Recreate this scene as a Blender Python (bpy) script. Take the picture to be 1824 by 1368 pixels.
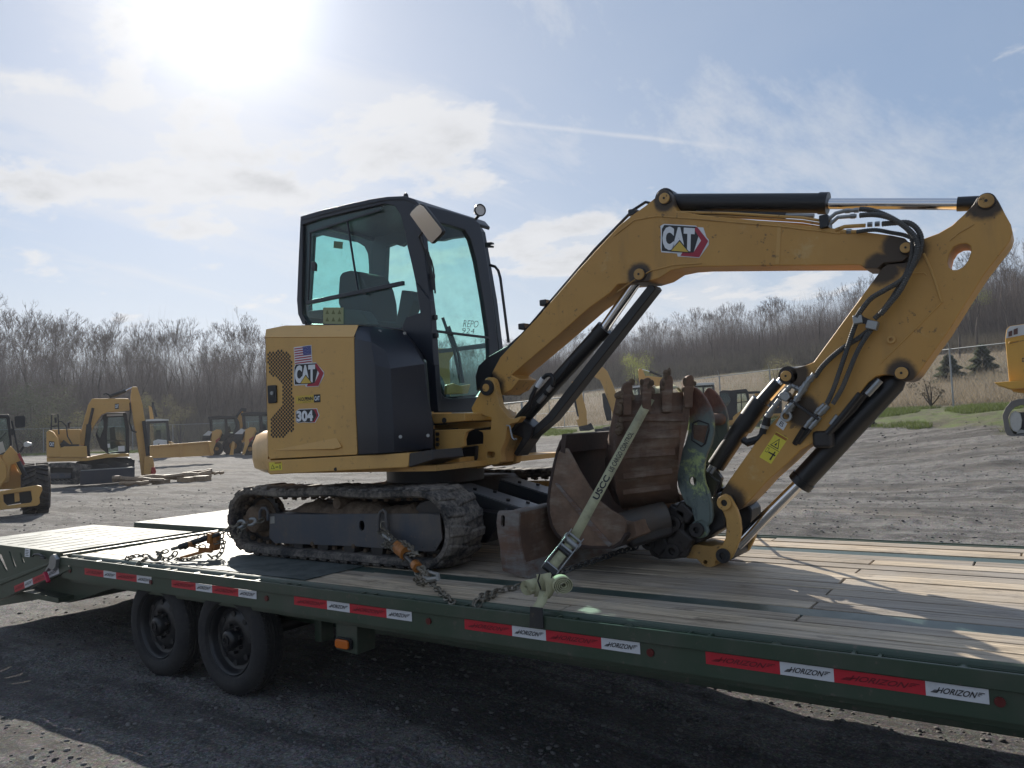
import bpy, bmesh, math, random
import numpy as np
from mathutils import Vector, Matrix, noise
from mathutils.geometry import delaunay_2d_cdt
random.seed(7)
SC = bpy.context.scene
COL = SC.collection
for o in list(bpy.data.objects):
    bpy.data.objects.remove(o)

# ------------------------------------------------------------------ camera
FPX, WPX, HPX = 1385.4, 1824.0, 1368.0
YAW, PIT, ROL = math.radians(34.71), math.radians(2.992), math.radians(-2.5605)
D = 0.75                                   # height of the trailer deck
CAM = Vector((0.0, -2.906, D + 0.848))
_f = Vector((-math.sin(YAW), math.cos(YAW), 0)); _r = Vector((math.cos(YAW), math.sin(YAW), 0)); _u = Vector((0, 0, 1))
FW = _f * math.cos(PIT) + _u * math.sin(PIT)
_u2 = _u * math.cos(PIT) - _f * math.sin(PIT)
RT = _r * math.cos(ROL) + _u2 * math.sin(ROL)
UP = _u2 * math.cos(ROL) - _r * math.sin(ROL)
cd = bpy.data.cameras.new('camera'); cam = bpy.data.objects.new('camera', cd); COL.objects.link(cam)
cd.sensor_width = 36; cd.lens = FPX * 36 / WPX; cd.clip_end = 3000; cd.clip_start = 0.05
m = Matrix((RT, UP, -FW)).transposed().to_4x4(); m.translation = CAM
cam.matrix_world = m
SC.camera = cam

# ------------------------------------------------------------------ daylight
SUN_AZ, SUN_EL = math.radians(-54.3), math.radians(29.8)
w = bpy.data.worlds.new('World'); SC.world = w; w.use_nodes = True
nt = w.node_tree; nt.nodes.clear(); L = nt.links
def N(t, **k):
    n = nt.nodes.new(t)
    for a, b in k.items():
        setattr(n, a, b)
    return n
def mth(op, a, b=None, clamp=False):
    n = N('ShaderNodeMath', operation=op, use_clamp=clamp)
    for i, v in enumerate((a, b)):
        if v is None: continue
        if isinstance(v, (int, float)): n.inputs[i].default_value = v
        else: L.new(v, n.inputs[i])
    return n.outputs[0]
def ramp(v, a, b):
    n = N('ShaderNodeMapRange', interpolation_type='SMOOTHSTEP')
    L.new(v, n.inputs[0]); n.inputs[1].default_value = a; n.inputs[2].default_value = b
    return n.outputs[0]
def mixc(f, a, b, bt='MIX'):
    n = N('ShaderNodeMix', data_type='RGBA', blend_type=bt)
    for i, v in ((0, f), (6, a), (7, b)):
        if isinstance(v, (int, float)): n.inputs[i].default_value = v
        elif isinstance(v, tuple): n.inputs[i].default_value = (*v, 1)
        else: L.new(v, n.inputs[i])
    return n.outputs[2]
sky = N('ShaderNodeTexSky', sky_type='NISHITA', sun_disc=False, sun_elevation=SUN_EL, sun_rotation=SUN_AZ,
        air_density=1.0, dust_density=0.6, ozone_density=1.4)
tc = N('ShaderNodeTexCoord')
sep = N('ShaderNodeSeparateXYZ'); L.new(tc.outputs['Generated'], sep.inputs[0])
zz = mth('ADD', mth('MAXIMUM', sep.outputs[2], 0.0), 0.16)
cmb = N('ShaderNodeCombineXYZ')
L.new(mth('DIVIDE', sep.outputs[0], zz), cmb.inputs[0]); L.new(mth('DIVIDE', sep.outputs[1], zz), cmb.inputs[1])
def fbm(scale, det, rough, vec, off=(0, 0, 0), sc=(1, 1, 1), rot=0, dist=0.0):
    mp = N('ShaderNodeMapping'); L.new(vec, mp.inputs[0]); mp.inputs[1].default_value = off
    mp.inputs[2].default_value = (0, 0, rot); mp.inputs[3].default_value = sc
    n = N('ShaderNodeTexNoise'); L.new(mp.outputs[0], n.inputs[0])
    n.inputs['Scale'].default_value = scale; n.inputs['Detail'].default_value = det
    n.inputs['Roughness'].default_value = rough; n.inputs['Distortion'].default_value = dist
    return n.outputs[0]
n1 = fbm(2.6, 11, 0.62, cmb.outputs[0], (3.1, 1.7, 0), (1, 1.15, 1), 0.3, 0.15)
n2 = fbm(0.55, 4, 0.5, cmb.outputs[0], (7.3, 2.2, 0))
n3 = fbm(1.5, 9, 0.68, cmb.outputs[0], (1.3, 9.2, 0), (1, .38, 1), 0.9, 0.5)     # thin streaks
def raydir(x, y):
    return (FW + RT * ((x - WPX / 2) / FPX) + UP * ((HPX / 2 - y) / FPX)).normalized()
dirn = N('ShaderNodeVectorMath', operation='NORMALIZE'); L.new(tc.outputs['Generated'], dirn.inputs[0])
def bump(x, y, wx, wy, amp, tilt=0.0):
    """one cloud bank round a direction of the sky: half-widths in degrees"""
    d = raydir(x, y)
    e = d.cross(Vector((0, 0, 1))).normalized(); n = e.cross(d).normalized()
    e, n = e * math.cos(tilt) + n * math.sin(tilt), n * math.cos(tilt) - e * math.sin(tilt)
    s = []
    for v, wd in ((e, wx), (n, wy)):
        dt = N('ShaderNodeVectorMath', operation='DOT_PRODUCT'); L.new(dirn.outputs[0], dt.inputs[0]); dt.inputs[1].default_value = v
        q = mth('DIVIDE', dt.outputs['Value'], math.sin(math.radians(wd))); s.append(mth('MULTIPLY', q, q))
    g = mth('EXPONENT', mth('MULTIPLY', mth('ADD', s[0], s[1]), -1.0))
    return mth('MULTIPLY', g, amp)
cov = None
for a in [(440, 275, 5, 2.0, .24, 0.1), (300, 325, 6, 1.1, .22, -0.05), (110, 215, 6, 2.6, .17, -0.1), (330, 182, 5, 1.0, .17, .1),
          (790, 215, 6, 3.2, .24, -0.3), (700, 180, 4, 1.2, .14, .1), (650, 290, 5, 2, .12, 0), (330, 400, 4, 1.3, .2, 0), (1050, 395, 3.5, 1.1, .27, 0.1), (1000, 450, 9, 1.6, .14, 0), (500, 340, 4, 1.2, .16, 0),
          (350, 450, 14, 2.4, .10, 0), (120, 340, 5, 1.0, .15, .1), (210, 60, 9, 3, .13, -.3), (960, 480, 12, 2.4, .12, 0), (1350, 320, 6, .9, .12, .1),
          (1400, 470, 11, 2.5, .12, .1), (60, 150, 3, .8, .16, 0), (40, 330, 5, 2, .1, 0), (1600, 300, 7, 3, .06, .5), (880, 330, 5, 1.2, .12, .2),
          (1500, 120, 14, 7, -.12, 0), (1000, 100, 9, 5, -.05, 0)]:
    b = bump(*a); cov = b if cov is None else mth('ADD', cov, b)
dens = mth('ADD', mth('ADD', mth('MULTIPLY', mth('ADD', mth('MULTIPLY', mth('SUBTRACT', n1, .5), 1.5), .5), .75), mth('MULTIPLY', n2, .25)), cov)
c1 = ramp(dens, .57, .74)
c2 = mth('MULTIPLY', ramp(mth('ADD', n3, mth('MULTIPLY', cov, .5)), .42, .68), .62)
cl = mth('MAXIMUM', c1, c2)
veil = mth('ADD', mth('MULTIPLY', ramp(n2, .3, .75), .26), .05)
cl = mth('MAXIMUM', cl, veil)
# vapour trail: a thin great circle
ta, tb = raydir(560, 178), raydir(1330, 266)
tn = ta.cross(tb).normalized(); tm = (ta + tb).normalized()
def dot(v):
    n = N('ShaderNodeVectorMath', operation='DOT_PRODUCT'); L.new(dirn.outputs[0], n.inputs[0]); n.inputs[1].default_value = v
    return n.outputs['Value']
wob = mth('MULTIPLY', mth('SUBTRACT', fbm(9, 3, .5, dirn.outputs[0]), .5), .004)
q = mth('DIVIDE', mth('ADD', dot(tn), wob), .0026)
tr = mth('EXPONENT', mth('MULTIPLY', mth('MULTIPLY', q, q), -1.0))
tr = mth('MULTIPLY', tr, mth('MULTIPLY', ramp(dot(tm), math.cos(.28), math.cos(.1)), mth('MULTIPLY', fbm(14, 3, .6, dirn.outputs[0]), .62)))
cl = mth('ADD', cl, tr, True)
sund = Vector((math.sin(SUN_AZ) * math.cos(SUN_EL), math.cos(SUN_AZ) * math.cos(SUN_EL), math.sin(SUN_EL)))
sd = mth('MAXIMUM', dot(sund), 0.0)
halo = mth('ADD', mth('MULTIPLY', mth('POWER', sd, 14), .30), mth('ADD', mth('MULTIPLY', mth('POWER', sd, 70), .22), mth('MULTIPLY', mth('POWER', sd, 300), 4)))
# cloud light: white, brighter towards the sun, darker where the cloud is thick
thick = mth('MULTIPLY', ramp(fbm(2.6, 6, .6, cmb.outputs[0], (5, 4, 0)), .42, .75), mth('MULTIPLY', ramp(dens, .66, .90), .38))
cb = mth('MULTIPLY', mth('ADD', 5.0, mth('MULTIPLY', halo, 1.9)), mth('SUBTRACT', 1.0, thick))
cc = N('ShaderNodeCombineXYZ'); L.new(cb, cc.inputs[0]); L.new(mth('MULTIPLY', cb, 1.0), cc.inputs[1]); L.new(mth('MULTIPLY', cb, 1.01), cc.inputs[2])
hz = mth('SUBTRACT', 1.0, ramp(sep.outputs[2], -.02, .32))
skyc = N('ShaderNodeHueSaturation'); L.new(sky.outputs[0], skyc.inputs['Color']); skyc.inputs['Saturation'].default_value = .92; skyc.inputs['Value'].default_value = 1.0
base = mixc(.74, skyc.outputs[0], (1.10, 1.80, 3.0))
base = mixc(mth('MULTIPLY', hz, .66), base, (3.7, 4.15, 4.65))
hal = N('ShaderNodeCombineXYZ')
for i in range(3): L.new(mth('MULTIPLY', halo, 1.3), hal.inputs[i])
base = mixc(1.0, base, hal.outputs[0], 'ADD')
fin = mixc(mth('MULTIPLY', cl, .88), base, cc.outputs[0])
bg = N('ShaderNodeBackground'); L.new(fin, bg.inputs[0]); bg.inputs[1].default_value = 0.10
ow = N('ShaderNodeOutputWorld'); L.new(bg.outputs[0], ow.inputs[0])
sl = bpy.data.lights.new('sun', 'SUN'); sl.energy = 5.0; sl.angle = math.radians(.55); sl.color = (1, .93, .82)
so = bpy.data.objects.new('sun', sl); COL.objects.link(so); so.rotation_euler = (-sund).to_track_quat('-Z', 'Y').to_euler(); so.location = (0, 0, 20)
VS = SC.view_settings
SC.display_settings.display_device = 'sRGB'
VS.view_transform = 'Standard'; VS.look = 'None'; VS.exposure = 0.58; VS.gamma = 1; VS.use_curve_mapping = False
SC.render.engine = 'CYCLES'; SC.cycles.max_bounces = 7; SC.cycles.transparent_max_bounces = 10
try: SC.cycles.use_fast_gi = False
except Exception: pass

# ------------------------------------------------------------------ geometry helpers
CROP = {0: (0, 0, 1), 'c1': (400, 320, 3.2571), 'c2': (400, 700, 3.2571), 'c3': (820, 600, 3.2571), 'c4': (1100, 320, 2.5193), 'c5': (0, 620, 3.8),
        'c6': (0, 900, 3.2571), 'c7': (780, 900, 3.2571), 'c8': (1264, 900, 3.2571), 'd1': (0, 640, 4.558), 'd2': (230, 660, 6.84),
        'd3': (900, 600, 5.262), 'd4': (1224, 640, 4.851), 'd5': (1560, 440, 3.598), 'd6': (200, 880, 5.7), 'd7': (640, 900, 6.842),
        'd8': (840, 940, 5.7), 'e1': (0, 880, 6.514), 'e2': (440, 560, 4.561), 'e3': (740, 680, 6.218), 'e4': (500, 1040, 6.838),
        'e5': (1080, 820, 5.7), 'e6': (0, 540, 3.648), 'e7': (850, 520, 3.3164), 'f3': (1340, 340, 3.769)}
def ray(k, x, y):
    a, b, s = CROP[k]; x = a + x / s; y = b + y / s
    return FW + RT * ((x - WPX / 2) / FPX) + UP * ((HPX / 2 - y) / FPX)
def onp(k, x, y, P, n):                    # survey point on a vertical or slanted plane
    d = ray(k, x, y); P = Vector(P); n = Vector(n)
    return CAM + d * ((P - CAM).dot(n) / d.dot(n))
def at(k, x, y, Y): return onp(k, x, y, (0, Y, 0), (0, 1, 0))
def gz(k, x, y, z=D): return onp(k, x, y, (0, 0, z), (0, 0, 1))
def pts(k, ps, Y): return [at(k, x, y, Y) for x, y in ps]

ORI = {}
class MB:
    weld = False
    def __init__(s): s.v = []; s.f = []
    def add(s, vs, fs):
        b = len(s.v); s.v += [Vector(v) for v in vs]; s.f += [tuple(b + i for i in f) for f in fs]; return s
    def box(s, c, sz, R=None):
        c = Vector(c); h = Vector(sz) / 2; vs = []
        for x in (-1, 1):
            for y in (-1, 1):
                for z in (-1, 1):
                    p = Vector((x * h.x, y * h.y, z * h.z)); vs.append(c + (R @ p if R else p))
        return s.add(vs, [(0, 1, 3, 2), (4, 6, 7, 5), (0, 4, 5, 1), (2, 3, 7, 6), (0, 2, 6, 4), (1, 5, 7, 3)])
    def bb(s, a, b):
        return s.box([(a[i] + b[i]) / 2 for i in range(3)], [abs(b[i] - a[i]) for i in range(3)])
    def beam(s, a, b, wd, ht, up=(0, 0, 1)):
        a = Vector(a); b = Vector(b); x = (b - a); l = x.length; x.normalize(); y = Vector(up).cross(x)
        if y.length < 1e-4: y = Vector((0, 1, 0))
        y.normalize(); z = x.cross(y)
        R = Matrix((x, y, z)).transposed()
        return s.box((a + b) / 2, (l, wd, ht), R)
    def prism(s, P, ext, holes=()):
        """outline P (3D points in a plane), pushed along ext"""
        ext = Vector(ext); loops = [[Vector(p) for p in P]] + [[Vector(p) for p in h] for h in holes]
        fl = [p for l in loops for p in l]; n = len(fl); c0 = fl[0]
        nrm = Vector((0, 0, 0)); L0 = loops[0]
        for i in range(len(L0)): nrm += (L0[i] - c0).cross(L0[(i + 1) % len(L0)] - c0)
        nrm.normalize(); u = nrm.orthogonal().normalized(); w2 = nrm.cross(u)
        flat = [Vector(((p - c0).dot(u), (p - c0).dot(w2))) for p in fl]; ed = []; o = 0
        for l in loops:
            m = len(l); ed += [(o + i, o + (i + 1) % m) for i in range(m)]; o += m
        r = delaunay_2d_cdt(flat, ed, [], 1, 1e-6); v2, tri = r[0], r[2]
        hs = []; o = len(loops[0])
        for l in loops[1:]: hs.append(flat[o:o + len(l)]); o += len(l)
        def ins(c, P):
            f_ = False; j = len(P) - 1
            for i in range(len(P)):
                if (P[i].y > c.y) != (P[j].y > c.y) and c.x < (P[j].x - P[i].x) * (c.y - P[i].y) / (P[j].y - P[i].y) + P[i].x: f_ = not f_
                j = i
            return f_
        cap = [c0 + u * p.x + w2 * p.y + nrm * (fl[min(range(len(fl)), key=lambda q: (flat[q] - p).length_squared)] - c0).dot(nrm) for p in v2]; k = len(cap); fs = []; vs = fl + [p + ext for p in fl] + cap + [p + ext for p in cap]
        for t in tri:
            for q in range(1, len(t) - 1):
                a, b, c = t[0], t[q], t[q + 1]; cen = (v2[a] + v2[b] + v2[c]) / 3
                if any(ins(cen, h) for h in hs): continue
                fs.append((2 * n + a, 2 * n + b, 2 * n + c)); fs.append((2 * n + k + c, 2 * n + k + b, 2 * n + k + a))
        o = 0; s.weld = True
        for l in loops:
            m = len(l)
            for i in range(m):
                j = (i + 1) % m; fs.append((o + i, o + j, n + o + j, n + o + i))
            o += m
        return s.add(vs, fs)
    def tube(s, path, r, n=8, cap=True, r2=None):
        path = [Vector(p) for p in path]; m = len(path); rings = []
        t = (path[1] - path[0]).normalized()
        a = Vector((0, 0, 1)) if abs(t.z) < .9 else Vector((0, 1, 0))
        u = t.cross(a).normalized()
        vs = []
        for i, p in enumerate(path):
            if i == 0: t = path[1] - path[0]
            elif i == m - 1: t = path[-1] - path[-2]
            else: t = path[i + 1] - path[i - 1]
            t.normalize(); u = (u - t * u.dot(t))
            if u.length < 1e-5: u = t.orthogonal()
            u.normalize(); v = t.cross(u)
            rr = r[i] if isinstance(r, (list, tuple)) else r
            for k in range(n):
                an = 2 * math.pi * k / n; vs.append(p + (u * math.cos(an) + v * math.sin(an)) * rr)
        fs = []
        for i in range(m - 1):
            for k in range(n):
                k2 = (k + 1) % n; fs.append((i * n + k, i * n + k2, (i + 1) * n + k2, (i + 1) * n + k))
        if cap:
            fs.append(tuple(reversed(range(n)))); fs.append(tuple((m - 1) * n + k for k in range(n)))
        return s.add(vs, fs)
    def cyl(s, a, b, r, n=20, r2=None): return s.tube([a, b], [r, r if r2 is None else r2], n)
    def ring(s, a, b, ro, ri, n=24):
        a = Vector(a); b = Vector(b); t = (b - a).normalized(); u = t.orthogonal().normalized(); v = t.cross(u); vs = []
        for p in (a, b):
            for r in (ro, ri):
                for k in range(n):
                    an = 2 * math.pi * k / n; vs.append(p + (u * math.cos(an) + v * math.sin(an)) * r)
        fs = []
        for k in range(n):
            j = (k + 1) % n
            fs += [(k, j, n + j, n + k), (2 * n + j, 2 * n + k, 3 * n + k, 3 * n + j), (j, k, 2 * n + k, 2 * n + j), (n + k, n + j, 3 * n + j, 3 * n + k)]
        return s.add(vs, fs)
    def lathe(s, prof, c, axis, n=32, a0=0, a1=2 * math.pi):
        """prof: (distance along axis, radius)"""
        c = Vector(c); t = Vector(axis).normalized(); u = t.orthogonal().normalized(); v = t.cross(u); vs = []; m = len(prof)
        full = abs(a1 - a0 - 2 * math.pi) < 1e-6; q = n if full else n + 1
        for k in range(q):
            an = a0 + (a1 - a0) * k / n
            for d_, r in prof: vs.append(c + t * d_ + (u * math.cos(an) + v * math.sin(an)) * r)
        fs = []
        for k in range(n):
            j = (k + 1) % q
            for i in range(m - 1): fs.append((k * m + i, k * m + i + 1, j * m + i + 1, j * m + i))
        return s.add(vs, fs)
    def grid(s, rows):
        h = len(rows); w_ = len(rows[0]); return s.add([p for r in rows for p in r], [(i * w_ + j, i * w_ + j + 1, (i + 1) * w_ + j + 1, (i + 1) * w_ + j) for i in range(h - 1) for j in range(w_ - 1)])
    def mesh(s, name, mat, smooth=None, o=Vector((0, 0, 0))):
        me = bpy.data.meshes.new(name); me.from_pydata([tuple(v - o) for v in s.v], [], s.f)
        bm = bmesh.new(); bm.from_mesh(me)
        if s.weld: bmesh.ops.remove_doubles(bm, verts=bm.verts[:], dist=3e-5)
        bmesh.ops.recalc_face_normals(bm, faces=bm.faces[:]); bm.to_mesh(me); bm.free()
        me.materials.append(mat)
        if smooth:
            me.polygons.foreach_set('use_smooth', [True] * len(me.polygons))
            me.set_sharp_from_angle(angle=math.radians(smooth if smooth is not True else 38))
        return me
    def build(s, name, mat, parent=None, bevel=0, smooth=None, label=None, seg=2):
        o = ORI.get(root_of(parent).name, Vector((0, 0, 0))) if parent else Vector((0, 0, 0))
        if not parent and s.v:
            xs = [v.x for v in s.v]; ys = [v.y for v in s.v]; zs = [v.z for v in s.v]
            o = Vector(((min(xs) + max(xs)) / 2, (min(ys) + max(ys)) / 2, min(zs)))
        me = s.mesh(name, mat, smooth if smooth else (38 if bevel else None), o)
        ob = bpy.data.objects.new(name, me); COL.objects.link(ob)
        if parent: ob.parent = parent
        else: ob.location = o; ORI[ob.name] = o
        if bevel:
            md = ob.modifiers.new('bevel', 'BEVEL'); md.width = bevel; md.segments = seg; md.limit_method = 'ANGLE'; md.angle_limit = math.radians(32); md.harden_normals = True
        if label: ob['label'] = label
        return ob
def root_of(o):
    while o.parent: o = o.parent
    return o
def thing(name, label, cat, loc, group=None):
    o = bpy.data.objects.new(name, None); COL.objects.link(o); o.location = loc; o.empty_display_size = .2
    ORI[o.name] = Vector(loc); o['label'] = label; o['category'] = cat
    if group: o['group'] = group
    return o
def tag(o, label, cat, group=None):
    o['label'] = label; o['category'] = cat
    if group: o['group'] = group
    return o
def kind(o, k): o['kind'] = k; return o

# ------------------------------------------------------------------ materials
def mat_new(name):
    mt = bpy.data.materials.new(name); mt.use_nodes = True; t = mt.node_tree
    b = t.nodes['Principled BSDF']; return mt, t, b
class S:
    """tiny shader builder"""
    def __init__(s, name):
        s.mat, s.t, s.b = mat_new(name); s.tc = s.t.nodes.new('ShaderNodeTexCoord')
    def noise(s, scale, det=5, rough=.6, sc=(1, 1, 1), coord='Object', dist=0, off=(0, 0, 0)):
        mp = s.t.nodes.new('ShaderNodeMapping'); s.t.links.new(s.tc.outputs[coord], mp.inputs[0]); mp.inputs[3].default_value = sc; mp.inputs[1].default_value = off
        n = s.t.nodes.new('ShaderNodeTexNoise'); s.t.links.new(mp.outputs[0], n.inputs[0]); n.inputs['Scale'].default_value = scale
        n.inputs['Detail'].default_value = det; n.inputs['Roughness'].default_value = rough; n.inputs['Distortion'].default_value = dist
        return n.outputs[0]
    def vor(s, scale, sc=(1, 1, 1), feat='F1', out='Distance'):
        mp = s.t.nodes.new('ShaderNodeMapping'); s.t.links.new(s.tc.outputs['Object'], mp.inputs[0]); mp.inputs[3].default_value = sc
        n = s.t.nodes.new('ShaderNodeTexVoronoi'); n.feature = feat; s.t.links.new(mp.outputs[0], n.inputs[0]); n.inputs['Scale'].default_value = scale
        return n.outputs[out]
    def ramp(s, v, a, b, lo=0, hi=1):
        n = s.t.nodes.new('ShaderNodeMapRange'); n.interpolation_type = 'SMOOTHSTEP'; s.t.links.new(v, n.inputs[0])
        for i, q in enumerate((a, b, lo, hi)): n.inputs[i + 1].default_value = q
        return n.outputs[0]
    def m(s, op, a, b=0.0):
        n = s.t.nodes.new('ShaderNodeMath'); n.operation = op
        for i, v in enumerate((a, b)):
            if isinstance(v, (int, float)): n.inputs[i].default_value = v
            else: s.t.links.new(v, n.inputs[i])
        return n.outputs[0]
    def mix(s, f, a, b, bt='MIX'):
        n = s.t.nodes.new('ShaderNodeMix'); n.data_type = 'RGBA'; n.blend_type = bt
        for i, v in ((0, f), (6, a), (7, b)):
            if isinstance(v, (int, float)): n.inputs[i].default_value = v
            elif isinstance(v, tuple): n.inputs[i].default_value = (*v, 1)
            else: s.t.links.new(v, n.inputs[i])
        return n.outputs[2]
    def set(s, nm, v):
        if isinstance(v, (int, float)): s.b.inputs[nm].default_value = v
        elif isinstance(v, tuple): s.b.inputs[nm].default_value = (*v, 1) if len(v) == 3 else v
        else: s.t.links.new(v, s.b.inputs[nm])
        return s
    def bump(s, h, st=.3, d=.01):
        n = s.t.nodes.new('ShaderNodeBump'); n.inputs['Strength'].default_value = st; n.inputs['Distance'].default_value = d
        s.t.links.new(h, n.inputs['Height']); s.t.links.new(n.outputs[0], s.b.inputs['Normal']); return s
    def rnd(s):
        n = s.t.nodes.new('ShaderNodeObjectInfo'); return n.outputs['Random']
def paint(name, col, rough=.45, dirt=(.16, .12, .08), amt=.35, metal=0.0, sc=1.0, scr=None, bump=.1, coat=0.0):
    s = S(name)
    big = s.noise(1.7 * sc, 6, .62); fine = s.noise(28 * sc, 5, .7); streak = s.noise(6 * sc, 4, .6, (1, 1, .18))
    f = s.ramp(s.m('ADD', s.m('MULTIPLY', big, .6), s.m('MULTIPLY', streak, .4)), .42, .74, 0, amt)
    f = s.m('MAXIMUM', f, s.ramp(s.m('ADD', fine, s.m('MULTIPLY', big, .35)), .74, .9, 0, min(1, amt * 1.6)))
    c = s.mix(f, col, dirt)
    if scr: c = s.mix(s.ramp(s.noise(9 * sc, 8, .75, (1, 1, .6), off=(4, 2, 1)), .66, .72), c, scr)
    s.set('Base Color', c).set('Metallic', metal); s.set('Roughness', s.m('ADD', rough, s.m('MULTIPLY', f, .45)))
    s.bump(fine, bump, .004)
    if coat: s.set('Coat Weight', coat)
    return s.mat
P_ = paint
def plain(name, col, rough=.5, metal=0.0, emis=None):
    s = S(name); s.set('Base Color', col).set('Roughness', rough).set('Metallic', metal); return s.mat
YEL = paint('yellow_paint', (.60, .335, .085), .38, (.17, .115, .06), .45, bump=.08)
YELH = paint('hood_yellow_paint', (.62, .36, .105), .36, (.30, .19, .085), .35, bump=.05)
YELD = paint('worn_yellow_paint', (.55, .315, .09), .45, (.075, .052, .034), .62, scr=(.06, .045, .035), bump=.15)
YBG = paint('machine_yellow', (.56, .32, .09), .45, (.22, .15, .08), .3, sc=.25)
DARK = paint('charcoal_panel', (.011, .015, .025), .36, (.05, .045, .04), .14, bump=.05)
BLACK = paint('black_metal', (.007, .008, .010), .33, (.03, .027, .024), .25, bump=.1)
GREASE = paint('greasy_steel', (.014, .014, .016), .40, (.065, .046, .032), .5, scr=(.10, .09, .085), bump=.35)
FRAMEB = paint('dark_track_frame', (.045, .054, .070), .5, (.17, .135, .10), .9, scr=(.12, .11, .10), bump=.3)
GREEN = paint('trailer_green_paint', (.036, .062, .040), .34, (.12, .105, .085), .55, scr=(.10, .065, .045), bump=.06)
CHROME = plain('chrome_rod', (.75, .75, .76), .13, 1.0)
STEEL = paint('zinc_steel', (.32, .33, .33), .36, (.10, .09, .07), .4, metal=.75, bump=.1)
CHAINM = paint('chain_steel', (.20, .185, .15), .38, (.09, .06, .035), .5, metal=.7, sc=6, bump=.1)
DCHAIN = paint('blackened_chain', (.06, .06, .058), .45, (.05, .035, .025), .5, metal=.6, sc=6)
ORANGE = paint('orange_ratchet_paint', (.36, .13, .022), .45, (.08, .045, .028), .75, sc=6, scr=(.12, .08, .06))
HOSE = plain('rubber_hose', (.010, .011, .013), .45)
HOSEG = paint('dusty_hose_wrap', (.05, .052, .052), .5, (.16, .14, .11), .5, sc=3)
STRAP = None
def rubber(name, dust, amt):
    s = S(name); a = s.noise(5, 6, .65); f = s.noise(40, 4, .7)
    k = s.ramp(s.m('ADD', s.m('MULTIPLY', a, .7), s.m('MULTIPLY', f, .3)), .38, .68, 0, amt)
    s.set('Base Color', s.mix(k, (.014, .014, .016), dust)).set('Roughness', .78).bump(f, .35, .006); return s.mat
RUB = rubber('dusty_track_rubber', (.27, .235, .195), .85)
TYRE = rubber('tyre_rubber', (.05, .046, .042), .45)
TYREB = rubber('machine_tyre_rubber', (.14, .11, .08), .5)
def soil(name, c1, c2, sc=8):
    s = S(name); a = s.noise(sc, 8, .7); s.set('Base Color', s.mix(s.ramp(a, .35, .65), c1, c2)).set('Roughness', .95).bump(s.noise(sc * 5, 6, .7), .7, .02); return s.mat
DIRT = soil('caked_dirt', (.085, .058, .038), (.17, .12, .08), 14)
def rust(name, base, bright, worn, wa):
    s = S(name); a = s.noise(3.2, 8, .68); b = s.noise(30, 6, .7); st = s.noise(4, 6, .65, (1, 1, .22)); sc = s.noise(12, 6, .7, (.35, .35, 1.6), off=(3, 3, 3))
    c = s.mix(s.ramp(a, .38, .66), base, bright)
    c = s.mix(s.ramp(b, .55, .8, 0, .5), c, (.035, .022, .016))
    k = s.ramp(s.m('ADD', s.m('MULTIPLY', st, .5), s.m('MULTIPLY', sc, .5)), .55 - wa * .12, .72 - wa * .1)
    c = s.mix(s.m('MULTIPLY', k, .75), c, worn)
    s.set('Base Color', c).set('Metallic', s.m('MULTIPLY', k, .35)).set('Roughness', s.m('SUBTRACT', .78, s.m('MULTIPLY', k, .25))).bump(b, .4, .006); return s.mat
RUSTB = rust('rusty_bucket_steel', (.085, .048, .031), (.165, .092, .056), (.25, .20, .155), .45)
RUSTC = rust('rusty_cheek_steel', (.13, .080, .052), (.24, .15, .10), (.30, .25, .20), .6)
RUSTG = rust('worn_blade_steel', (.12, .068, .045), (.18, .10, .065), (.24, .25, .245), 1.25)
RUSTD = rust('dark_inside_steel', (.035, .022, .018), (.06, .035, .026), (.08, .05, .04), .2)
def thumbm():
    s = S('faded_green_paint'); a = s.noise(4, 7, .7); b = s.noise(16, 7, .75, (1, 1, .4)); sep = s.t.nodes.new('ShaderNodeSeparateXYZ'); s.t.links.new(s.tc.outputs['Object'], sep.inputs[0])
    c = s.mix(s.ramp(a, .52, .60), (.13, .165, .15), (.36, .44, .18))
    c = s.mix(s.ramp(b, .5, .62, 0, .8), c, (.06, .08, .08))
    z = s.m('ADD', sep.outputs[2], s.m('MULTIPLY', s.m('SUBTRACT', a, .5), .5))
    c = s.mix(s.ramp(z, .80, .93), c, s.mix(s.ramp(b, .4, .6), (.10, .042, .026), (.17, .075, .045)))
    s.set('Base Color', c).set('Roughness', .62).bump(b, .3, .006); return s.mat
THUMB = thumbm()
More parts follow.
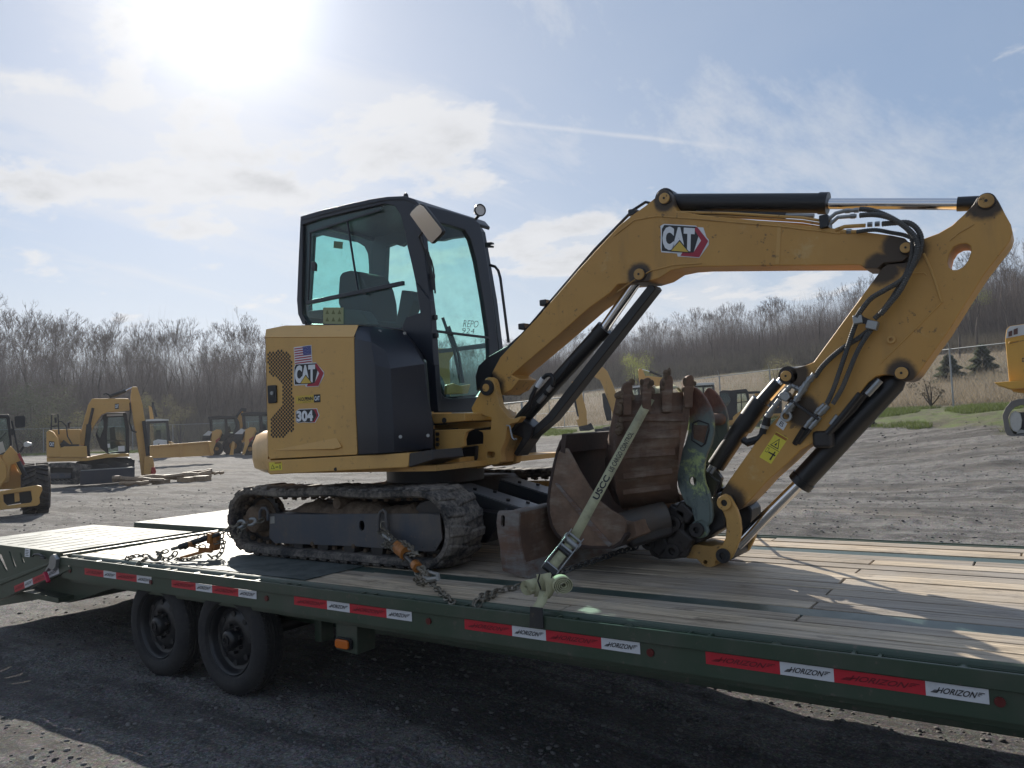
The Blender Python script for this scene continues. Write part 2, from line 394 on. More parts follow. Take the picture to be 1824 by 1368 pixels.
def woodm(name, c1, c2, grey):
    s = S(name); r = s.rnd(); mp = s.t.nodes.new('ShaderNodeMapping'); s.t.links.new(s.tc.outputs['Object'], mp.inputs[0])
    cmb_ = s.t.nodes.new('ShaderNodeCombineXYZ'); s.t.links.new(s.m('MULTIPLY', r, 37.0), cmb_.inputs[0]); s.t.links.new(s.m('MULTIPLY', r, 11.0), cmb_.inputs[1])
    s.t.links.new(cmb_.outputs[0], mp.inputs[1]); mp.inputs[3].default_value = (1.1, 30, 10)
    n = s.t.nodes.new('ShaderNodeTexNoise'); s.t.links.new(mp.outputs[0], n.inputs[0]); n.inputs['Scale'].default_value = 1.6; n.inputs['Detail'].default_value = 8; n.inputs['Roughness'].default_value = .7; n.inputs['Distortion'].default_value = .5
    g = n.outputs[0]; big = s.noise(2.2, 5, .6)
    c = s.mix(s.ramp(g, .34, .66), c1, c2)
    c = s.mix(s.m('MULTIPLY', s.ramp(big, .4, .7), .55), c, grey)
    c = s.mix(1.0, c, s.mix(r, (.66, .66, .68), (1.15, 1.10, 1.02)), 'MULTIPLY')
    v = s.vor(2.1, (1, 3.2, 1)); kn = s.ramp(s.m('ADD', v, s.m('MULTIPLY', g, .1)), .05, .105, 1, 0)
    st = s.ramp(s.noise(5, 7, .7, (1, 1.8, 1), off=(9, 1, 0)), .54, .70, 0, .6)
    c = s.mix(s.m('MULTIPLY', kn, .7), c, (.07, .045, .03)); c = s.mix(st, c, (.10, .075, .055))
    s.set('Base Color', c).set('Roughness', .54).bump(s.m('ADD', g, s.m('MULTIPLY', s.noise(60, 3), .3)), .35, .004); return s.mat
WOOD = woodm('weathered_plank_wood', (.22, .18, .13), (.60, .51, .39), (.40, .375, .34))
TIMBER = woodm('old_timber', (.22, .14, .08), (.40, .29, .18), (.2, .17, .13))
def tape(name, col):
    s = S(name); n = s.noise(20, 5, .7); s.set('Base Color', s.mix(s.ramp(n, .5, .75, 0, .35), col, tuple(q * .55 + .03 for q in col))).set('Roughness', .3)
    v = s.vor(140, (1, 1, 1)); s.bump(v, .15, .001); return s.mat
RED = tape('red_reflector_film', (.50, .018, .035)); WHITE = tape('white_reflector_film', (.62, .63, .65))
INK = plain('black_ink', (.012, .012, .014), .5); INKR = plain('dark_red_ink', (.15, .008, .016), .5)
PRW = plain('white_print', (.72, .74, .76), .35); PRR = plain('crimson_print', (.36, .015, .04), .35); PRY = plain('yellow_print', (.62, .42, .06), .35)
PRB = plain('navy_print', (.03, .04, .22), .4); PRK = plain('black_print', (.010, .011, .014), .35); LABY = plain('warning_label_yellow', (.72, .62, .06), .4)
def tread():
    s = S('diamond_plate_steel'); mp = s.t.nodes.new('ShaderNodeMapping'); s.t.links.new(s.tc.outputs['Object'], mp.inputs[0]); mp.inputs[2].default_value = (0, 0, math.pi / 4)
    br = s.t.nodes.new('ShaderNodeTexChecker'); s.t.links.new(mp.outputs[0], br.inputs[0]); br.inputs['Scale'].default_value = 40
    n = s.noise(6, 6, .65)
    s.set('Base Color', s.mix(s.ramp(n, .4, .7), (.085, .10, .10), (.035, .05, .046))).set('Metallic', .2).set('Roughness', s.m('ADD', .52, s.m('MULTIPLY', n, .25))).bump(br.outputs['Fac'], .55, .004); return s.mat
TREAD = tread()
STRIP = paint('bare_worn_green_steel', (.035, .065, .055), .33, (.17, .18, .18), .55, metal=.15, bump=.1)
def glass(name, tint, refl=.05):
    mt = bpy.data.materials.new(name); mt.use_nodes = True; t = mt.node_tree; t.nodes.clear()
    o = t.nodes.new('ShaderNodeOutputMaterial'); a = t.nodes.new('ShaderNodeBsdfTransparent'); a.inputs[0].default_value = (*tint, 1)
    g = t.nodes.new('ShaderNodeBsdfGlossy'); g.inputs['Roughness'].default_value = .03
    dn = t.nodes.new('ShaderNodeBsdfDiffuse'); dn.inputs[0].default_value = (.35, .36, .33, 1)
    lw = t.nodes.new('ShaderNodeLayerWeight'); lw.inputs[0].default_value = .5; fr = t.nodes.new('ShaderNodeMath'); fr.operation = 'MULTIPLY_ADD'; pw = t.nodes.new('ShaderNodeMath'); pw.operation = 'POWER'; t.links.new(lw.outputs['Facing'], pw.inputs[0]); pw.inputs[1].default_value = 4; t.links.new(pw.outputs[0], fr.inputs[0]); fr.inputs[1].default_value = .5; fr.inputs[2].default_value = .03
    tc_ = t.nodes.new('ShaderNodeTexCoord'); n = t.nodes.new('ShaderNodeTexNoise'); t.links.new(tc_.outputs['Object'], n.inputs[0]); n.inputs['Scale'].default_value = 7; n.inputs['Detail'].default_value = 8; n.inputs['Roughness'].default_value = .72
    mr = t.nodes.new('ShaderNodeMapRange'); t.links.new(n.outputs[0], mr.inputs[0]); mr.inputs[1].default_value = .45; mr.inputs[2].default_value = .75; mr.inputs[3].default_value = .01; mr.inputs[4].default_value = .07
    m1 = t.nodes.new('ShaderNodeMixShader'); t.links.new(mr.outputs[0], m1.inputs[0]); t.links.new(a.outputs[0], m1.inputs[1]); t.links.new(dn.outputs[0], m1.inputs[2])
    m2 = t.nodes.new('ShaderNodeMixShader'); t.links.new(fr.outputs[0], m2.inputs[0]); t.links.new(m1.outputs[0], m2.inputs[1]); t.links.new(g.outputs[0], m2.inputs[2]); t.links.new(m2.outputs[0], o.inputs[0]); return mt
GLASS = glass('green_tinted_glass', (.84, .97, .95)); GLASSB = glass('machine_cab_glass', (.80, .90, .89))
SEAT = plain('seat_fabric', (.03, .036, .045), .85); PLG = plain('grey_plastic', (.06, .065, .07), .55)
AMBER = plain('amber_lens', (.55, .13, .012), .2); LENS = plain('clear_lens', (.6, .6, .6), .1)

# ---------------------------------------------------------------- lettering
_txt = {}
def glyphs(sx, bold):
    if (sx, bold) in _txt: return _txt[(sx, bold)]
    cu = bpy.data.curves.new('lettering', 'FONT'); cu.body = sx; cu.offset = bold; cu.fill_mode = 'FRONT'; cu.resolution_u = 3
    ob = bpy.data.objects.new('lettering', cu); COL.objects.link(ob); dg = bpy.context.evaluated_depsgraph_get(); dg.update()
    me = bpy.data.meshes.new_from_object(ob.evaluated_get(dg)); v = [tuple(q.co) for q in me.vertices]; f = [tuple(p.vertices) for p in me.polygons]
    bpy.data.objects.remove(ob); x0 = min(q[0] for q in v); x1 = max(q[0] for q in v); y0 = min(q[1] for q in v); y1 = max(q[1] for q in v)
    v = [((q[0] - x0) / (x1 - x0), (q[1] - y0) / (y1 - y0)) for q in v]; _txt[(sx, bold)] = (v, f); return v, f
class Face:
    """a flat patch: O corner, U and V edges; print lies a hair proud of it"""
    def __init__(s, O, U, V):
        s.O, s.U, s.V = Vector(O), Vector(U), Vector(V); s.N = s.U.cross(s.V).normalized()
        if s.N.dot(CAM - s.O) < 0: s.N = -s.N
    def p(s, u, v, off): return s.O + s.U * u + s.V * v + s.N * off
    def poly(s, P, off, name, mat, par): return MB().prism([s.p(u, v, off) for u, v in P], s.N * -.0008).build(name, mat, par)
    def text(s, t, u0, v0, u1, v1, off, mat, par, bold=.02, shear=0.0, name='lettering'):
        v, f = glyphs(t, bold); mb = MB(); mb.add([s.p(u0 + a * (u1 - u0) + shear * b, v0 + b * (v1 - v0), off) for a, b in v], f); return mb.build(name, mat, par)
def face_from(k, tl, tr, bl, plane):
    a, b, c = (onp(k, *q, *plane) for q in (bl, None or bl, tl)), 0, 0
def facepx(k, bl, br, tl, Pp, n):
    o = onp(k, *bl, Pp, n); return Face(o, onp(k, *br, Pp, n) - o, onp(k, *tl, Pp, n) - o)
def logo_cat(F, par, mats, b=.045):
    k = F.poly([(.02, .16), (.0, .3), (.0, .86), (.06, 1.0), (.72, 1.0), (.98, .62), (.98, .48), (.80, .08), (.40, .08), (.36, .16)], .001, 'emblem_outline', PRW, par)
    F.poly([(.03, .2), (.02, .85), (.07, .97), (.72, .97), (.80, .85), (.68, .2)], .002, 'emblem_backing', PRK, par)
    F.poly([(.74, .97), (.97, .58), (.80, .10), (.42, .10), (.46, .20), (.68, .22), (.83, .58), (.68, .90)], .003, 'emblem_red_hexagon', PRR, par)
    F.text('CAT', .04, .24, .70, .93, .0042, PRW, par, .06)
    F.poly([(.20, .20), (.40, .56), (.62, .20)], .0054, 'emblem_triangle_edge', PRK, par)
    F.poly([(.235, .225), (.40, .51), (.585, .225)], .0064, 'emblem_triangle', PRY, par)


def stained(name, col, spots):
    """worn paint with dark grease thrown round the pins, rubbed patches and runs"""
    s = S(name); big = s.noise(1.4, 6, .62); fine = s.noise(28, 5, .7); run = s.noise(5, 5, .65, (1, 1, .16)); mot = s.noise(4.5, 7, .7, off=(2, 5, 1)); g = None
    for p, r in spots:
        v = s.t.nodes.new('ShaderNodeVectorMath'); v.operation = 'SUBTRACT'; s.t.links.new(s.tc.outputs['Object'], v.inputs[0]); v.inputs[1].default_value = p
        w_ = s.t.nodes.new('ShaderNodeVectorMath'); w_.operation = 'MULTIPLY'; s.t.links.new(v.outputs[0], w_.inputs[0]); w_.inputs[1].default_value = (1, 0, 1)
        l = s.t.nodes.new('ShaderNodeVectorMath'); l.operation = 'LENGTH'; s.t.links.new(w_.outputs[0], l.inputs[0])
        q = s.ramp(l.outputs['Value'], r * .55, r * 2.1, 1, 0); g = q if g is None else s.m('MAXIMUM', g, q)
    gr = s.ramp(s.m('ADD', s.m('MULTIPLY', g, .62), s.m('MULTIPLY', mot, .72)), .56, .86)
    c = s.mix(s.ramp(big, .36, .66, 0, .38), col, tuple(q * f for q, f in zip(col, (.72, .68, .62))))
    c = s.mix(s.ramp(run, .50, .72, 0, .34), c, (.20, .135, .06)); c = s.mix(s.ramp(s.m('ADD', fine, s.m('MULTIPLY', mot, .6)), .93, 1.02, 0, .7), c, (.07, .05, .035))
    c = s.mix(s.ramp(s.noise(7, 9, .78, (1, 1, .5), off=(4, 2, 1)), .71, .76, 0, .75), c, (.09, .065, .04)); c = s.mix(s.ramp(s.noise(3.1, 8, .7, off=(8, 1, 6)), .60, .72, 0, .4), c, (.62, .47, .24))
    c = s.mix(s.m('MULTIPLY', gr, .93), c, (.028, .021, .017)); s.set('Base Color', c).set('Roughness', s.m('ADD', .40, s.m('MULTIPLY', mot, .2))).bump(fine, .12, .004); return s.mat
# ================================================================= GROUND AND HILL
def lerpk(v, ks):
    if v <= ks[0][0]: return ks[0][1]
    for (a, p), (b, q) in zip(ks, ks[1:]):
        if v <= b: return p + (q - p) * (v - a) / (b - a)
    return ks[-1][1]
K_DF = [(-180, 90), (-100, 80), (-68, 76), (-60, 73), (-50, 66), (-40, 55), (-31.7, 46.5), (-16.4, 38), (-3.4, 31), (15, 27), (60, 40), (180, 90)]
K_ZF = [(-180, .8), (-68, .95), (-54, .7), (-31.7, 1.2), (-16, 1.5), (-3.4, 1.5), (60, 1.3), (180, .8)]
K_SL = [(-180, .03), (-68, .03), (-50, .03), (-40, .055), (-31, .082), (-20, .095), (0, .10), (60, .06), (180, .03)]
def fence_d(az): return lerpk(az, K_DF)
def terr(x, y):
    dx, dy = x - CAM.x, y - CAM.y; d = math.hypot(dx, dy); az = math.degrees(math.atan2(dx, dy)); df = fence_d(az); zf = lerpk(az, K_ZF)
    t = min(max((d - df * .45) / (df * .55), 0), 1); z = zf * t * t * (3 - 2 * t)
    if -4.5 < y < 7 and x > -3.2: z -= .17 * min(1, max(0, (x + 3.2) / 2)) * min(1, (y + 4.5) / 1.5, (7 - y) / 3)
    if d > df:
        e = d - df; z += lerpk(az, K_SL) * (e if e < 75 else 75 + (1 - math.exp(-(e - 75) / 60)) * 60)
        z += .35 * noise.noise((x * .05, y * .05, 3)) * min(1, e / 15)
    return z
def soilrelief(x, y, d):
    n = noise.noise
    # churned ruts running roughly across the yard
    u = x * .94 + y * .34; v = -x * .34 + y * .94
    z = 0.0
    if d < 120:
        r = n((u * .14, v * .6, 1.7)) * .06 + n((u * .32, v * 1.5, 5.1)) * .028 + n((u * 1.1, v * 2.4, 8.1)) * .03
        z = r * min(1, max(0, (d - 5) / 6)) + n((x * 1.3, y * 1.3, 0)) * .03 + n((x * 4.1, y * 4.1, 2)) * .02 + max(0, n((x * 2.3, y * 2.3, 9)) - .25) * .10
        if d < 14: z += n((x * 11, y * 11, 4)) * .0045 + n((x * 27, y * 27, 7)) * .0025
        z *= 1 if d > 9 else .75
    return z
def build_ground():
    rad = [0.0]; r_ = .6
    while r_ < 420: rad.append(r_); r_ *= 1.0125 if r_ < 30 else 1.02 if r_ < 130 else 1.06
    angs = []; a = -180.0
    while a < 180:
        angs.append(a); a += .17 if -78 < a < 8 else 3
    vs = []; zone = []; nA = len(angs); sc_ = [(math.sin(math.radians(q)), math.cos(math.radians(q))) for q in angs]
    for r_ in rad:
        for i, q in enumerate(angs):
            x = CAM.x + r_ * sc_[i][0]; y = CAM.y + r_ * sc_[i][1]; df = fence_d(q); inview = -80 < q < 10
            z = terr(x, y) + (soilrelief(x, y, r_) if inview and r_ > .5 else 0)
            vs.append((x, y, z)); e = r_ - df; zone.append(1 / (1 + math.exp(-(e + (7.5 if q > -45 else 5)) * 1.1)) + 1 / (1 + math.exp(-(e - .5) * 1.3)))
    fs = []
    for j in range(len(rad) - 1):
        for i in range(nA): k = (i + 1) % nA; fs.append((j * nA + i, j * nA + k, (j + 1) * nA + k, (j + 1) * nA + i))
    me = bpy.data.meshes.new('ground'); me.from_pydata(vs, [], fs); me.polygons.foreach_set('use_smooth', [True] * len(fs))
    at_ = me.attributes.new('cover', 'FLOAT', 'POINT'); at_.data.foreach_set('value', zone)
    ob = bpy.data.objects.new('ground', me); COL.objects.link(ob); kind(ob, 'structure')
    s = S('gravel_grass_and_field'); T = s.t
    an = T.nodes.new('ShaderNodeAttribute'); an.attribute_name = 'cover'
    n1_ = s.noise(.35, 7, .65, (.5, 1.9, 1)); n2_ = s.noise(5, 8, .72); n3_ = s.noise(46, 5, .75); rut = s.noise(.8, 8, .66, (.22, 1.7, 1), dist=.4); n5 = s.noise(.12, 5, .6)
    g = s.mix(s.ramp(n2_, .35, .68), (.085, .084, .085), (.225, .216, .208))
    g = s.mix(s.ramp(n3_, .45, .66, 0, .85), g, (.38, .365, .345)); g = s.mix(s.ramp(s.noise(90, 3, .7, off=(1, 2, 3)), .50, .60, 0, .7), g, (.05, .048, .047))
    g = s.mix(s.ramp(rut, .42, .56, .62, 0), g, (.040, .037, .036)); g = s.mix(s.ramp(s.noise(2.2, 7, .7, (.4, 1.5, 1), off=(3, 8, 0)), .52, .66, 0, .7), g, (.045, .042, .040))
    g = s.mix(s.ramp(n1_, .5, .72, 0, .55), g, (.23, .205, .175))
    vz = s.vor(55, out='Color'); g = s.mix(.35, g, s.mix(1.0, g, s.mix(.7, (1, 1, 1), vz), 'MULTIPLY'))
    gr = s.mix(s.ramp(s.noise(1.3, 6, .7), .38, .62), (.075, .068, .05), (.085, .12, .032)); gr = s.mix(s.ramp(n2_, .46, .66, 0, .75), gr, (.13, .115, .075))
    fd = s.mix(s.ramp(s.noise(.5, 7, .7, (1, 2.2, 1)), .36, .64), (.10, .08, .058), (.20, .165, .125)); fd = s.mix(s.ramp(n2_, .5, .75, 0, .6), fd, (.24, .205, .155)); fd = s.mix(s.ramp(n5, .5, .62, 0, .45), fd, (.10, .11, .055))
    k = s.m('ADD', an.outputs['Fac'], s.m('MULTIPLY', s.m('SUBTRACT', n1_, .5), 1.3)); k = s.m('ADD', k, s.m('MULTIPLY', s.m('SUBTRACT', n2_, .5), .5))
    c = s.mix(s.ramp(k, .42, .62), g, gr); c = s.mix(s.ramp(an.outputs['Fac'], 1.35, 1.6), c, fd)
    s.set('Base Color', c).set('Roughness', .93); s.b.inputs['Specular IOR Level'].default_value = .25
    s.bump(s.m('ADD', s.m('ADD', s.m('MULTIPLY', n3_, .5), s.m('MULTIPLY', n2_, .6)), s.m('MULTIPLY', rut, .6)), .8, .05)
    me.materials.append(s.mat)
build_ground()
def icoverts():
    bm = bmesh.new(); bmesh.ops.create_icosphere(bm, subdivisions=1, radius=1); v = np.array([q.co[:] for q in bm.verts]); f = np.array([[p.index for p in q.verts] for q in bm.faces]); bm.free(); return v, f
def mass(name, V_, F_, mat, knd='stuff', smooth=False):
    me = bpy.data.meshes.new(name); me.vertices.add(len(V_)); me.vertices.foreach_set('co', np.ascontiguousarray(V_, dtype=np.float32).ravel()); k = F_.shape[1]
    me.loops.add(F_.size); me.loops.foreach_set('vertex_index', np.ascontiguousarray(F_, dtype=np.int32).ravel()); me.polygons.add(len(F_)); me.polygons.foreach_set('loop_start', np.arange(0, F_.size, k, dtype=np.int32))
    me.update(calc_edges=True); me.validate()
    if smooth: me.polygons.foreach_set('use_smooth', [True] * len(me.polygons))
    me.materials.append(mat); ob = bpy.data.objects.new(name, me); COL.objects.link(ob)
    if knd: ob['kind'] = knd
    return ob
def stones():
    rg = np.random.default_rng(3); v, f = icoverts(); VV = []; FF = []; o = 0; n = 14000
    for i in range(n):
        d = 2.2 * (12 ** rg.random()) if i > 500 else rg.uniform(3, 30); az = math.radians(rg.uniform(-76, 6)); x = CAM.x + d * math.sin(az); y = CAM.y + d * math.cos(az)
        s_ = .004 + .011 * rg.random() ** 2.5; s_ *= 1 + d * .05; q = v * (1 + rg.normal(0, .16, v.shape)) * s_ * np.array([rg.uniform(.8, 1.5), rg.uniform(.8, 1.3), rg.uniform(.4, .8)])
        a = rg.uniform(0, 6.28); R_ = np.array([[math.cos(a), -math.sin(a), 0], [math.sin(a), math.cos(a), 0], [0, 0, 1]])
        VV.append(q @ R_.T + np.array([x, y, terr(x, y) + soilrelief(x, y, d) + s_ * .15])); FF.append(f + o); o += len(v)
    s = S('gravel_stone'); r_ = s.vor(9, out='Color'); s.set('Base Color', s.mix(s.ramp(s.noise(7, 2), .35, .65), (.06, .058, .057), (.16, .152, .145))).set('Roughness', .9)
    mass('gravel_stones', np.concatenate(VV), np.concatenate(FF), s.mat)
stones()

# ================================================================= VEGETATION
def barkm(name, c1, c2):
    s = S(name); s.set('Base Color', s.mix(s.m('FRACT', s.m('ADD', s.ramp(s.noise(1.1, 5, .7), .35, .65, 0, .7), s.m('MULTIPLY', s.rnd(), .3))), c1, c2)).set('Roughness', .95); s.b.inputs['Specular IOR Level'].default_value = .1; return s.mat
BARK = barkm('tree_bark', (.055, .047, .041), (.12, .104, .092)); TWIG = barkm('bare_twigs', (.105, .085, .075), (.205, .17, .15)); BRUSH = barkm('bramble_brush', (.11, .092, .072), (.24, .205, .145))
def leafm(name, c1, c2, tr=.3):
    s = S(name); s.set('Base Color', s.mix(s.ramp(s.noise(2.2, 4), .35, .65), c1, c2)).set('Roughness', .8)
    try: s.b.inputs['Transmission Weight'].default_value = 0
    except Exception: pass
    t = s.t; tl = t.nodes.new('ShaderNodeBsdfTranslucent'); tl.inputs[0].default_value = (*[min(1, q * 1.6) for q in c2], 1); mx = t.nodes.new('ShaderNodeMixShader'); mx.inputs[0].default_value = tr
    t.links.new(s.b.outputs[0], mx.inputs[1]); t.links.new(tl.outputs[0], mx.inputs[2]); t.links.new(mx.outputs[0], t.nodes['Material Output'].inputs[0]); return s.mat
LEAF = leafm('spring_leaf', (.13, .15, .035), (.24, .26, .07)); CEDAR = leafm('cedar_needle', (.07, .082, .05), (.12, .13, .08), .2); GRASSM = leafm('grass_blade', (.06, .085, .02), (.12, .155, .045), .2); DRYG = leafm('dry_grass_blade', (.15, .12, .08), (.27, .225, .16), .25); BUDM = leafm('twig_buds', (.13, .12, .055), (.20, .185, .09), .3)
def prism_arr(a, b, ra, rb, k=3):
    t = b - a; l = np.linalg.norm(t) + 1e-9; t = t / l; u = np.cross(t, [0, 0, 1.0]); n = np.linalg.norm(u); u = u / n if n > 1e-3 else np.array([1.0, 0, 0]); v = np.cross(t, u); out = []
    for p, r in ((a, ra), (b, rb)):
        for i in range(k): an = 2 * math.pi * i / k; out.append(p + (u * math.cos(an) + v * math.sin(an)) * r)
    return out
def gen_tree(seed, H, ang, forks, minr=.011, low=.33):
    """bare crown tree of height H: a stem that forks again and again, with side twigs"""
    rg = random.Random(seed); tv = []; tf = []; cv_ = []; cf = []; top = [0]
    def seg(a, b, ra, rb, k):
        V_, F_ = (tv, tf) if k == 6 else (cv_, cf); k = 6 if k == 6 else 3; o = len(V_); V_ += prism_arr(np.array(a), np.array(b), ra, rb, k); top[0] = max(top[0], b[2])
        for i in range(k): j = (i + 1) % k; F_.append((o + i, o + j, o + k + j, o + k + i))
    def limb(p, d, l, r, depth, big):
        n = 3 if depth < 4 else 2; q = p; r1 = max(r * .62, minr)
        for i in range(n):
            d = (d + Vector((rg.gauss(0, .13), rg.gauss(0, .13), rg.gauss(.05, .05)))).normalized(); e = q + d * (l / n); seg(q, e, r + (r1 - r) * i / n, r + (r1 - r) * (i + 1) / n, 6 if big else 3)
            if depth >= 2 and rg.random() < .55:
                for _ in range(1):
                    az = rg.uniform(0, 6.283); s_ = Vector((math.cos(az), math.sin(az), .25)); nd = (d + s_ * .9).normalized(); m_ = q.lerp(e, rg.random()); e2 = m_ + nd * l * rg.uniform(.3, .6); seg(m_, e2, minr * .9, minr * .5, 3)
                    for _2 in range(2): e3 = m_.lerp(e2, rg.uniform(.4, 1)); seg(e3, e3 + (nd + Vector((rg.gauss(0, .5), rg.gauss(0, .5), rg.gauss(.2, .3)))).normalized() * l * rg.uniform(.18, .4), minr * .6, minr * .35, 3)
            q = e
        if depth >= 7 or l < .35: return
        k = 3 if rg.random() < forks else 2; a0 = rg.uniform(0, 6.283)
        for j in range(k):
            az = a0 + j * 6.283 / k + rg.uniform(-.5, .5); u = d.orthogonal().normalized(); v = d.cross(u); t_ = ang * rg.uniform(.6, 1.25) * (.6 if j == 0 else 1)
            nd = (d * math.cos(t_) + (u * math.cos(az) + v * math.sin(az)) * math.sin(t_) + Vector((0, 0, .10))).normalized()
            limb(q, nd, l * rg.uniform(.66, .88), r1 * (.9 if j == 0 else .7), depth + 1, big and depth < 1)
    l0 = H * low; p = Vector((0, 0, -.3)); d = Vector((rg.uniform(-.05, .05), rg.uniform(-.05, .05), 1)).normalized(); r0 = .012 * H * rg.uniform(.8, 1.2)
    m_ = p + d * l0; seg(p, m_, r0, r0 * .75, 6)
    limb(m_, d, H * .19, r0 * .75, 0, True)
    V1 = np.array(tv); V2 = np.array(cv_); s_ = H / top[0]
    return V1 * s_, np.array(tf), V2 * s_, np.array(cf), None
def arr_mesh(name, V_, F_, mat):
    me = bpy.data.meshes.new(name); me.from_pydata([tuple(v) for v in V_], [], [tuple(int(i) for i in f) for f in F_]); me.materials.append(mat); return me
ARCH = []
for i in range(9):
    tv, tf, cv_, cf, bd = gen_tree(200 + i, 10, (.42, .50, .34)[i % 3], (.12, .22, .05)[i % 3], .0085, (.30, .22, .42)[(i // 3) % 3])
    ARCH.append((arr_mesh('trunk', tv, tf, BARK), arr_mesh('crown', cv_, cf, TWIG), cv_, cf, tv, tf))
def tree_thing(nm, label, cat, x, y, s_, k, rz, group, sz=1.0):
    t = thing(nm, label, cat, (x, y, terr(x, y)), group); t.rotation_euler.z = rz; t.scale = (s_, s_, s_ * sz)
    for me, pn in ((ARCH[k][0], 'trunk'), (ARCH[k][1], 'crown')):
        o = bpy.data.objects.new(pn, me); COL.objects.link(o); o.parent = t
    return t
rg = random.Random(11)
def polar(px_, d):
    az = math.degrees(math.atan2(px_ - WPX / 2, FPX)) - 34.71; return CAM.x + d * math.sin(math.radians(az)), CAM.y + d * math.cos(math.radians(az)), az
GL = 'bare trees along the wood edge'
HT = [(0, 14.0), (300, 14.2), (560, 12.8), (900, 9.2), (1150, 8.4), (1400, 7.7), (1550, 8.6), (1750, 9.2), (1850, 9.4)]
for i in range(150):                                     # front ranks along the wood edge
    px_ = -60 + 1960 * (i + rg.uniform(-.4, .4)) / 150
    base = lerpk(px_, [(0, 84), (500, 88), (900, 92), (1500, 92), (1700, 84), (1850, 76)])
    d = base + rg.uniform(0, 9) + (i % 3) * 5
    x, y, az = polar(px_, d); hs = .1 * lerpk(px_, HT)
    left = px_ < 560
    lab = 'bare leafless tree in the tall left part of the wood edge' if left else ('bare leafless tree in the middle part of the wood edge' if px_ < 1550 else 'bare leafless tree on the hillside at the right edge')
    tree_thing('bare_tree', lab, 'tree', x, y, hs * rg.uniform(.80, 1.04), rg.randrange(9), rg.uniform(0, 6.28), ['bare trees of the left wood edge', 'bare trees of the middle wood edge', 'bare trees of the right hillside'][0 if left else 1 if px_ < 1550 else 2], rg.uniform(.92, 1.12))
for px_, d, s_ in ((1745, 66, .80), (1800, 62, .82), (1712, 72, .74)):
    x, y, az = polar(px_, d); tree_thing('bare_tree', {1745: 'tall bare tree nearest the yard, between boom and yellow machine', 1800: 'spreading bare tree above the yellow machine on the right', 1712: 'slender bare tree just right of the raised stick'}[px_], 'tree', x, y, s_, {1745: 2, 1800: 5, 1712: 0}[px_], px_, None)
# the wood behind: one mass of trunks and twigs
VV = []; FF = []; o = 0; nr = np.random.default_rng(5)
for i in range(170):
    k = int(nr.integers(0, 9)); px_ = nr.uniform(-150, 2000); base = lerpk(px_, [(0, 96), (500, 100), (900, 104), (1500, 104), (1850, 92)]); x, y, az = polar(px_, base + nr.uniform(0, 45))
    s_ = .1 * lerpk(px_, HT) * nr.uniform(.72, .96); a = nr.uniform(0, 6.28); R_ = np.array([[math.cos(a), -math.sin(a), 0], [math.sin(a), math.cos(a), 0], [0, 0, 1]])
    for V_, F_ in ((ARCH[k][2], ARCH[k][3]), (ARCH[k][4], ARCH[k][5])):
        if False:
            sel = nr.random(len(F_) // 3) < .55; idx = np.repeat(sel, 3); Fq = F_[:len(idx)][idx]
        else: Fq = F_
        VV.append((V_ * s_) @ R_.T + np.array([x, y, terr(x, y)])); FF.append(Fq + o); o += len(V_)
mass('distant_wood', np.concatenate(VV), np.concatenate(FF), TWIG)
def brush(name, n, fpos, mat, hgt, wd, lean=.5, seed=1):
    r_ = np.random.default_rng(seed); VV = np.zeros((n * 3, 3)); 
    for i in range(n):
        x, y, h = fpos(r_); z = terr(x, y); a = r_.uniform(0, 6.28); w_ = wd * r_.uniform(.6, 1.4); hh = h * hgt * r_.uniform(.5, 1.3); L_ = r_.normal(0, lean, 2) * hh
        VV[i * 3] = (x - math.cos(a) * w_, y - math.sin(a) * w_, z - .03); VV[i * 3 + 1] = (x + math.cos(a) * w_, y + math.sin(a) * w_, z - .03); VV[i * 3 + 2] = (x + L_[0], y + L_[1], z + hh)
    return mass(name, VV, np.arange(n * 3).reshape(-1, 3), mat)
def pos_under(r_):
    px_ = r_.uniform(-120, 1960); b_ = lerpk(px_, [(0, 80), (500, 84), (900, 90), (1500, 88), (1850, 72)]); x, y, az = polar(px_, b_ + abs(r_.normal(0, 9))); h = (1.2 + 1.1 * noise.noise((x * .12, y * .12, 0))) * lerpk(px_, [(0, 1.15), (600, 1.25), (900, 1), (1500, .8), (1850, .6)]); return x, y, max(.3, h)
brush('undergrowth', 70000, pos_under, BRUSH, 2.4, .018, .30, 3)
def pos_saplings(r_):
    px_ = r_.uniform(-120, 1960); b_ = lerpk(px_, [(0, 84), (500, 90), (900, 94), (1500, 92), (1850, 80)]); x, y, az = polar(px_, b_ + r_.uniform(0, 26)); return x, y, lerpk(px_, [(0, 1.5), (560, 1.6), (900, .95), (1900, .9)]) * (1 + .5 * noise.noise((x * .15, y * .15, 5)))
brush('sapling_thicket', 120000, pos_saplings, TWIG, 6.0, .016, .13, 8)
def pos_field(r_):
    px_ = r_.uniform(860, 1960) if r_.random() < .8 else r_.uniform(0, 900); az = math.degrees(math.atan2(px_ - WPX / 2, FPX)) - 34.71; d = fence_d(az) + .6 + 45 * r_.random() ** 1.4; return CAM.x + d * math.sin(math.radians(az)), CAM.y + d * math.cos(math.radians(az)), 1
brush('dry_field_grass', 60000, pos_field, DRYG, .42, .012, .45, 4)
def pos_verge(r_):
    while True:
        px_ = r_.uniform(0, 1960); az = math.degrees(math.atan2(px_ - WPX / 2, FPX)) - 34.71; d = fence_d(az) - 7.5 * r_.random(); x, y = CAM.x + d * math.sin(math.radians(az)), CAM.y + d * math.cos(math.radians(az))
        if noise.noise((x * .35, y * .35, 2)) > .05: return x, y, 1
brush('verge_grass', 80000, pos_verge, GRASSM, .13, .010, .5, 6)
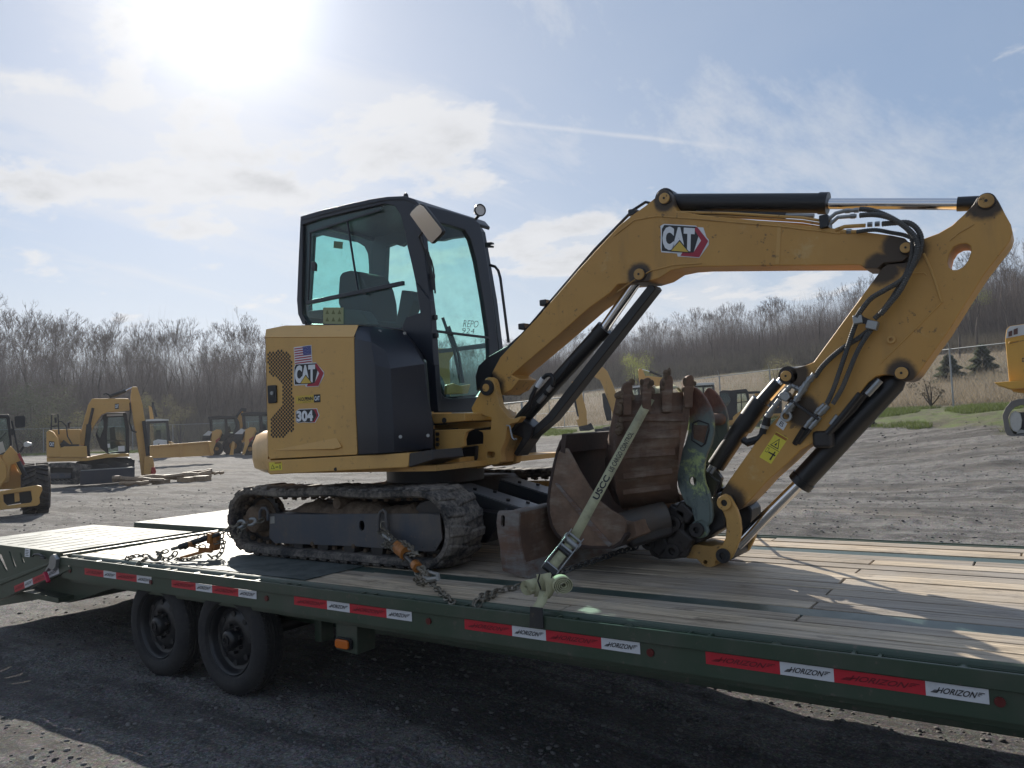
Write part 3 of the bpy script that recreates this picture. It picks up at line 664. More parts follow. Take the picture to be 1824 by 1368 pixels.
def leafy(nm, label, cat, px_, d, H, R_, mat, n, cone=False, grp=None, sz=.05, stem=True):
    x, y, az = polar(px_, d); t = thing(nm, label, cat, (x, y, terr(x, y)), grp); r_ = np.random.default_rng(int(px_ * 7 + d)); o_ = ORI[t.name]
    V_ = []; blobs = [(r_.normal(0, R_ * .45), r_.normal(0, R_ * .45), H * r_.uniform(.3, .9), R_ * r_.uniform(.3, .6)) for _ in range(9)]
    for i in range(n):
        if cone:
            h = H * r_.random() ** 1.3; tier = .75 + .25 * math.sin(h / H * 26); rr_ = R_ * (1 - h / H) ** .85 * tier * math.sqrt(r_.uniform(.2, 1)) + .03; a = r_.uniform(0, 6.28); c_ = np.array([math.cos(a) * rr_, math.sin(a) * rr_, h - rr_ * .12]); dr = np.array([math.cos(a), math.sin(a), -.1]); q = sz * 2.2
        else:
            b_ = blobs[int(r_.integers(0, 9))]; v = r_.normal(0, 1, 3); v /= np.linalg.norm(v); c_ = np.array(b_[:3]) + v * b_[3] * r_.uniform(.3, 1.1); dr = r_.normal(0, 1, 3); q = sz
            if c_[2] < .05: c_[2] = .05 + r_.random() * .3
        dr = dr / np.linalg.norm(dr) * q * r_.uniform(.6, 1.3); s_ = np.cross(dr, r_.normal(0, 1, 3)); s_ = s_ / (np.linalg.norm(s_) + 1e-9) * q * .35
        V_ += [c_ - dr * .5 - s_ * .2, c_ + s_, c_ + dr, c_ - s_]
    V_ = np.array(V_); me = arr_mesh('foliage', V_, np.arange(len(V_)).reshape(-1, 4), mat); f = bpy.data.objects.new('foliage', me); COL.objects.link(f); f.parent = t
    if stem:
        mb = MB(); mb.tube([o_ + Vector((0, 0, -.1)), o_ + Vector((.05, 0, H * .5)), o_ + Vector((0, .05, H * .85))], [.05 * H / 3, .03 * H / 3, .01], 6)
        for b_ in blobs[:7]:
            if not cone: mb.tube([o_ + Vector((0, 0, .1)), o_ + Vector(b_[:3]) * .6, o_ + Vector(b_[:3])], [.03, .02, .008], 5)
        mb.build('stem', BARK, t)
    return t
leafy('evergreen_shrub', 'dark young cedar in the dry field, left of the tall fence post', 'evergreen', 1692, 46, 1.35, .95, CEDAR, 3600, True, sz=.07)
leafy('evergreen_shrub', 'dark young cedar behind the tall fence post at the right', 'evergreen', 1752, 48, 1.6, .95, CEDAR, 3600, True, sz=.07)
leafy('leafing_shrub', 'yellow-green leafing shrub at the wood edge behind the rusty bucket teeth', 'shrub', 1130, 72, 3.6, 1.6, LEAF, 2600, sz=.07)
leafy('leafing_shrub', 'pale green leafing shrub just right of the left excavator stick', 'shrub', 272, 78, 6.2, 1.8, BUDM, 2400, sz=.08)
leafy('leafing_shrub', 'low yellowish shrub behind the wire fence above the stick foot', 'shrub', 1385, 50, 2.3, 1.3, BUDM, 1700, sz=.05)
leafy('leafing_shrub', 'green-budded sapling behind the backhoe loaders', 'shrub', 318, 76, 4.0, 1.7, BUDM, 1300, sz=.07)
leafy('leafing_shrub', 'green-tinged young tree on the far right hillside', 'shrub', 1735, 84, 8.4, 1.8, LEAF, 1800, sz=.08)
leafy('green_bush', 'large dull green bush at the left wood edge above the wheel loader', 'bush', 52, 78, 5.4, 3.0, CEDAR, 6500, sz=.10)
leafy('green_bush', 'olive brown bush to the right of the dull green bush', 'bush', 95, 77, 3.8, 3.0, BUDM, 4200, sz=.09)
leafy('bare_bush', 'small twiggy bush growing against the foot of the wire fence', 'bush', 1655, 32.5, 1.1, .5, BRUSH, 260, sz=.06)

# ================================================================= FENCES
GALV = paint('galvanised_steel', (.30, .32, .33), .45, (.18, .16, .14), .4, metal=.5)
def fence_pt(az, dz=0.0):
    d = fence_d(az); x, y = CAM.x + d * math.sin(math.radians(az)), CAM.y + d * math.cos(math.radians(az)); return Vector((x, y, terr(x, y) + dz))
def fence(az0, az1, label, step=3.0, hgt=2.1, wire=.16, barb=True):
    c_ = fence_pt((az0 + az1) / 2); t = thing('chain_link_fence', label, 'fence', c_)
    P_f = []; a = az0; last = fence_pt(az0); P_f.append(last); da = .02
    while a < az1:
        a += da; p = fence_pt(a)
        if (p - last).length >= step: P_f.append(p); last = p
    for p in P_f:
        MB().cyl(p + Vector((0, 0, -.1)), p + Vector((0, 0, hgt)), .03, 8).build('fence_post', GALV, t, smooth=True)
        if barb: MB().tube([p + Vector((0, 0, hgt)), p + Vector((-.03, -.12, hgt + .28))], .015, 6).build('barb_arm', GALV, t)
    MB().tube([p + Vector((0, 0, hgt)) for p in P_f], .021, 6).build('top_rail', GALV, t, smooth=True)
    mb = MB(); vs = []; fs = []
    for p, q in zip(P_f, P_f[1:]):
        l = (q - p).length; n = int(l / wire); u = (q - p) / l; nn = Vector((-u.y, u.x, 0))
        for i in range(-int(hgt / wire), n):
            for s_ in (1, -1):
                a0 = i * wire; h0 = 0.03; a1 = a0 + (hgt - .03); h1 = hgt
                if a0 < 0: h0 = .03 - a0; a0 = 0
                if a1 > l: h1 = hgt - (a1 - l); a1 = l
                if h1 <= h0: continue
                A_0, A_1 = (a0, a1) if s_ > 0 else (l - a0, l - a1); b0 = p.lerp(q, A_0 / l) + Vector((0, 0, h0)); b1 = p.lerp(q, A_1 / l) + Vector((0, 0, h1)); w_ = Vector((0, 0, .0035)); vs_ = len(vs); vs += [b0 - w_, b1 - w_, b1 + w_, b0 + w_]; fs.append((vs_, vs_ + 1, vs_ + 2, vs_ + 3))
    mb.add(vs, fs); o_ = mb.build('wire_mesh', GALV, t); kind(o_, 'stuff')
    return t
fence(-29.5, 4, 'chain-link fence with barbed wire arms in front of the dry field on the right')
fence(-76, -37.0, 'faint chain-link fence along the foot of the wood behind the backhoes', 3.4, 2.1, .24, False)
gt_ = thing('swing_gate', 'wide galvanised pipe gate standing behind the small excavators', 'gate', fence_pt(-33))
ga, gb = fence_pt(-36.8), fence_pt(-29.9)
for h, r_ in ((.12, .028), (1.86, .034), (1.0, .014)): MB().cyl(ga + Vector((0, 0, h)), gb + Vector((0, 0, h)), r_, 8).build('gate_rail', GALV, gt_, smooth=True)
for i in range(8):
    p = ga.lerp(gb, i / 7); MB().cyl(p + Vector((0, 0, .1)), p + Vector((0, 0, 1.86)), .07 if i in (3,) else .022, 8).build('gate_upright', GALV, gt_, smooth=True)
MB().cyl(gb + Vector((0, 0, -.1)), gb + Vector((0, 0, 2.5)), .045, 10).build('gate_post', GALV, gt_, smooth=True)

# -- HAZE: thin spring air over the yard
mh = bpy.data.materials.new('haze_air'); mh.use_nodes = True; th_ = mh.node_tree; th_.nodes.clear(); vo = th_.nodes.new('ShaderNodeVolumePrincipled'); vo.inputs['Color'].default_value = (.86, .90, 1, 1); vo.inputs['Density'].default_value = .0005; vo.inputs['Anisotropy'].default_value = .35
oo = th_.nodes.new('ShaderNodeOutputMaterial'); th_.links.new(vo.outputs[0], oo.inputs['Volume'])
kind(MB().bb((-432, -436, -8), (432, 430, 46)).build('haze', mh), 'stuff')
# ================================================================= TRAILER
X0, X1, WD = -6.25, 1.6, 2.59
TR = thing('flatbed_trailer', 'dark green flatbed trailer with plank deck and red and white HORIZON tape', 'trailer', (-2.3, 1.295, 0))
rr = random.Random(3)
def planks(ya, yb, n, joints):
    wdt = (yb - ya) / n
    for i in range(n):
        a = ya + i * wdt + .0055; b = ya + (i + 1) * wdt - .0055
        js = [X0 + .03] + joints[i % len(joints)] + [X1]
        for q in range(len(js) - 1):
            z = D + rr.uniform(-.0035, .0025); t = rr.uniform(-.0015, .0015)
            mb = MB(); x0, x1 = js[q] + .005, js[q + 1] - .005
            mb.add([(x0, a, z - .035), (x1, a, z - .035), (x1, b, z - .035), (x0, b, z - .035), (x0, a, z + t), (x1, a, z + t), (x1, b, z - t), (x0, b, z - t)],
                   [(0, 3, 2, 1), (4, 5, 6, 7), (0, 1, 5, 4), (2, 3, 7, 6), (1, 2, 6, 5), (3, 0, 4, 7)])
            mb.build('plank', WOOD, TR, bevel=.003, seg=1)
planks(.125, .475, 3, [[-1.9], [.3], [-3.4, -.92]])
planks(.605, 1.985, 10, [[-3.9, -.92], [.1], [-.92], [-2.4, .7], [-4.2, -.92], [-.1], [-2.9, -.9], [.4], [-3.1, -.88], [-.4]])
planks(2.115, 2.47, 3, [[-2.2], [-.2], [-1.6]])
for ya, yb in ((.478, .602), (1.988, 2.112)):
    MB().bb((X0 + .03, ya, D - .12), (X1, yb, D - .002)).build('deck_strip', STRIP, TR, bevel=.004)
for y0_, y1_, sg in ((0, .012, 1), (WD - .012, WD, -1)):
    MB().bb((X0, y0_, D - .057), (X1, y1_, D + .001)).build('rub_rail', GREEN, TR, bevel=.003)
    yi = .075 if sg > 0 else WD - .12
    mb = MB().bb((X0, yi, D - .2), (X1, yi + .045, D - .012)); mb.tube([(X0, yi + .0225, D - .012), (X1, yi + .0225, D - .012)], .02, 8); mb.build('side_channel', GREEN, TR, bevel=.003)
    ya_, yb_ = (.0135, .075) if sg > 0 else (WD - .075, WD - .0135)
    MB().bb((X0, ya_, D - .157), (X1, ya_ + .012 if sg > 0 else yb_, D - .0585)).build('side_panel', GREEN, TR)
    MB().bb((X0, ya_ + .013, D - .165), (X1, yb_, D - .158)).build('bottom_flange', GREEN, TR)
x = X0 + .12
while x < X1:
    mb = MB(); mb.bb((x, .0135, D - .055), (x + .011, .0745, D - .006)); mb.bb((x + .085, .0135, D - .055), (x + .096, .0745, D - .006)); mb.bb((x, .0145, D - .012), (x + .096, .024, D - .003))
    mb.build('stake_pocket', GREEN, TR)
    MB().cyl((x + .34, .0135, D - .03), (x + .34, .0745, D - .03), .024, 12).build('spacer', GREEN, TR, smooth=True)
    x += .61
# lower main frame seen below the side, cross members, axles
for y in (.46, 2.02): MB().bb((-5.3, y, D - .36), (X1, y + .11, D - .125)).build('main_beam', GREEN, TR, bevel=.006)
for i in range(18):
    xx = -6.1 + i * .41
    MB().bb((xx, .08, D - .155), (xx + .05, WD - .08, D - .04)).build('cross_member', GREEN, TR)
# reflective tape with lettering
def X_of(y, z): pass
TAPES = [(-5.903, -5.635, -5.469, -5.201, -5.022), (-4.786, -4.518, -4.347, -4.083, -3.913), (-3.578, -3.306, -3.132, -2.862, -2.69),
         (-2.355, -2.08, -1.899, -1.623, -1.445), (-1.167, -.884, -.697, -.409, -.229), (.05, .33, .51, .79, .97)]
def horizon(F, par, mat):
    F.text('HORIZON', .17, .30, .78, .72, .0022, mat, par, .014, .055)
    for a, v0 in ((.075, .30), (.10, .38), (.125, .46)):
        F.poly([(a, v0), (a + .10, v0), (a + .115, v0 + .05), (a + .02, v0 + .05)], .0022, 'speed_line', mat, par)
    for a, v0 in ((.845, .67), (.835, .57), (.825, .47)):
        F.poly([(a, v0), (a + .10 - (.67 - v0) * .3, v0), (a + .09 - (.67 - v0) * .3, v0 + .05), (a + .005, v0 + .05)], .0022, 'speed_line', mat, par)
def tape_run(xs, O=None, U=None, V=None):
    for i in range(4):
        a, b = xs[i], xs[i + 1]; red = i % 2 == 0
        O_ = Vector((a, .0105, D - .108)) if O is None else O + U * a
        F = Face(O_, (Vector((b - a, 0, 0)) if U is None else U * (b - a)), Vector((0, 0, .047)) if V is None else V)
        e = .0006 * (i % 2)
        tp = MB().prism([F.p(0, 0, e), F.p(1, 0, e), F.p(1, 1, e), F.p(0, 1, e)], F.N * -.0012).build('reflective_tape', RED if red else WHITE, TR, label='red stretch of HORIZON tape' if red else 'white stretch of HORIZON tape')
        horizon(Face(O_ + F.N * e, F.U, F.V), tp, INKR if red else INK)
for t in TAPES: tape_run(t)
for xx in (-6.02, -4.93, -3.72, -2.48, -1.30, -.10):
    mk = MB().cyl((xx - .1, .0135, D - .095), (xx - .1, .006, D - .095), .016, 14).build('marker_light', plain('dull_red_lens', (.10, .012, .012), .3) if 'dull_red_lens' not in bpy.data.materials else bpy.data.materials['dull_red_lens'], TR, smooth=True)
# hanging post with amber light
_lp = [at('e4', x, y, .10) for x, y in ((668, 300), (925, 320), (930, 868), (675, 800))]
LPC = sum((at('e4', x, y, .10) for x, y in ((700, 650), (880, 790))), Vector()) / 2
MB().prism(_lp, (0, .14, 0)).build('light_post', GREEN, TR, bevel=.006)
am = MB(); A_ = [(-.062, -.022), (-.048, -.032), (.048, -.032), (.062, -.022), (.062, .022), (.048, .032), (-.048, .032), (-.062, .022)]
am.prism([(LPC.x + a, .098, LPC.z + b) for a, b in A_], (0, -.016, 0)); am.build('amber_light_bezel', HOSE, TR, bevel=.004)
am = MB(); am.prism([(LPC.x + a * .82, .081, LPC.z + b * .78) for a, b in A_], (0, -.014, 0)); am.build('amber_light', AMBER, TR, bevel=.006)
MB().bb((-3.80, .34, D - .42), (-3.74, .44, D - .165)).build('suspension_bracket', GREEN, TR, bevel=.005)
# wheels: dual tandem, near and far
RW = .345
def wheel(X, y0, wdt=.205, full=True):
    c = Vector((X, y0, RW)); ax = Vector((0, 1, 0))
    wpar = bpy.data.objects.new('wheel', None); COL.objects.link(wpar); wpar.parent = TR
    prof = [(.045, .215), (.012, .235), (.002, .262), (.004, .292), (.018, .318), (.035, .333), (.045, .338)]
    t = MB(); t.lathe(prof, c, ax, 64)
    # tread ribs with grooves
    gr = []; y = .045; ribs = 5; rw_ = (wdt - .09) / ribs
    for i in range(ribs):
        gr += [(y + .002, .339 if i in (0, 4) else .3425), (y + rw_ - .009, .339 if i in (0, 4) else .3425), (y + rw_ - .008, .330), (y + rw_ + .001, .330)]; y += rw_
    t.lathe([(.045, .338)] + gr[:-2] + [(wdt - .045, .338), (wdt - .02, .32), (wdt - .004, .29), (wdt - .002, .25), (wdt - .04, .215)], c, ax, 64)
    t.build('tyre', TYRE, wpar, smooth=30)
    # sipes: small blocks across the shoulder ribs
    sp = MB()
    for k in range(64):
        an = 2 * math.pi * k / 64; u = Vector((math.cos(an), 0, math.sin(an))); v = Vector((-math.sin(an), 0, math.cos(an)))
        for yy in (.052, wdt - .056): sp.box(c + u * .3405 + Vector((0, yy, 0)), (.012, .022, .016), Matrix((u, Vector((0, 1, 0)), v)).transposed())
    kind(sp.build('tread_block', TYRE, wpar), 'stuff')
    rm = MB(); rm.lathe([(.030, .222), (.026, .215), (.034, .205), (.05, .200), (.075, .190), (.082, .170), (.066, .150), (.062, .118), (.058, .10), (.066, .085), (.070, .0)], c, ax, 48)
    rm.build('rim', plain('black_rim', (.007, .008, .010), .4) if 'black_rim' not in bpy.data.materials else bpy.data.materials['black_rim'], wpar, smooth=45)
    hb = MB(); hb.lathe([(.07, .062), (.02, .060), (.008, .052), (.004, .040), (.004, .0)], c, ax, 24); hb.build('hub', BLACK, wpar, smooth=45)
    hb = MB(); hb.ring(c + Vector((0, .004, 0)), c + Vector((0, -.004, 0)), .030, .020, 20); hb.build('hub_cap', GREASE, wpar, smooth=True)
    for k in range(8):
        an = 2 * math.pi * (k + .3) / 8; u = Vector((math.cos(an), 0, math.sin(an)))
        MB().cyl(c + u * .082 + Vector((0, .07, 0)), c + u * .082 + Vector((0, .036, 0)), .0115, 6).build('lug_nut', GREASE, wpar)
    for k in range(8):
        an = 2 * math.pi * (k + .05) / 8; u = Vector((math.cos(an), 0, math.sin(an)))
        MB().cyl(c + u * .150 + Vector((0, .068, 0)), c + u * .150 + Vector((0, .0605, 0)), .019, 12).build('vent_hole', INK, wpar)
    return wpar
for X in (-4.285, -5.08):
    wheel(X, .055); wheel(X, 2.33)
    MB().cyl((X, .2, RW), (X, 2.4, RW), .05, 14).build('axle', BLACK, TR, smooth=True)
    MB().beam((X - .42, .62, RW + .06), (X + .42, .62, RW + .06), .07, .06).build('leaf_spring', BLACK, TR)
# steel plate over the wheels (deck cut-out), diamond pattern
MB().bb((-5.62, .127, D + .0015), (-3.62, .60, D + .0065)).build('tread_plate', TREAD, TR)
# dovetail: side plate with slots, lower beam, gusset behind
Y0 = 0.004
side = pts('e1', [(-60, 583), (690, 672), (700, 735), (690, 800), (560, 815), (30, 1030), (-60, 1060)], Y0 + .006)
slots = [pts('e1', q, Y0 + .006) for q in ([(100, 665), (118, 668), (188, 840), (178, 862), (158, 838)], [(226, 680), (242, 684), (286, 790), (276, 815), (258, 792)], [(-20, 650), (10, 690), (88, 880), (80, 905), (50, 872), (-30, 720)])]
MB().prism(side, (0, .012, 0), slots).build('dovetail_side', GREEN, TR)
b = pts('e1', [(-80, 1075), (600, 790), (700, 730), (820, 870), (690, 935), (0, 1225), (-80, 1262)], Y0)
MB().prism(b, (0, .05, 0)).build('dovetail_beam', GREEN, TR, bevel=.003)
MB().prism(pts('e1', [(-80, 1030), (420, 850), (560, 800), (560, 822), (420, 885), (-80, 1085)], Y0 - .012), (0, .03, 0)).build('dovetail_rail', GREEN, TR, bevel=.003)
MB().prism(pts('e1', [(-80, 1262), (500, 1010), (690, 935), (830, 880), (1600, 1015), (1500, 1040), (1320, 1090), (800, 1262), (480, 1218), (-80, 1310)], .22), (0, 2.1, 0)).build('dovetail_underframe', GREEN, TR)
o1 = at('e1', 175, 1140, Y0); o2 = at('e1', 690, 920, Y0); tU = (o2 - o1); tl = tU.length; tU.normalize(); tV = tU.cross(Vector((0, -1, 0))).normalized() * .05
if tV.z < 0: tV = -tV
tape_run((0, tl * .24, tl * .43, tl * .76, tl), o1 + Vector((0, -.002, 0)), tU, tV)
MB().beam(at('e1', 520, 905, -.03), at('e1', 565, 1025, -.03), .03, .02).build('release_handle', plain('red_grip', (.45, .02, .06), .4), TR, bevel=.006)
MB().prism(pts('e1', [(575, 730), (610, 700), (650, 760), (640, 850), (605, 890), (560, 860), (530, 905), (515, 890), (560, 820)], -.03), (0, .03, 0)).build('ramp_latch', STEEL, TR, bevel=.004)
MB().tube(pts('e1', [(380, 725), (400, 700), (455, 698), (500, 722), (520, 745), (470, 742)], -.01), .008, 6).build('lift_handle', GREASE, TR, smooth=True)
F = facepx('e1', (286, 725), (344, 732), (290, 632), (0, 0, 0), (0, 1, 0)); F.poly([(0, 0), (1, 0), (1, 1), (0, 1)], .0, 'sticker', PRW, TR)
for i in range(4): F.poly([(.15, .15 + i * .2), (.8 - .1 * (i % 2), .15 + i * .2), (.8 - .1 * (i % 2), .22 + i * .2), (.15, .22 + i * .2)], .0015, 'sticker_print', PLG, TR)
# folding ramps, lying level behind the deck
def ramp_(y0, y1, xa, xb, z, nm):
    rp = bpy.data.objects.new('ramp', None); COL.objects.link(rp); rp.parent = TR; rp['label'] = nm
    outer = [(xa, y0, z), (xb, y0, z), (xb, y1, z), (xa, y1, z)]; holes = []
    wy = (y1 - y0); n = 4
    rng = random.Random(5)
    for r_ in range(8):
        for c_ in range(2):
            cx = xb - .10 - r_ * .19; ya = y0 + wy * (.06 + .49 * c_); yb = ya + wy * .39
            if cx < xa + .08: continue
            holes.append([(cx - .012, ya, z), (cx + .012, ya, z), (cx + .012 - .0, yb, z), (cx - .012, yb, z)])
    MB().prism(outer, (0, 0, -.008), holes).build('ramp_plate', TREAD, rp)
    for yy in (y0 + .0, y1 - .035): MB().bb((xa, yy, z - .075), (xb, yy + .035, z - .0085)).build('ramp_side_bar', GREEN, rp, bevel=.003)
    for xx in (xa, xb - .03): MB().bb((xx, y0 + .036, z - .07), (xx + .03, y1 - .036, z - .0085)).build('ramp_end_bar', GREEN, rp, bevel=.003)
ramp_(.05, 1.19, -8.1, -6.37, D + .022, 'near ramp, plate cut with slots')
ramp_(1.42, 2.54, -7.75, -6.20, D + .03, 'far ramp behind the near one')
MB().cyl((-6.31, .05, D - .01), (-6.31, 2.54, D - .01), .022, 12).build('ramp_hinge', GREEN, TR, smooth=True)
MB().bb((-6.62, .05, D - .16), (-6.26, 2.54, D - .08)).build('rear_cross_beam', GREEN, TR, bevel=.004)
MB().bb((-7.9, .10, .36), (-6.5, 2.5, .40)).build('dovetail_floor', GREEN, TR)
# ================================================================= MAIN EXCAVATOR
EX = thing('compact_excavator', 'yellow compact excavator numbered 304 with dark cab, chained down on the trailer', 'excavator', (-3.75, 1.53, D))
def track(y0, y1):
    tk = bpy.data.objects.new('rubber_track', None); COL.objects.link(tk); tk.parent = EX
    # closed loop in XZ: rear sprocket, front idler
    zr, zf, R = D + .252, D + .250, .192; xr, xf = -4.76, -3.13
    loop = []
    def arc(cx, cz, a0, a1, n, r):
        for i in range(n + 1):
            a = math.radians(a0 + (a1 - a0) * i / n); loop.append((cx + r * math.cos(a), cz + r * math.sin(a)))
    arc(xr, zr, 92, 268 - 18, 16, R)
    n = 22
    x0, z0 = -4.62, D + .056; x1, z1 = -3.19, D + .056
    for i in range(n + 1): loop.append((x0 + (x1 - x0) * i / n, z0))
    arc(xf, zf, -72, 88, 16, R + .012)
    for i in range(1, n):
        t = i / n; loop.append((xf + (xr - xf) * t, zf + R + .012 + (zr - zf - .012) * t - .012 * math.sin(t * math.pi * 2) ** 2))
    # resample evenly
    pl = loop + [loop[0]]; L_ = [0]
    for i in range(1, len(pl)): L_.append(L_[-1] + math.hypot(pl[i][0] - pl[i - 1][0], pl[i][1] - pl[i - 1][1]))
    NL = 46; M_ = NL * 4; rs = []
    for k in range(M_):
        s_ = L_[-1] * k / M_
        i = max(1, next(q for q in range(1, len(L_)) if L_[q] >= s_)); t = (s_ - L_[i - 1]) / (L_[i] - L_[i - 1] + 1e-9)
        rs.append((pl[i - 1][0] + (pl[i][0] - pl[i - 1][0]) * t, pl[i - 1][1] + (pl[i][1] - pl[i - 1][1]) * t))
    cx = (xr + xf) / 2; cz = D + .26; nor = []
    for k in range(M_):
        a = rs[(k - 1) % M_]; b_ = rs[(k + 1) % M_]; t = Vector((b_[0] - a[0], 0, b_[1] - a[1])).normalized(); nn = Vector((-t.z, 0, t.x))
        if nn.dot(Vector((rs[k][0] - cx, 0, (rs[k][1] - cz) * 3))) < 0: nn = -nn
        nor.append(nn)
    mb = MB(); rows = []
    for k in range(M_ + 1):
        q = rs[k % M_]; nn = nor[k % M_]; p = Vector((q[0], 0, q[1]))
        rows.append([p - nn * .016 + Vector((0, y0 + .02, 0)), p - nn * .004 + Vector((0, y0, 0)), p + nn * .024 + Vector((0, y0 - .004, 0)), p + nn * .034 + Vector((0, y0 + .012, 0)), p + nn * .034 + Vector((0, y1 - .012, 0)), p + nn * .024 + Vector((0, y1 + .004, 0)), p - nn * .004 + Vector((0, y1, 0)), p - nn * .016 + Vector((0, y1 - .02, 0)), p - nn * .016 + Vector((0, y0 + .02, 0))])
    mb.grid(rows); mb.build('track_belt', RUB, tk, smooth=50)
    lg = MB(); gt = MB(); rg = random.Random(int(y0 * 100)); ym = (y0 + y1) / 2
    for k in range(NL):
        for half in (0, 1):
            kk = (k * 4 + 2 * half) % M_; q = rs[kk]; nn = nor[kk]; t = Vector((nn.z, 0, -nn.x)); p = Vector((q[0], 0, q[1])) + nn * .029
            ya, yb = ((y0 - .004, ym + .035) if half == 0 else (ym - .035, y1 + .004)); lean = .022 if half == 0 else -.022; h = .020 + rg.uniform(-.003, .003); hw = .040
            A = [p + t * (-hw) + Vector((0, ya, 0)), p + t * (hw) + Vector((0, ya, 0)), p + t * (hw * .8 + lean) + Vector((0, yb, 0)), p + t * (-hw * .8 + lean) + Vector((0, yb, 0))]
            B = [a * 1 + nn * h + t * (q2 * .010) + Vector((0, q3 * .012, 0)) for a, q2, q3 in zip(A, (1, -1, -1, 1), (1, 1, -1, -1))]
            lg.add(A + B, [(0, 1, 5, 4), (1, 2, 6, 5), (2, 3, 7, 6), (3, 0, 4, 7), (4, 5, 6, 7), (0, 3, 2, 1)])
        q = rs[k * 4]; nn = nor[k * 4]
        for yy in (ym - .055, ym + .055): gt.box(Vector((q[0], yy, q[1])) - nn * .026, (.034, .03, .030), Matrix((Vector((nn.z, 0, -nn.x)), Vector((0, 1, 0)), nn)).transposed())
    lg.build('tread_lug', RUB, tk, bevel=.009, seg=2); kind(gt.build('guide_tooth', DIRT, tk, bevel=.006, seg=1), 'stuff')
    near = y0 < 1.5; yo = y0 + .035 if near else y1 - .035; sg = 1 if near else -1
    # drive motor and sprocket
    mb = MB(); mb.lathe([(0, 0), (0, .085), (.012, .095), (.10, .098), (.10, .135), (.13, .14), (.13, .17), (.165, .17), (.165, 0)], (xr, y0 + .045 if near else y1 - .045, zr - .0), (0, sg, 0), 28)
    mb.build('drive_hub', DIRT, tk, smooth=40)
    sp = MB(); T_ = 22; op = []
    for i in range(T_ * 4):
        a = 2 * math.pi * i / (T_ * 4); r_ = .182 if i % 4 in (0, 1) else .165; op.append((xr + r_ * math.cos(a), ym - .012, zr + r_ * math.sin(a)))
    sp.prism(op, (0, .024, 0)); sp.build('sprocket', GREASE, tk)
    mb = MB(); mb.lathe([(0, 0), (0, .06), (.02, .075), (.025, .16), (.05, .178), (.08, .178), (.085, .15), (.12, .15), (.125, .178), (.16, .178), (.17, .155), (.17, 0)], (xf, ym - .085, zf), (0, 1, 0), 36)
    mb.build('idler_wheel', GREASE, tk, smooth=40)
    for xx in (-4.30, -4.05, -3.80, -3.55, -3.30):
        mb = MB(); mb.lathe([(0, 0), (0, .05), (.05, .055), (.055, .04), (.155, .04), (.16, .055), (.20, .05), (.20, 0)], (xx, ym - .1, D + .10), (0, 1, 0), 18); mb.build('track_roller', GREASE, tk, smooth=40)
    if near:
        mb = MB(); c_ = at('c2', 650, 640, y0 + .06); mb.lathe([(0, 0), (0, .036), (.01, .04), (.16, .04), (.16, 0)], c_, (0, 1, 0), 20); mb.build('carrier_roller', DIRT, tk, smooth=40)
        out = pts('c2', [(262, 700), (400, 705), (880, 700), (1190, 700), (1250, 712), (1262, 850), (1222, 920), (1180, 922), (740, 890), (290, 872), (258, 840)], y0 + .055)
        hole = [at('c2', 795 + 16 * math.cos(a), 770 + 30 * math.sin(a), y0 + .055) for a in [i * math.pi / 6 for i in range(12)]]
        MB().prism(out, (0, .014, 0), [hole]).build('track_frame_side', FRAMEB, tk, bevel=.004)
        MB().prism(out, (0, .012, 0)).build('track_frame_web', GREASE, tk).location = (0, .09, 0)
        MB().prism(pts('c2', [(258, 700), (1250, 700), (1250, 725), (258, 725)], y0 + .07), (0, .20, 0)).build('track_frame_top', FRAMEB, tk, bevel=.006)
        MB().prism(pts('c2', [(270, 850), (740, 880), (1222, 915), (1222, 880), (740, 850), (270, 830)], y0 + .07), (0, .20, 0)).build('track_frame_bottom', GREASE, tk)
        for k_, x_, y_ in (('c2', 505, 875), ('c2', 745, 890)):
            c_ = at(k_, x_, y_, y0 + .05); MB().cyl(c_, c_ + Vector((0, .02, 0)), .016, 6).build('roller_bolt', DIRT, tk)
        for q in ((1150, 895), (1222, 898)):
            c_ = at('c2', q[0], q[1], y0 + .0545); MB().cyl(c_, c_ + Vector((0, -.001, 0)), .004, 8).build('bolt_hole', INK, tk)
        # tie-down loops
        for ps in ([(893, 800), (893, 730), (903, 692), (922, 678), (936, 692), (940, 740), (942, 800)], [(205, 730), (205, 690), (218, 668), (240, 668), (252, 690), (252, 740)]):
            MB().tube(pts('c2', ps, y0 + .035), .0105, 8).build('tie_down_loop', FRAMEB, tk, smooth=True)
        F = facepx('c2', (265, 758), (291, 756), (264, 717), (0, y0 + .054, 0), (0, 1, 0)); F.poly([(0, 0), (1, 0), (1, 1), (0, 1)], .001, 'sticker', plain('dusty_label', (.33, .32, .29), .6), tk)
        # dirt heaped on the frame
        rows = []; X_a, X_b = -4.45, -3.12; nn_ = 60; rd = random.Random(9)
        for i in range(nn_ + 1):
            t = i / nn_; xx = X_a + (X_b - X_a) * t
            base = D + .335 - .0 * t; hh = .03 + .022 * math.sin(t * 9) ** 2 + .03 * noise.noise((xx * 9, 0, 0)) + .03 * max(0, math.sin(t * math.pi))
            hh *= min(1, t * 8, (1 - t) * 8) + .02
            rows.append([Vector((xx, y0 + .065 + .19 * j / 8, base - .02 + hh * math.sin(math.pi * j / 8) ** .6 + (.012 * noise.noise((xx * 25, j * .7, 1.3)) if 0 < j < 8 else 0))) for j in range(9)])
        MB().grid(rows).build('caked_dirt', DIRT, tk, smooth=60)
    else:
        MB().bb((-4.42, y0 + .09, D + .09), (-3.15, y1 - .05, D + .34)).build('track_frame', FRAMEB, tk, bevel=.01)
    MB().bb((-4.0 - .5, ym - .05, D + .10), (-3.2, ym + .05, D + .30)).build('roller_frame', GREASE, tk)
    return tk
YT = .58
track(YT, YT + .33); track(2.16, 2.49)
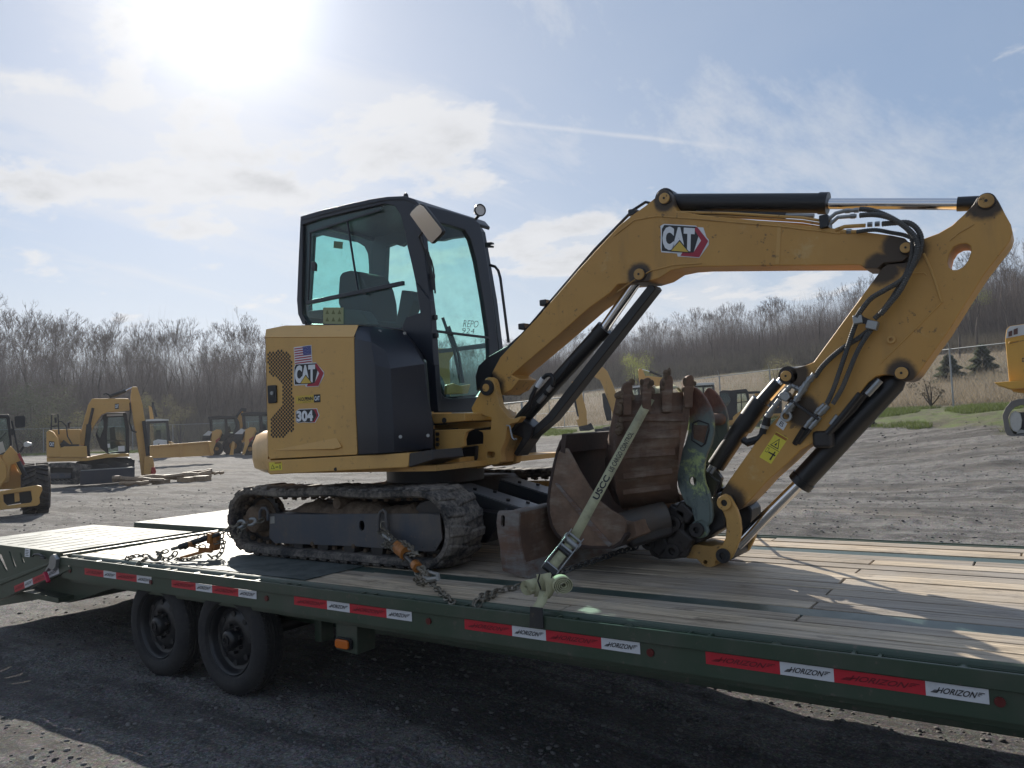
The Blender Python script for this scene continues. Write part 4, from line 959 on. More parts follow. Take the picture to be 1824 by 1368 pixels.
# lower frame between the tracks
MB().bb((-4.35, .93, D + .17), (-3.30, 2.14, D + .38)).build('lower_frame', GREASE, EX, bevel=.02)
MB().prism([(-4.2, .93, D + .38), (-3.35, .93, D + .38), (-3.5, .93, D + .47), (-4.1, .93, D + .47)], (0, 1.2, 0)).build('cross_body', GREASE, EX, bevel=.01)
MB().cyl((-3.80, 1.53, D + .46), (-3.80, 1.53, D + .585), .36, 40).build('swing_bearing', GREASE, EX, smooth=40)
# ---- upper house
HP, HN = (-4.30, .44, 0), Vector((-.235, 1, 0)).normalized()      # plane of the engine side panel
def hp(x, y, off=0): return onp('e2', x, y, Vector(HP) + HN * off, HN)
zt = hp(600, 85, .09).z
A, B_, C_, D_ = hp(150, 186), hp(866, 184), hp(896, 1138), hp(168, 1172)
A1, M1, B1 = hp(155, 121, .075), hp(312, 90, .085), hp(906, 86, .085)
A0, D0 = onp('e2', 98, 262, (-4.38, .60, 0), (0, 1, 0)), onp('e2', 128, 1130, (-4.38, .60, 0), (0, 1, 0))
A0t = onp('e2', 140, 150, (0, .62, 0), (0, 1, 0))
# door panel
MB().prism([hp(150, 192), hp(862, 188), hp(868, 182), hp(878, 700), hp(896, 1128), hp(885, 1140), hp(185, 1174), hp(170, 1150)], HN * .03).build('engine_door', YELH, EX, bevel=.012, seg=3)
ch = MB(); ch.add([hp(146, 186, .004), hp(868, 182, .004), B1, M1, A1], [(0, 1, 2, 3, 4)]); ch.add([hp(146, 186, .004), hp(868, 182, .004), hp(868, 215, .032), hp(148, 215, .032)], [(0, 1, 2, 3)])
bk = [Vector((p.x - .02, 1.13, p.z)) for p in (B1, M1)]
ch.add([A1, M1, B1, bk[0], bk[1], Vector((A1.x - .06, 1.13, A1.z - .04))], [(0, 1, 4, 5), (1, 2, 3, 4)])
ch.build('hood_top', YELH, EX, bevel=.01)
# rear corner post and rear wall (curved round to the far side)
rows = []
zb = D_.z
for i, (dx, yy) in enumerate(((0, None), (-.035, .0), (-.09, .10), (-.16, .35), (-.20, .75), (-.20, 1.2), (-.15, 1.6), (-.05, 1.95))):
    if yy is None: rows.append([hp(170, 1176, .003), hp(160, 700, .003), hp(148, 186, .003), A1])
    else:
        X = A.x + dx - .012; y_ = .50 + yy
        rows.append([Vector((X, y_, zb)), Vector((X, y_, (zb + A.z) / 2)), Vector((X + .0, y_, A.z - .05 - .02 * (i > 1))), Vector((X + .05, y_ + .05, A1.z - .03))])
MB().grid(rows).build('rear_hood', YELH, EX, smooth=40)
MB().prism([hp(170, 192, .035), hp(862, 188, .035), hp(890, 1136, .035), hp(180, 1170, .035)], (0, .60, 0)).build('engine_bay', BLACK, EX)
# crease mouldings on the door
MB().add([hp(205, 1105, -.002), hp(730, 1002, -.001), hp(768, 1078, -.014), hp(700, 1092, -.018), hp(730, 1100, 0), hp(775, 1080, 0)], [(0, 1, 3), (1, 2, 3), (0, 3, 4), (3, 2, 5, 4), (1, 5, 2)]).build('door_crease', YELH, EX)
# perforated vent: flat black dots, the shade in each hole put into colour
vent = [(168, 305), (280, 290), (358, 330), (372, 560), (380, 930), (310, 1000), (190, 1000), (188, 835), (290, 745), (288, 560), (176, 475)]
def inside(x, y, poly):
    c = False; j = len(poly) - 1
    for i in range(len(poly)):
        xi, yi = poly[i]; xj, yj = poly[j]
        if (yi > y) != (yj > y) and x < (xj - xi) * (y - yi) / (yj - yi) + xi: c = not c
        j = i
    return c
vh = MB(); row = 0; y = 296
while y < 1000:
    x = 172 + (13.5 if row % 2 else 0)
    while x < 382:
        if inside(x, y, vent):
            c_ = hp(x, y, -.0012); vh.add([c_ + Vector((math.cos(a) * .0078 * HN.y, math.cos(a) * .0078 * .235, math.sin(a) * .0095)) for a in [k * math.pi / 3 + .5 for k in range(6)]], [(0, 1, 2, 3, 4, 5)])
        x += 27
    y += 15.5; row += 1
vh.build('vent_hole_shade', INK, EX)
MB().prism([hp(172, 585), hp(178, 578), hp(238, 574), hp(246, 580), hp(248, 712), hp(242, 719), hp(186, 724), hp(178, 718)], -HN * .012).build('door_latch', BLACK, EX, bevel=.004)
c_ = hp(206, 640, -.012); MB().cyl(c_, c_ - HN * .008, .013, 16).build('latch_lock', STEEL, EX, smooth=True)
# decals
def hf(bl, br, tl, off=0): return facepx('e2', bl, br, tl, Vector(HP) - HN * .0012, HN)
F = hf((388, 408), (531, 390), (380, 268)); fl = F.poly([(0, 0), (1, 0), (1, 1), (0, 1)], .0006, 'flag_sticker', PRW, EX)
for i in range(7): F.poly([(.03, .03 + i * .139), (.97, .03 + i * .139), (.97, .10 + i * .139), (.03, .10 + i * .139)], .0016, 'flag_stripe', PRR, fl)
F.poly([(.52, .46), (.97, .46), (.97, .97), (.52, .97)], .0026, 'flag_canton', PRB, fl)
st = MB()
for r_ in range(5):
    for q in range(6 - r_ % 2):
        p = F.p(.56 + q * .072 + (r_ % 2) * .036, .53 + r_ * .09, .0036); e = F.U * .014; g = F.V * .022; st.add([p + g, p + e * .5 - g, p - e, p + e, p - e * .5 - g], [(0, 2, 4), (0, 1, 3)])
st.build('flag_star', PRW, fl)
em = bpy.data.objects.new('emblem', None); COL.objects.link(em); em.parent = EX
logo_cat(hf((382, 612), (632, 600), (382, 402)), em, None)
F = hf((396, 727), (597, 712), (394, 664)); dl = F.poly([(0, 0), (.735, 0), (.735, 1), (0, 1)], .0006, 'dealer_sticker', PRY, EX)
F.poly([(.745, 0), (1, 0), (1, 1), (.745, 1)], .0008, 'dealer_sticker_end', PRK, dl)
F.text('H.O.PENN', .12, .30, .70, .78, .0016, PRK, dl, .035); F.text('CAT', .77, .22, .98, .78, .0022, PRW, dl, .04); F.text('SINCE 1923', .30, .10, .62, .22, .0016, PRK, dl, .0)
F = hf((398, 884), (590, 878), (396, 770)); nb = F.poly([(.0, .1), (.1, .0), (.3, .05), (.6, .0), (.82, .0), (1.0, .5), (.9, 1.0), (.15, 1.0), (.0, .85)], .0006, 'number_plate_outline', PRW, EX)
F.poly([(.02, .12), (.12, .03), (.3, .08), (.6, .03), (.80, .03), (.96, .5), (.88, .96), (.15, .96), (.02, .83)], .0016, 'number_backing', PRK, nb); F.poly([(.72, .96), (.88, .96), (.96, .5), (.80, .03), (.62, .03), (.76, .12), (.88, .5), (.80, .85)], .0024, 'number_red_edge', PRR, nb)
F.text('304', .04, .10, .74, .88, .0034, PRW, nb, .05)
# skirt, counterweight, belly
MB().prism([onp('e2', *q, Vector(HP) - HN * .012, HN) for q in [(168, 1196), (180, 1188), (1308, 1126), (1320, 1132), (1312, 1232), (1300, 1244), (185, 1302), (172, 1290)]], HN * .25).build('lower_skirt', YELH, EX, bevel=.014, seg=3)
F = facepx('e2', (184, 1270), (286, 1264), (180, 1204), Vector(HP) - HN * .0125, HN); lb = F.poly([(0, 0), (1, 0), (1, 1), (0, 1)], .0006, 'warning_label', LABY, EX)
F.poly([(.45, .82), (.95, .82), (.95, .97), (.45, .97)], .0016, 'label_band', ORANGE, lb); F.poly([(.12, .2), (.42, .2), (.27, .75)], .0016, 'label_triangle', PRK, lb); F.poly([(.17, .25), (.37, .25), (.27, .62)], .0024, 'label_triangle_fill', LABY, lb)
F.poly([(.5, .35), (.72, .35), (.72, .45), (.5, .45)], .0016, 'label_arrow', PRK, lb); F.poly([(.82, .15), (.88, .15), (.88, .65), (.82, .65)], .0016, 'label_figure', PRK, lb)
MB().cyl(onp('e2', 720, 1258, Vector(HP) - HN * .013, HN), onp('e2', 720, 1258, Vector(HP) - HN * .016, HN), .012, 8).build('skirt_bolt', GREASE, EX)
cw = MB(); cxw, cyw = -3.90, 1.53; rows = []
zl = at('e2', 100, 1290, .6).z; zh = at('e2', 60, 950, .7).z
nA = 40; prof = [(zl, -.20), (zl, -.07), (zl + .03, -.012), (zl + .09, 0), (zh - .10, 0), (zh - .03, -.03), (zh, -.09), (zh, -.30)]
RX, RY = 1.40, 1.12
for i in range(nA + 1):
    a = math.radians(180 + 72 - 144 * i / nA)
    rows.append([Vector((cxw + (RX + dr) * math.cos(a), cyw + (RY + dr) * math.sin(a), z)) for z, dr in prof])
cw.grid(rows); cw.add(rows[0], [tuple(range(len(prof)))]); cw.add(rows[-1], [tuple(range(len(prof)))]); cw.build('counterweight', YELH, EX, smooth=45)
MB().prism([(-4.45, .62, zl - .004), (-3.12, .74, zl + .0), (-3.12, 2.3, zl), (-4.45, 2.3, zl - .004)], (0, 0, .035)).build('belly_plate', YELD, EX)
MB().prism([(-4.35, .66, zl + .036), (-3.40, .80, zl + .036), (-3.40, 2.3, zl + .036), (-4.35, 2.3, zl + .036)], (0, 0, .22)).build('house_floor', GREASE, EX)
# dark side cover, bowed round to the front
def V(x, y, Y): return at('e2', x, y, Y)
Yj = hp(880, 600).y
rows = [[V(906, 92, Yj + .09), V(1040, 100, Yj + .20), V(1170, 118, Yj + .38), V(1262, 132, 1.12), V(1280, 128, 1.2)],
        [V(880, 135, Yj + .04), V(1000, 150, Yj + .10), V(1140, 175, Yj + .24), V(1330, 215, 1.05), V(1385, 240, 1.2)],
        [V(871, 200, Yj + .003), V(1010, 225, Yj + .01), V(1120, 290, Yj + .09), V(1390, 320, .96), V(1440, 330, 1.2)],
        [V(872, 400, Yj), V(1040, 410, Yj), V(1165, 440, Yj + .05), V(1440, 400, .93), V(1462, 400, 1.2)],
        [V(880, 700, Yj), V(1050, 700, Yj), V(1180, 720, Yj + .05), V(1470, 690, .93), V(1484, 690, 1.2)],
        [V(893, 900, Yj), V(1060, 900, Yj), V(1190, 910, Yj + .05), V(1512, 880, .93), V(1516, 880, 1.2)],
        [V(902, 1140, Yj), V(1065, 1130, Yj), V(1195, 1122, Yj + .05), V(1512, 1088, .93), V(1516, 1088, 1.2)]]
sc_ = MB().grid(rows).build('side_cover', DARK, EX, smooth=24)
md = sc_.modifiers.new('solid', 'SOLIDIFY'); md.thickness = .008; md = sc_.modifiers.new('bevel', 'BEVEL'); md.width = .012; md.segments = 3; md.limit_method = 'ANGLE'; md.angle_limit = math.radians(18)
for x, y in ((1246, 994), (1470, 984), (1078, 138), (1280, 152)):
    c_ = V(x, y, .90 if x > 1300 else Yj + .06 if y > 500 else Yj + .22); d_ = (CAM - c_).normalized(); MB().cyl(c_ + d_ * .0, c_ + d_ * .02, .011, 12).build('cover_bolt', STEEL, EX, smooth=True)
MB().prism([V(1315, 1128, .66), V(1500, 1100, .66), V(1515, 1180, .66), V(1310, 1245, .66)], (0, .3, 0)).build('front_corner_step', GREASE, EX, bevel=.01)
# ---- cab
YC, YF = 1.14, 1.92
side = [(440, 212), (560, 178), (700, 145), (850, 112), (940, 100), (1040, 97), (1095, 115), (1125, 150), (1150, 330), (1175, 560), (1200, 760), (1222, 1100), (1240, 1345), (1195, 1345), (1170, 1050), (900, 880), (450, 838), (425, 780), (418, 700), (428, 450)]
win = [(452, 262), (560, 226), (700, 192), (850, 158), (930, 140), (985, 152), (1018, 200), (1040, 280), (1060, 390), (1082, 480), (1106, 590), (1126, 700), (1134, 772), (1052, 800), (1026, 862), (900, 852), (700, 842), (486, 836), (450, 780), (446, 700), (452, 450)]
MB().prism(pts('c1', side, YC), (0, .05, 0), [pts('c1', win, YC)]).build('cab_side_frame', DARK, EX, bevel=.006)
MB().prism(pts('c1', [q for q in win], YC + .022), (0, .005, 0)).build('side_window', GLASS, EX)
def bar(k, a, b, wd, Y, name, mat, th=.014):
    a = at(k, *a, Y); b = at(k, *b, Y); return MB().beam(a, b, th, wd, (0, 0, 1) if abs((b - a).normalized().z) < .8 else (1, 0, 0)).build(name, mat, EX, bevel=.003)
bar('c1', (480, 715), (1040, 600), .030, YC + .006, 'window_rail', DARK, .024)
bar('c1', (490, 308), (905, 175), .018, YC + .006, 'window_rail', DARK)
bar('c1', (712, 240), (775, 648), .013, YC + .006, 'window_divider', DARK)
bar('c1', (500, 305), (486, 700), .010, YC + .006, 'window_divider', DARK)
MB().prism(pts('c1', [(500, 478), (518, 475), (528, 490), (526, 530), (505, 528)], YC - .004), (0, .02, 0)).build('window_catch', BLACK, EX, bevel=.003)
MB().prism(pts('c1', [(812, 640), (820, 668), (800, 668), (800, 640)], YC - .006), (0, .012, 0)).build('window_catch', BLACK, EX)
MB().prism(pts('c1', [(452, 270), (700, 200), (925, 145), (905, 175), (495, 300), (500, 480), (488, 690), (470, 720), (450, 715)], YC + .030), (0, .006, 0)).build('window_surround', DARK, EX)
F = facepx('c1', (572, 836), (690, 838), (572, 742), (0, YC + .018, 0), (0, 1, 0)); pp = F.poly([(0, 0), (1, 0), (1, 1), (0, 1)], .0, 'paper_notice', plain('pale_green_paper', (.27, .31, .18), .8), EX)
for i in range(3):
    for j in range(2): F.poly([(.12 + i * .3, .15 + j * .45), (.30 + i * .3, .15 + j * .45), (.21 + i * .3, .42 + j * .45)], .0012, 'notice_symbol', plain('notice_ink', (.12, .14, .06), .7) if 'notice_ink' not in bpy.data.materials else bpy.data.materials['notice_ink'], pp)
F = facepx('c1', (632, 396), (684, 402), (634, 356), (0, YC + .018, 0), (0, 1, 0)); F.poly([(0, 0), (1, 0), (1, 1), (0, 1)], .0, 'window_label', plain('green_label', (.10, .16, .09), .6), EX)
# dark gusset at the front lower corner of the window
MB().prism(pts('c1', [(1106, 590), (1134, 772), (1052, 800), (1026, 862), (1180, 1050), (1215, 1080), (1190, 700)], YC - .012), (0, .05, 0)).build('cab_corner_panel', DARK, EX, bevel=.006)
# far side with its door glass
def farp(q): return pts('c1', q, YF)
fo = farp([(470, 250), (940, 150), (1455, 250), (1490, 300), (1560, 700), (1595, 990), (1600, 1290), (1255, 1330), (1150, 1200), (900, 900), (470, 860)])
h1 = farp([(508, 330), (545, 318), (700, 350), (770, 362), (812, 388), (832, 430), (838, 500), (836, 700), (760, 800), (660, 830), (490, 835), (484, 700), (498, 500)])
h2 = farp([(936, 388), (985, 370), (1020, 385), (1058, 360), (1160, 352), (1255, 352), (1300, 340), (1415, 325), (1440, 440), (1470, 600), (1500, 760), (1520, 1000), (1530, 1240), (1290, 1262), (1240, 1150), (1080, 930), (1000, 800), (925, 745), (928, 560)])
MB().prism(fo, (0, .05, 0), [h1, h2]).build('cab_far_frame', DARK, EX)
MB().prism(h2, (0, .004, 0)).build('door_window', GLASS, EX).location = (0, .02, 0)
MB().prism(h1, (0, .004, 0)).build('rear_side_window', GLASS, EX).location = (0, .02, 0)
# roof: arched skin over both side frames
rt = [(436, 212), (560, 176), (700, 143), (850, 110), (940, 97), (1040, 93), (1100, 112), (1132, 150), (1125, 172), (1085, 135), (1035, 118), (940, 122), (700, 172), (444, 236)]
MB().prism(pts('c1', rt, YC - .006), (0, YF - YC + .05, 0)).build('cab_roof', DARK, EX, bevel=.01)
c_ = at('c1', 1052, 92, YC + .05); MB().lathe([(0, .02), (.02, .016), (.03, .006), (.03, 0)], c_ + Vector((0, 0, -.012)), (0, 0, 1), 12).build('roof_knob', BLACK, EX, smooth=True)
ra0, rb0 = at('c1', 436, 222, YC), at('c1', 436, 800, YC)
MB().bb((ra0.x, YC + .05, ra0.z - .05), (ra0.x + .04, YF, ra0.z)).build('cab_rear_frame', DARK, EX)
MB().bb((rb0.x, YC + .05, rb0.z - .15), (rb0.x + .04, YF, rb0.z)).build('cab_rear_frame', DARK, EX)
MB().bb((ra0.x + .01, YC + .05, rb0.z), (ra0.x + .014, YF, ra0.z - .05)).build('rear_window', GLASS, EX)
# windscreen frame on its own plane
nt_, nb_ = at('c1', 1128, 150, YC), at('c1', 1236, 1345, YC)
FN = (nb_ - nt_).cross(Vector((.10, 1, 0))).normalized(); FP_ = nt_
def fp(x, y, off=0): return onp('c1', x, y, FP_ + FN * off, FN)
sgn = 1 if FN.x > 0 else -1
fo = [fp(*q) for q in [(1120, 140), (1180, 150), (1300, 180), (1440, 222), (1478, 250), (1500, 320), (1530, 500), (1565, 750), (1592, 1000), (1596, 1140), (1560, 1345), (1236, 1345), (1218, 1100), (1192, 760), (1165, 500)]]
hf_ = [fp(*q) for q in [(1185, 238), (1300, 262), (1395, 292), (1428, 345), (1462, 470), (1500, 680), (1530, 880), (1538, 1000), (1530, 1180), (1478, 1258), (1330, 1270), (1278, 1262), (1255, 1230), (1240, 1050), (1232, 880), (1215, 660), (1185, 470), (1166, 340)]]
MB().prism(fo, -FN * sgn * .045, [hf_]).build('windscreen_frame', DARK, EX, bevel=.008)
MB().prism([p - FN * sgn * .02 for p in hf_], -FN * sgn * .005).build('windscreen', GLASS, EX)
MB().beam(fp(1232, 880), fp(1538, 918), .018, .016).build('windscreen_bar', DARK, EX)
F = Face(fp(1392, 852, 0) - FN * sgn * .018, fp(1478, 856) - fp(1392, 852), fp(1400, 812) - fp(1392, 852)); F.text('REPO', 0, 0, 1, 1, .002, INK, EX, -.012, 0, 'marker_writing')
F = Face(fp(1385, 888, 0) - FN * sgn * .018, fp(1465, 892) - fp(1385, 888), fp(1390, 858) - fp(1385, 888)); F.text('924', 0, 0, .9, 1, .002, INK, EX, -.012, 0, 'marker_writing')
MB().tube([fp(1168, 400, .02), fp(1200, 470, .02), fp(1212, 520, .02), fp(1222, 660, .02)], .006, 6).build('wiper_arm', BLACK, EX, smooth=True)
MB().beam(fp(1178, 420, .03), fp(1216, 640, .03), .012, .02).build('wiper_blade', BLACK, EX)
for y in (560, 800, 905): MB().box(fp(1200 + (y - 560) * .06, y, .02), (.05, .03, .035)).build('door_hinge', BLACK, EX, bevel=.006)
MB().prism([fp(1236, 1275, .004), fp(1560, 1262, .004), fp(1560, 1345, .004), fp(1240, 1347, .004)], -FN * sgn * .05).build('cab_sill', DARK, EX, bevel=.006)
# interior
ci = MB().prism(pts('c1', [(655, 650), (660, 570), (680, 535), (720, 526), (770, 532), (805, 560), (832, 620), (850, 700), (858, 830), (900, 852), (650, 840), (690, 800), (656, 720)], 1.42), (0, .30, 0)).build('seat_back', SEAT, EX, bevel=.03, seg=3)
MB().prism(pts('c1', [(700, 790), (1000, 830), (1020, 900), (700, 900)], 1.40), (0, .36, 0)).build('seat', SEAT, EX, bevel=.03)
MB().prism(pts('c1', [(640, 745), (790, 760), (850, 840), (640, 840)], 1.3), (0, .12, 0)).build('console', PLG, EX, bevel=.01)
MB().prism(pts('c1', [(1025, 640), (1080, 645), (1100, 700), (1040, 860), (985, 850), (1005, 760)], 1.25), (0, .1, 0)).build('monitor_console', SEAT, EX, bevel=.01)
MB().prism(pts('c1', [(480, 760), (570, 752), (575, 838), (480, 838)], 1.5), (0, .3, 0)).build('rear_shelf', SEAT, EX, bevel=.02)
for a, b in (((1265, 800), (1370, 1180)), ((1300, 850), (1385, 1180))):
    MB().tube([fp(*a, -.12 * sgn), fp((a[0] + b[0]) / 2 + 12, (a[1] + b[1]) / 2 - 10, -.12 * sgn), fp(*b, -.12 * sgn)], .012, 6).build('travel_lever', SEAT, EX, smooth=True)
MB().prism([fp(x, y, -.15 * sgn) for x, y in ((1290, 1190), (1330, 1180), (1370, 1195), (1430, 1185), (1415, 1240), (1290, 1245))], FN * -sgn * .03).build('pedal', YELD, EX, bevel=.008)
MB().prism([fp(x, y, -.3 * sgn) for x, y in ((1250, 985), (1530, 945), (1530, 975), (1255, 1005))], FN * -sgn * .02).build('dash_shelf', PLG, EX)
MB().bb((-4.62, YC + .1, 1.66), (-4.45, YF - .05, 2.25)).build('seat_plinth', SEAT, EX)
MB().bb((-4.75, YC + .07, 1.62), (-3.5, YF - .02, 1.66)).build('cab_floor', SEAT, EX)
# mirror, lamp, grab rail
mc = [at('c1', x, y, 1.02) for x, y in ((1072, 200), (1085, 182), (1128, 148), (1148, 140), (1168, 150), (1262, 285), (1266, 302), (1256, 318), (1196, 368), (1184, 372), (1172, 360))]
mcx = sum(mc, Vector()) / len(mc); tilt = Matrix.Rotation(math.radians(-13), 3, (mc[0] - mc[5]).normalized())
mo = [mcx + tilt @ (p - mcx) for p in mc]; nrm = (mo[3] - mo[0]).cross(mo[6] - mo[0]).normalized()
if nrm.dot(CAM - mcx) < 0: nrm = -nrm
MB().prism(mo, -nrm * .03).build('mirror_housing', BLACK, EX, bevel=.008)
mir = MB().prism([mcx + (p - mcx) * .94 + nrm * .002 for p in mo], -nrm * .001).build('mirror_glass', plain('mirror_silvering', (.62, .58, .54), .12, 1.0), EX)
MB().tube([mcx - nrm * .02, at('c1', 1130, 330, 1.1), at('c1', 1165, 420, 1.14)], .009, 6).build('mirror_arm', BLACK, EX, smooth=True)
lc = at('c1', 1480, 178, 1.80); dv = Vector((.85, -.45, -.1)).normalized()
MB().lathe([(-.05, 0), (-.05, .022), (-.035, .036), (0, .048), (.012, .048), (.012, .038)], lc, dv, 20).build('work_lamp', BLACK, EX, smooth=40)
MB().lathe([(.008, 0), (.008, .040)], lc, dv, 20).build('lamp_lens', LENS, EX)
MB().tube([lc - Vector((0, 0, .03)), at('c1', 1462, 222, 1.82), at('c1', 1440, 250, 1.84)], .012, 8).build('lamp_bracket', BLACK, EX, smooth=True)
MB().tube([at('c1', x, y, 1.9) for x, y in ((1540, 496), (1570, 505), (1588, 528), (1600, 570), (1622, 740), (1648, 945))], .011, 8).build('grab_rail', BLACK, EX, smooth=True)
MB().prism(pts('c1', [(1510, 365), (1548, 362), (1552, 372), (1528, 376), (1550, 382), (1548, 392), (1512, 392)], 1.85), (0, .03, 0)).build('light_bracket', BLACK, EX)
# ---- front frame, swing post
MB().prism(pts('e3', [(165, 358), (545, 348), (548, 436), (208, 464), (175, 400)], 1.08), (0, .6, 0)).build('cab_base', YELD, EX, bevel=.008)
MB().prism(pts('e3', [(552, 348), (700, 344), (700, 410), (552, 434)], 1.34), (0, .4, 0)).build('cab_base_cap', YELD, EX, bevel=.008)
c_ = at('e3', 322, 428, .98); MB().cyl(c_ + Vector((0, -.006, 0)), c_, .018, 16).build('base_bolt', GREASE, EX, smooth=True)
MB().prism(pts('e3', [(205, 470), (840, 440), (840, 500), (700, 520), (215, 532)], 1.32), (0, .5, 0)).build('upper_frame_plate', YELD, EX, bevel=.006)
MB().prism(pts('e3', [(212, 535), (640, 520), (560, 560), (535, 640), (540, 712), (492, 735), (490, 775), (212, 800)], 1.06), (0, .03, 0)).build('front_frame', YELD, EX, bevel=.004)
for y in (580, 638, 694):
    c_ = at('e3', 250, y, 1.06); MB().cyl(c_ + Vector((0, -.012, 0)), c_, .014, 6).build('frame_bolt', GREASE, EX)
MB().prism(pts('e3', [(540, 560), (640, 520), (830, 520), (830, 700), (540, 712)], 1.30), (0, .3, 0)).build('hinge_shade_block', INK, EX)  # solid black block, the shade of the hinge opening put into colour
MB().tube([at('e3', 180, 815, .98), at('e3', 440, 805, 1.0)], .030, 20).build('swing_cylinder_rod', CHROME, EX, smooth=True)
MB().tube([at('e3', -60, 800, .98), at('e3', 195, 812, .98)], .045, 20).build('swing_cylinder', GREASE, EX, smooth=40)
MB().prism(pts('e3', [(-20, 735), (190, 740), (235, 780), (235, 880), (200, 925), (-40, 935)], 1.03), (0, .3, 0)).build('cylinder_guard', GREASE, EX, bevel=.006)
MB().prism(pts('e3', [(190, 850), (490, 840), (490, 920), (100, 945), (100, 925)], 1.08), (0, .6, 0)).build('frame_lower_plate', YELD, EX, bevel=.004)
nose = [(485, 728), (520, 712), (700, 690), (745, 690), (750, 600), (742, 560), (690, 540), (830, 530), (838, 400), (740, 366), (655, 395), (618, 290), (640, 250), (740, 60), (752, 10), (775, -35), (815, -52), (855, -30), (872, 10), (896, 120), (930, 262), (1000, 360), (1040, 402), (1090, 410), (1165, 382), (1172, 398), (1130, 450), (1050, 470), (1010, 520), (995, 640), (940, 760), (945, 890), (905, 915), (800, 925), (690, 962), (560, 955), (500, 930)]
slot_ = [(790, 790), (800, 775), (865, 778), (878, 792), (872, 832), (860, 842), (800, 845), (787, 830)]
MB().prism(pts('e3', nose, 1.26), (0, .06, 0), [pts('e3', slot_, 1.26)]).build('swing_post', YELD, EX, bevel=.010)
MB().prism(pts('e3', [(492, 735), (680, 705), (670, 850), (620, 940), (510, 925)], 1.235), (0, .03, 0)).build('cylinder_clevis', GREASE, EX, bevel=.01)
c_ = at('e3', 520, 808, 1.235); MB().cyl(c_ + Vector((0, -.01, 0)), c_, .03, 16).build('clevis_pin', GREASE, EX, smooth=True)
MB().prism(pts('e3', [(960, 560), (1130, 560), (1240, 600), (1190, 690), (1125, 840), (1118, 900), (1010, 930), (850, 940), (760, 760)], 1.50), (0, .06, 0)).build('swing_post_far_plate', YELD, EX, bevel=.010)
MB().prism(pts('e3', [(880, 300), (990, 380), (1020, 560), (950, 760), (930, 900), (700, 940), (700, 700), (830, 640), (850, 380)], 1.325), (0, .17, 0)).build('swing_post_web', YELD, EX, bevel=.006)
pc = at('c1', 1528, 1207, 1.26); MB().cyl(pc + Vector((0, -.02, 0)), pc + Vector((0, .36, 0)), .052, 24).build('boom_foot_pin', GREASE, EX, smooth=40)
MB().cyl(pc + Vector((0, -.026, 0)), pc + Vector((0, -.0205, 0)), .026, 16).build('pin_cap', YELD, EX, smooth=True)
# hose cover curving up behind the boom foot
MB().prism(pts('c1', [(1462, 1230), (1452, 1140), (1470, 1080), (1520, 1030), (1640, 962), (1690, 920), (1715, 940), (1640, 1020), (1570, 1110), (1548, 1150), (1500, 1190)], 1.36), (0, .22, 0)).build('hose_cover', BLACK, EX, bevel=.01)
MB().tube(pts('e3', [(1010, 485), (1045, 490), (1058, 560), (1072, 620), (1095, 642), (1118, 632)], 1.24), .006, 6).build('wire_hook', STEEL, EX, smooth=True)
# ---- boom
YB, TB = 1.34, .215
full = lambda ps, Y: pts(0, ps, Y)
boom = [(893, 704), (911, 694), (925, 676), (911, 668), (991, 600), (1050, 548), (1086, 522), (1100, 506), (1136, 503), (1152, 502), (1175, 495), (1195, 482), (1219, 477), (1247, 475), (1394, 473), (1531, 472), (1541, 478), (1564, 478), (1574, 469), (1608, 466), (1620, 455), (1621, 436), (1612, 424), (1588, 419), (1497, 408), (1378, 395), (1251, 383), (1206, 376), (1201, 368), (1196, 348), (1190, 340), (1181, 337), (1172, 342), (1167, 352), (1150, 366), (1130, 380), (1102, 402), (1030, 480), (960, 562), (891, 636), (876, 664), (880, 684)]
MB().prism(full(boom, YB), (0, TB, 0)).build('boom', YELD, EX, bevel=.006)
rib = [(911, 690), (917, 668), (960, 628), (1072, 532), (1092, 512), (1100, 520), (1050, 560), (960, 640)]
# raised side plate and weld lines
MB().prism(full([(1385, 399), (1392, 399), (1388, 470), (1381, 470)], YB - .003), (0, .01, 0)).build('weld_seam', YELD, EX)
MB().tube(full([(1094, 420), (1130, 392), (1170, 385), (1250, 391), (1378, 402), (1497, 416)], YB - .002), .004, 6).build('weld_seam', YELD, EX, smooth=True)
MB().tube(full([(1100, 520), (1128, 500), (1160, 482), (1200, 472), (1250, 469)], YB - .002), .004, 6).build('weld_seam', YELD, EX, smooth=True)
_er = ORI[EX.name]
def _sp(k, x, y, Y, r): p = at(k, x, y, Y) - _er; return (tuple(p), r)
YELS = stained('grease_stained_yellow_paint', (.55, .30, .075), [_sp(0, 869, 690, YB, .10), _sp(0, 1140, 489, YB, .06), _sp(0, 1186, 352, YB, .06), _sp(0, 1610, 442, YB, .085), _sp(0, 1757, 352, YB, .075), _sp(0, 1604, 665, YB, .06), _sp(0, 1401, 668, YB, .085), _sp(0, 1289, 893, YB, .10), _sp('d4', 1000, 440, YB, .07), _sp('c4', 1180, 400, YB, .07)])
for _o in (bpy.data.objects['boom'],): _o.data.materials[0] = YELS
def pin(k, x, y, Y, r, name='pin', mat=None, th=.02, cap=True, far=.0, boss=1.22):
    c_ = at(k, x, y, Y)
    MB().cyl(c_ + Vector((0, -.006, 0)), c_ + Vector((0, max(far, .004), 0)), r * boss, 24).build(name + '_boss', GREASE, EX, bevel=.003)
    MB().cyl(c_ + Vector((0, -th, 0)), c_ + Vector((0, -.0065, 0)), r, 20).build(name, mat or YELD, EX, bevel=.003)
    if cap: MB().cyl(c_ + Vector((0, -th - .003, 0)), c_ + Vector((0, -th - .0002, 0)), r * .22, 8).build(name + '_bolt', INK, EX)
pin(0, 1140, 489, YB, .034); pin('c4', 214, 86, YB, .032, far=.2); pin(0, 1614, 442, YB - .02, .026)
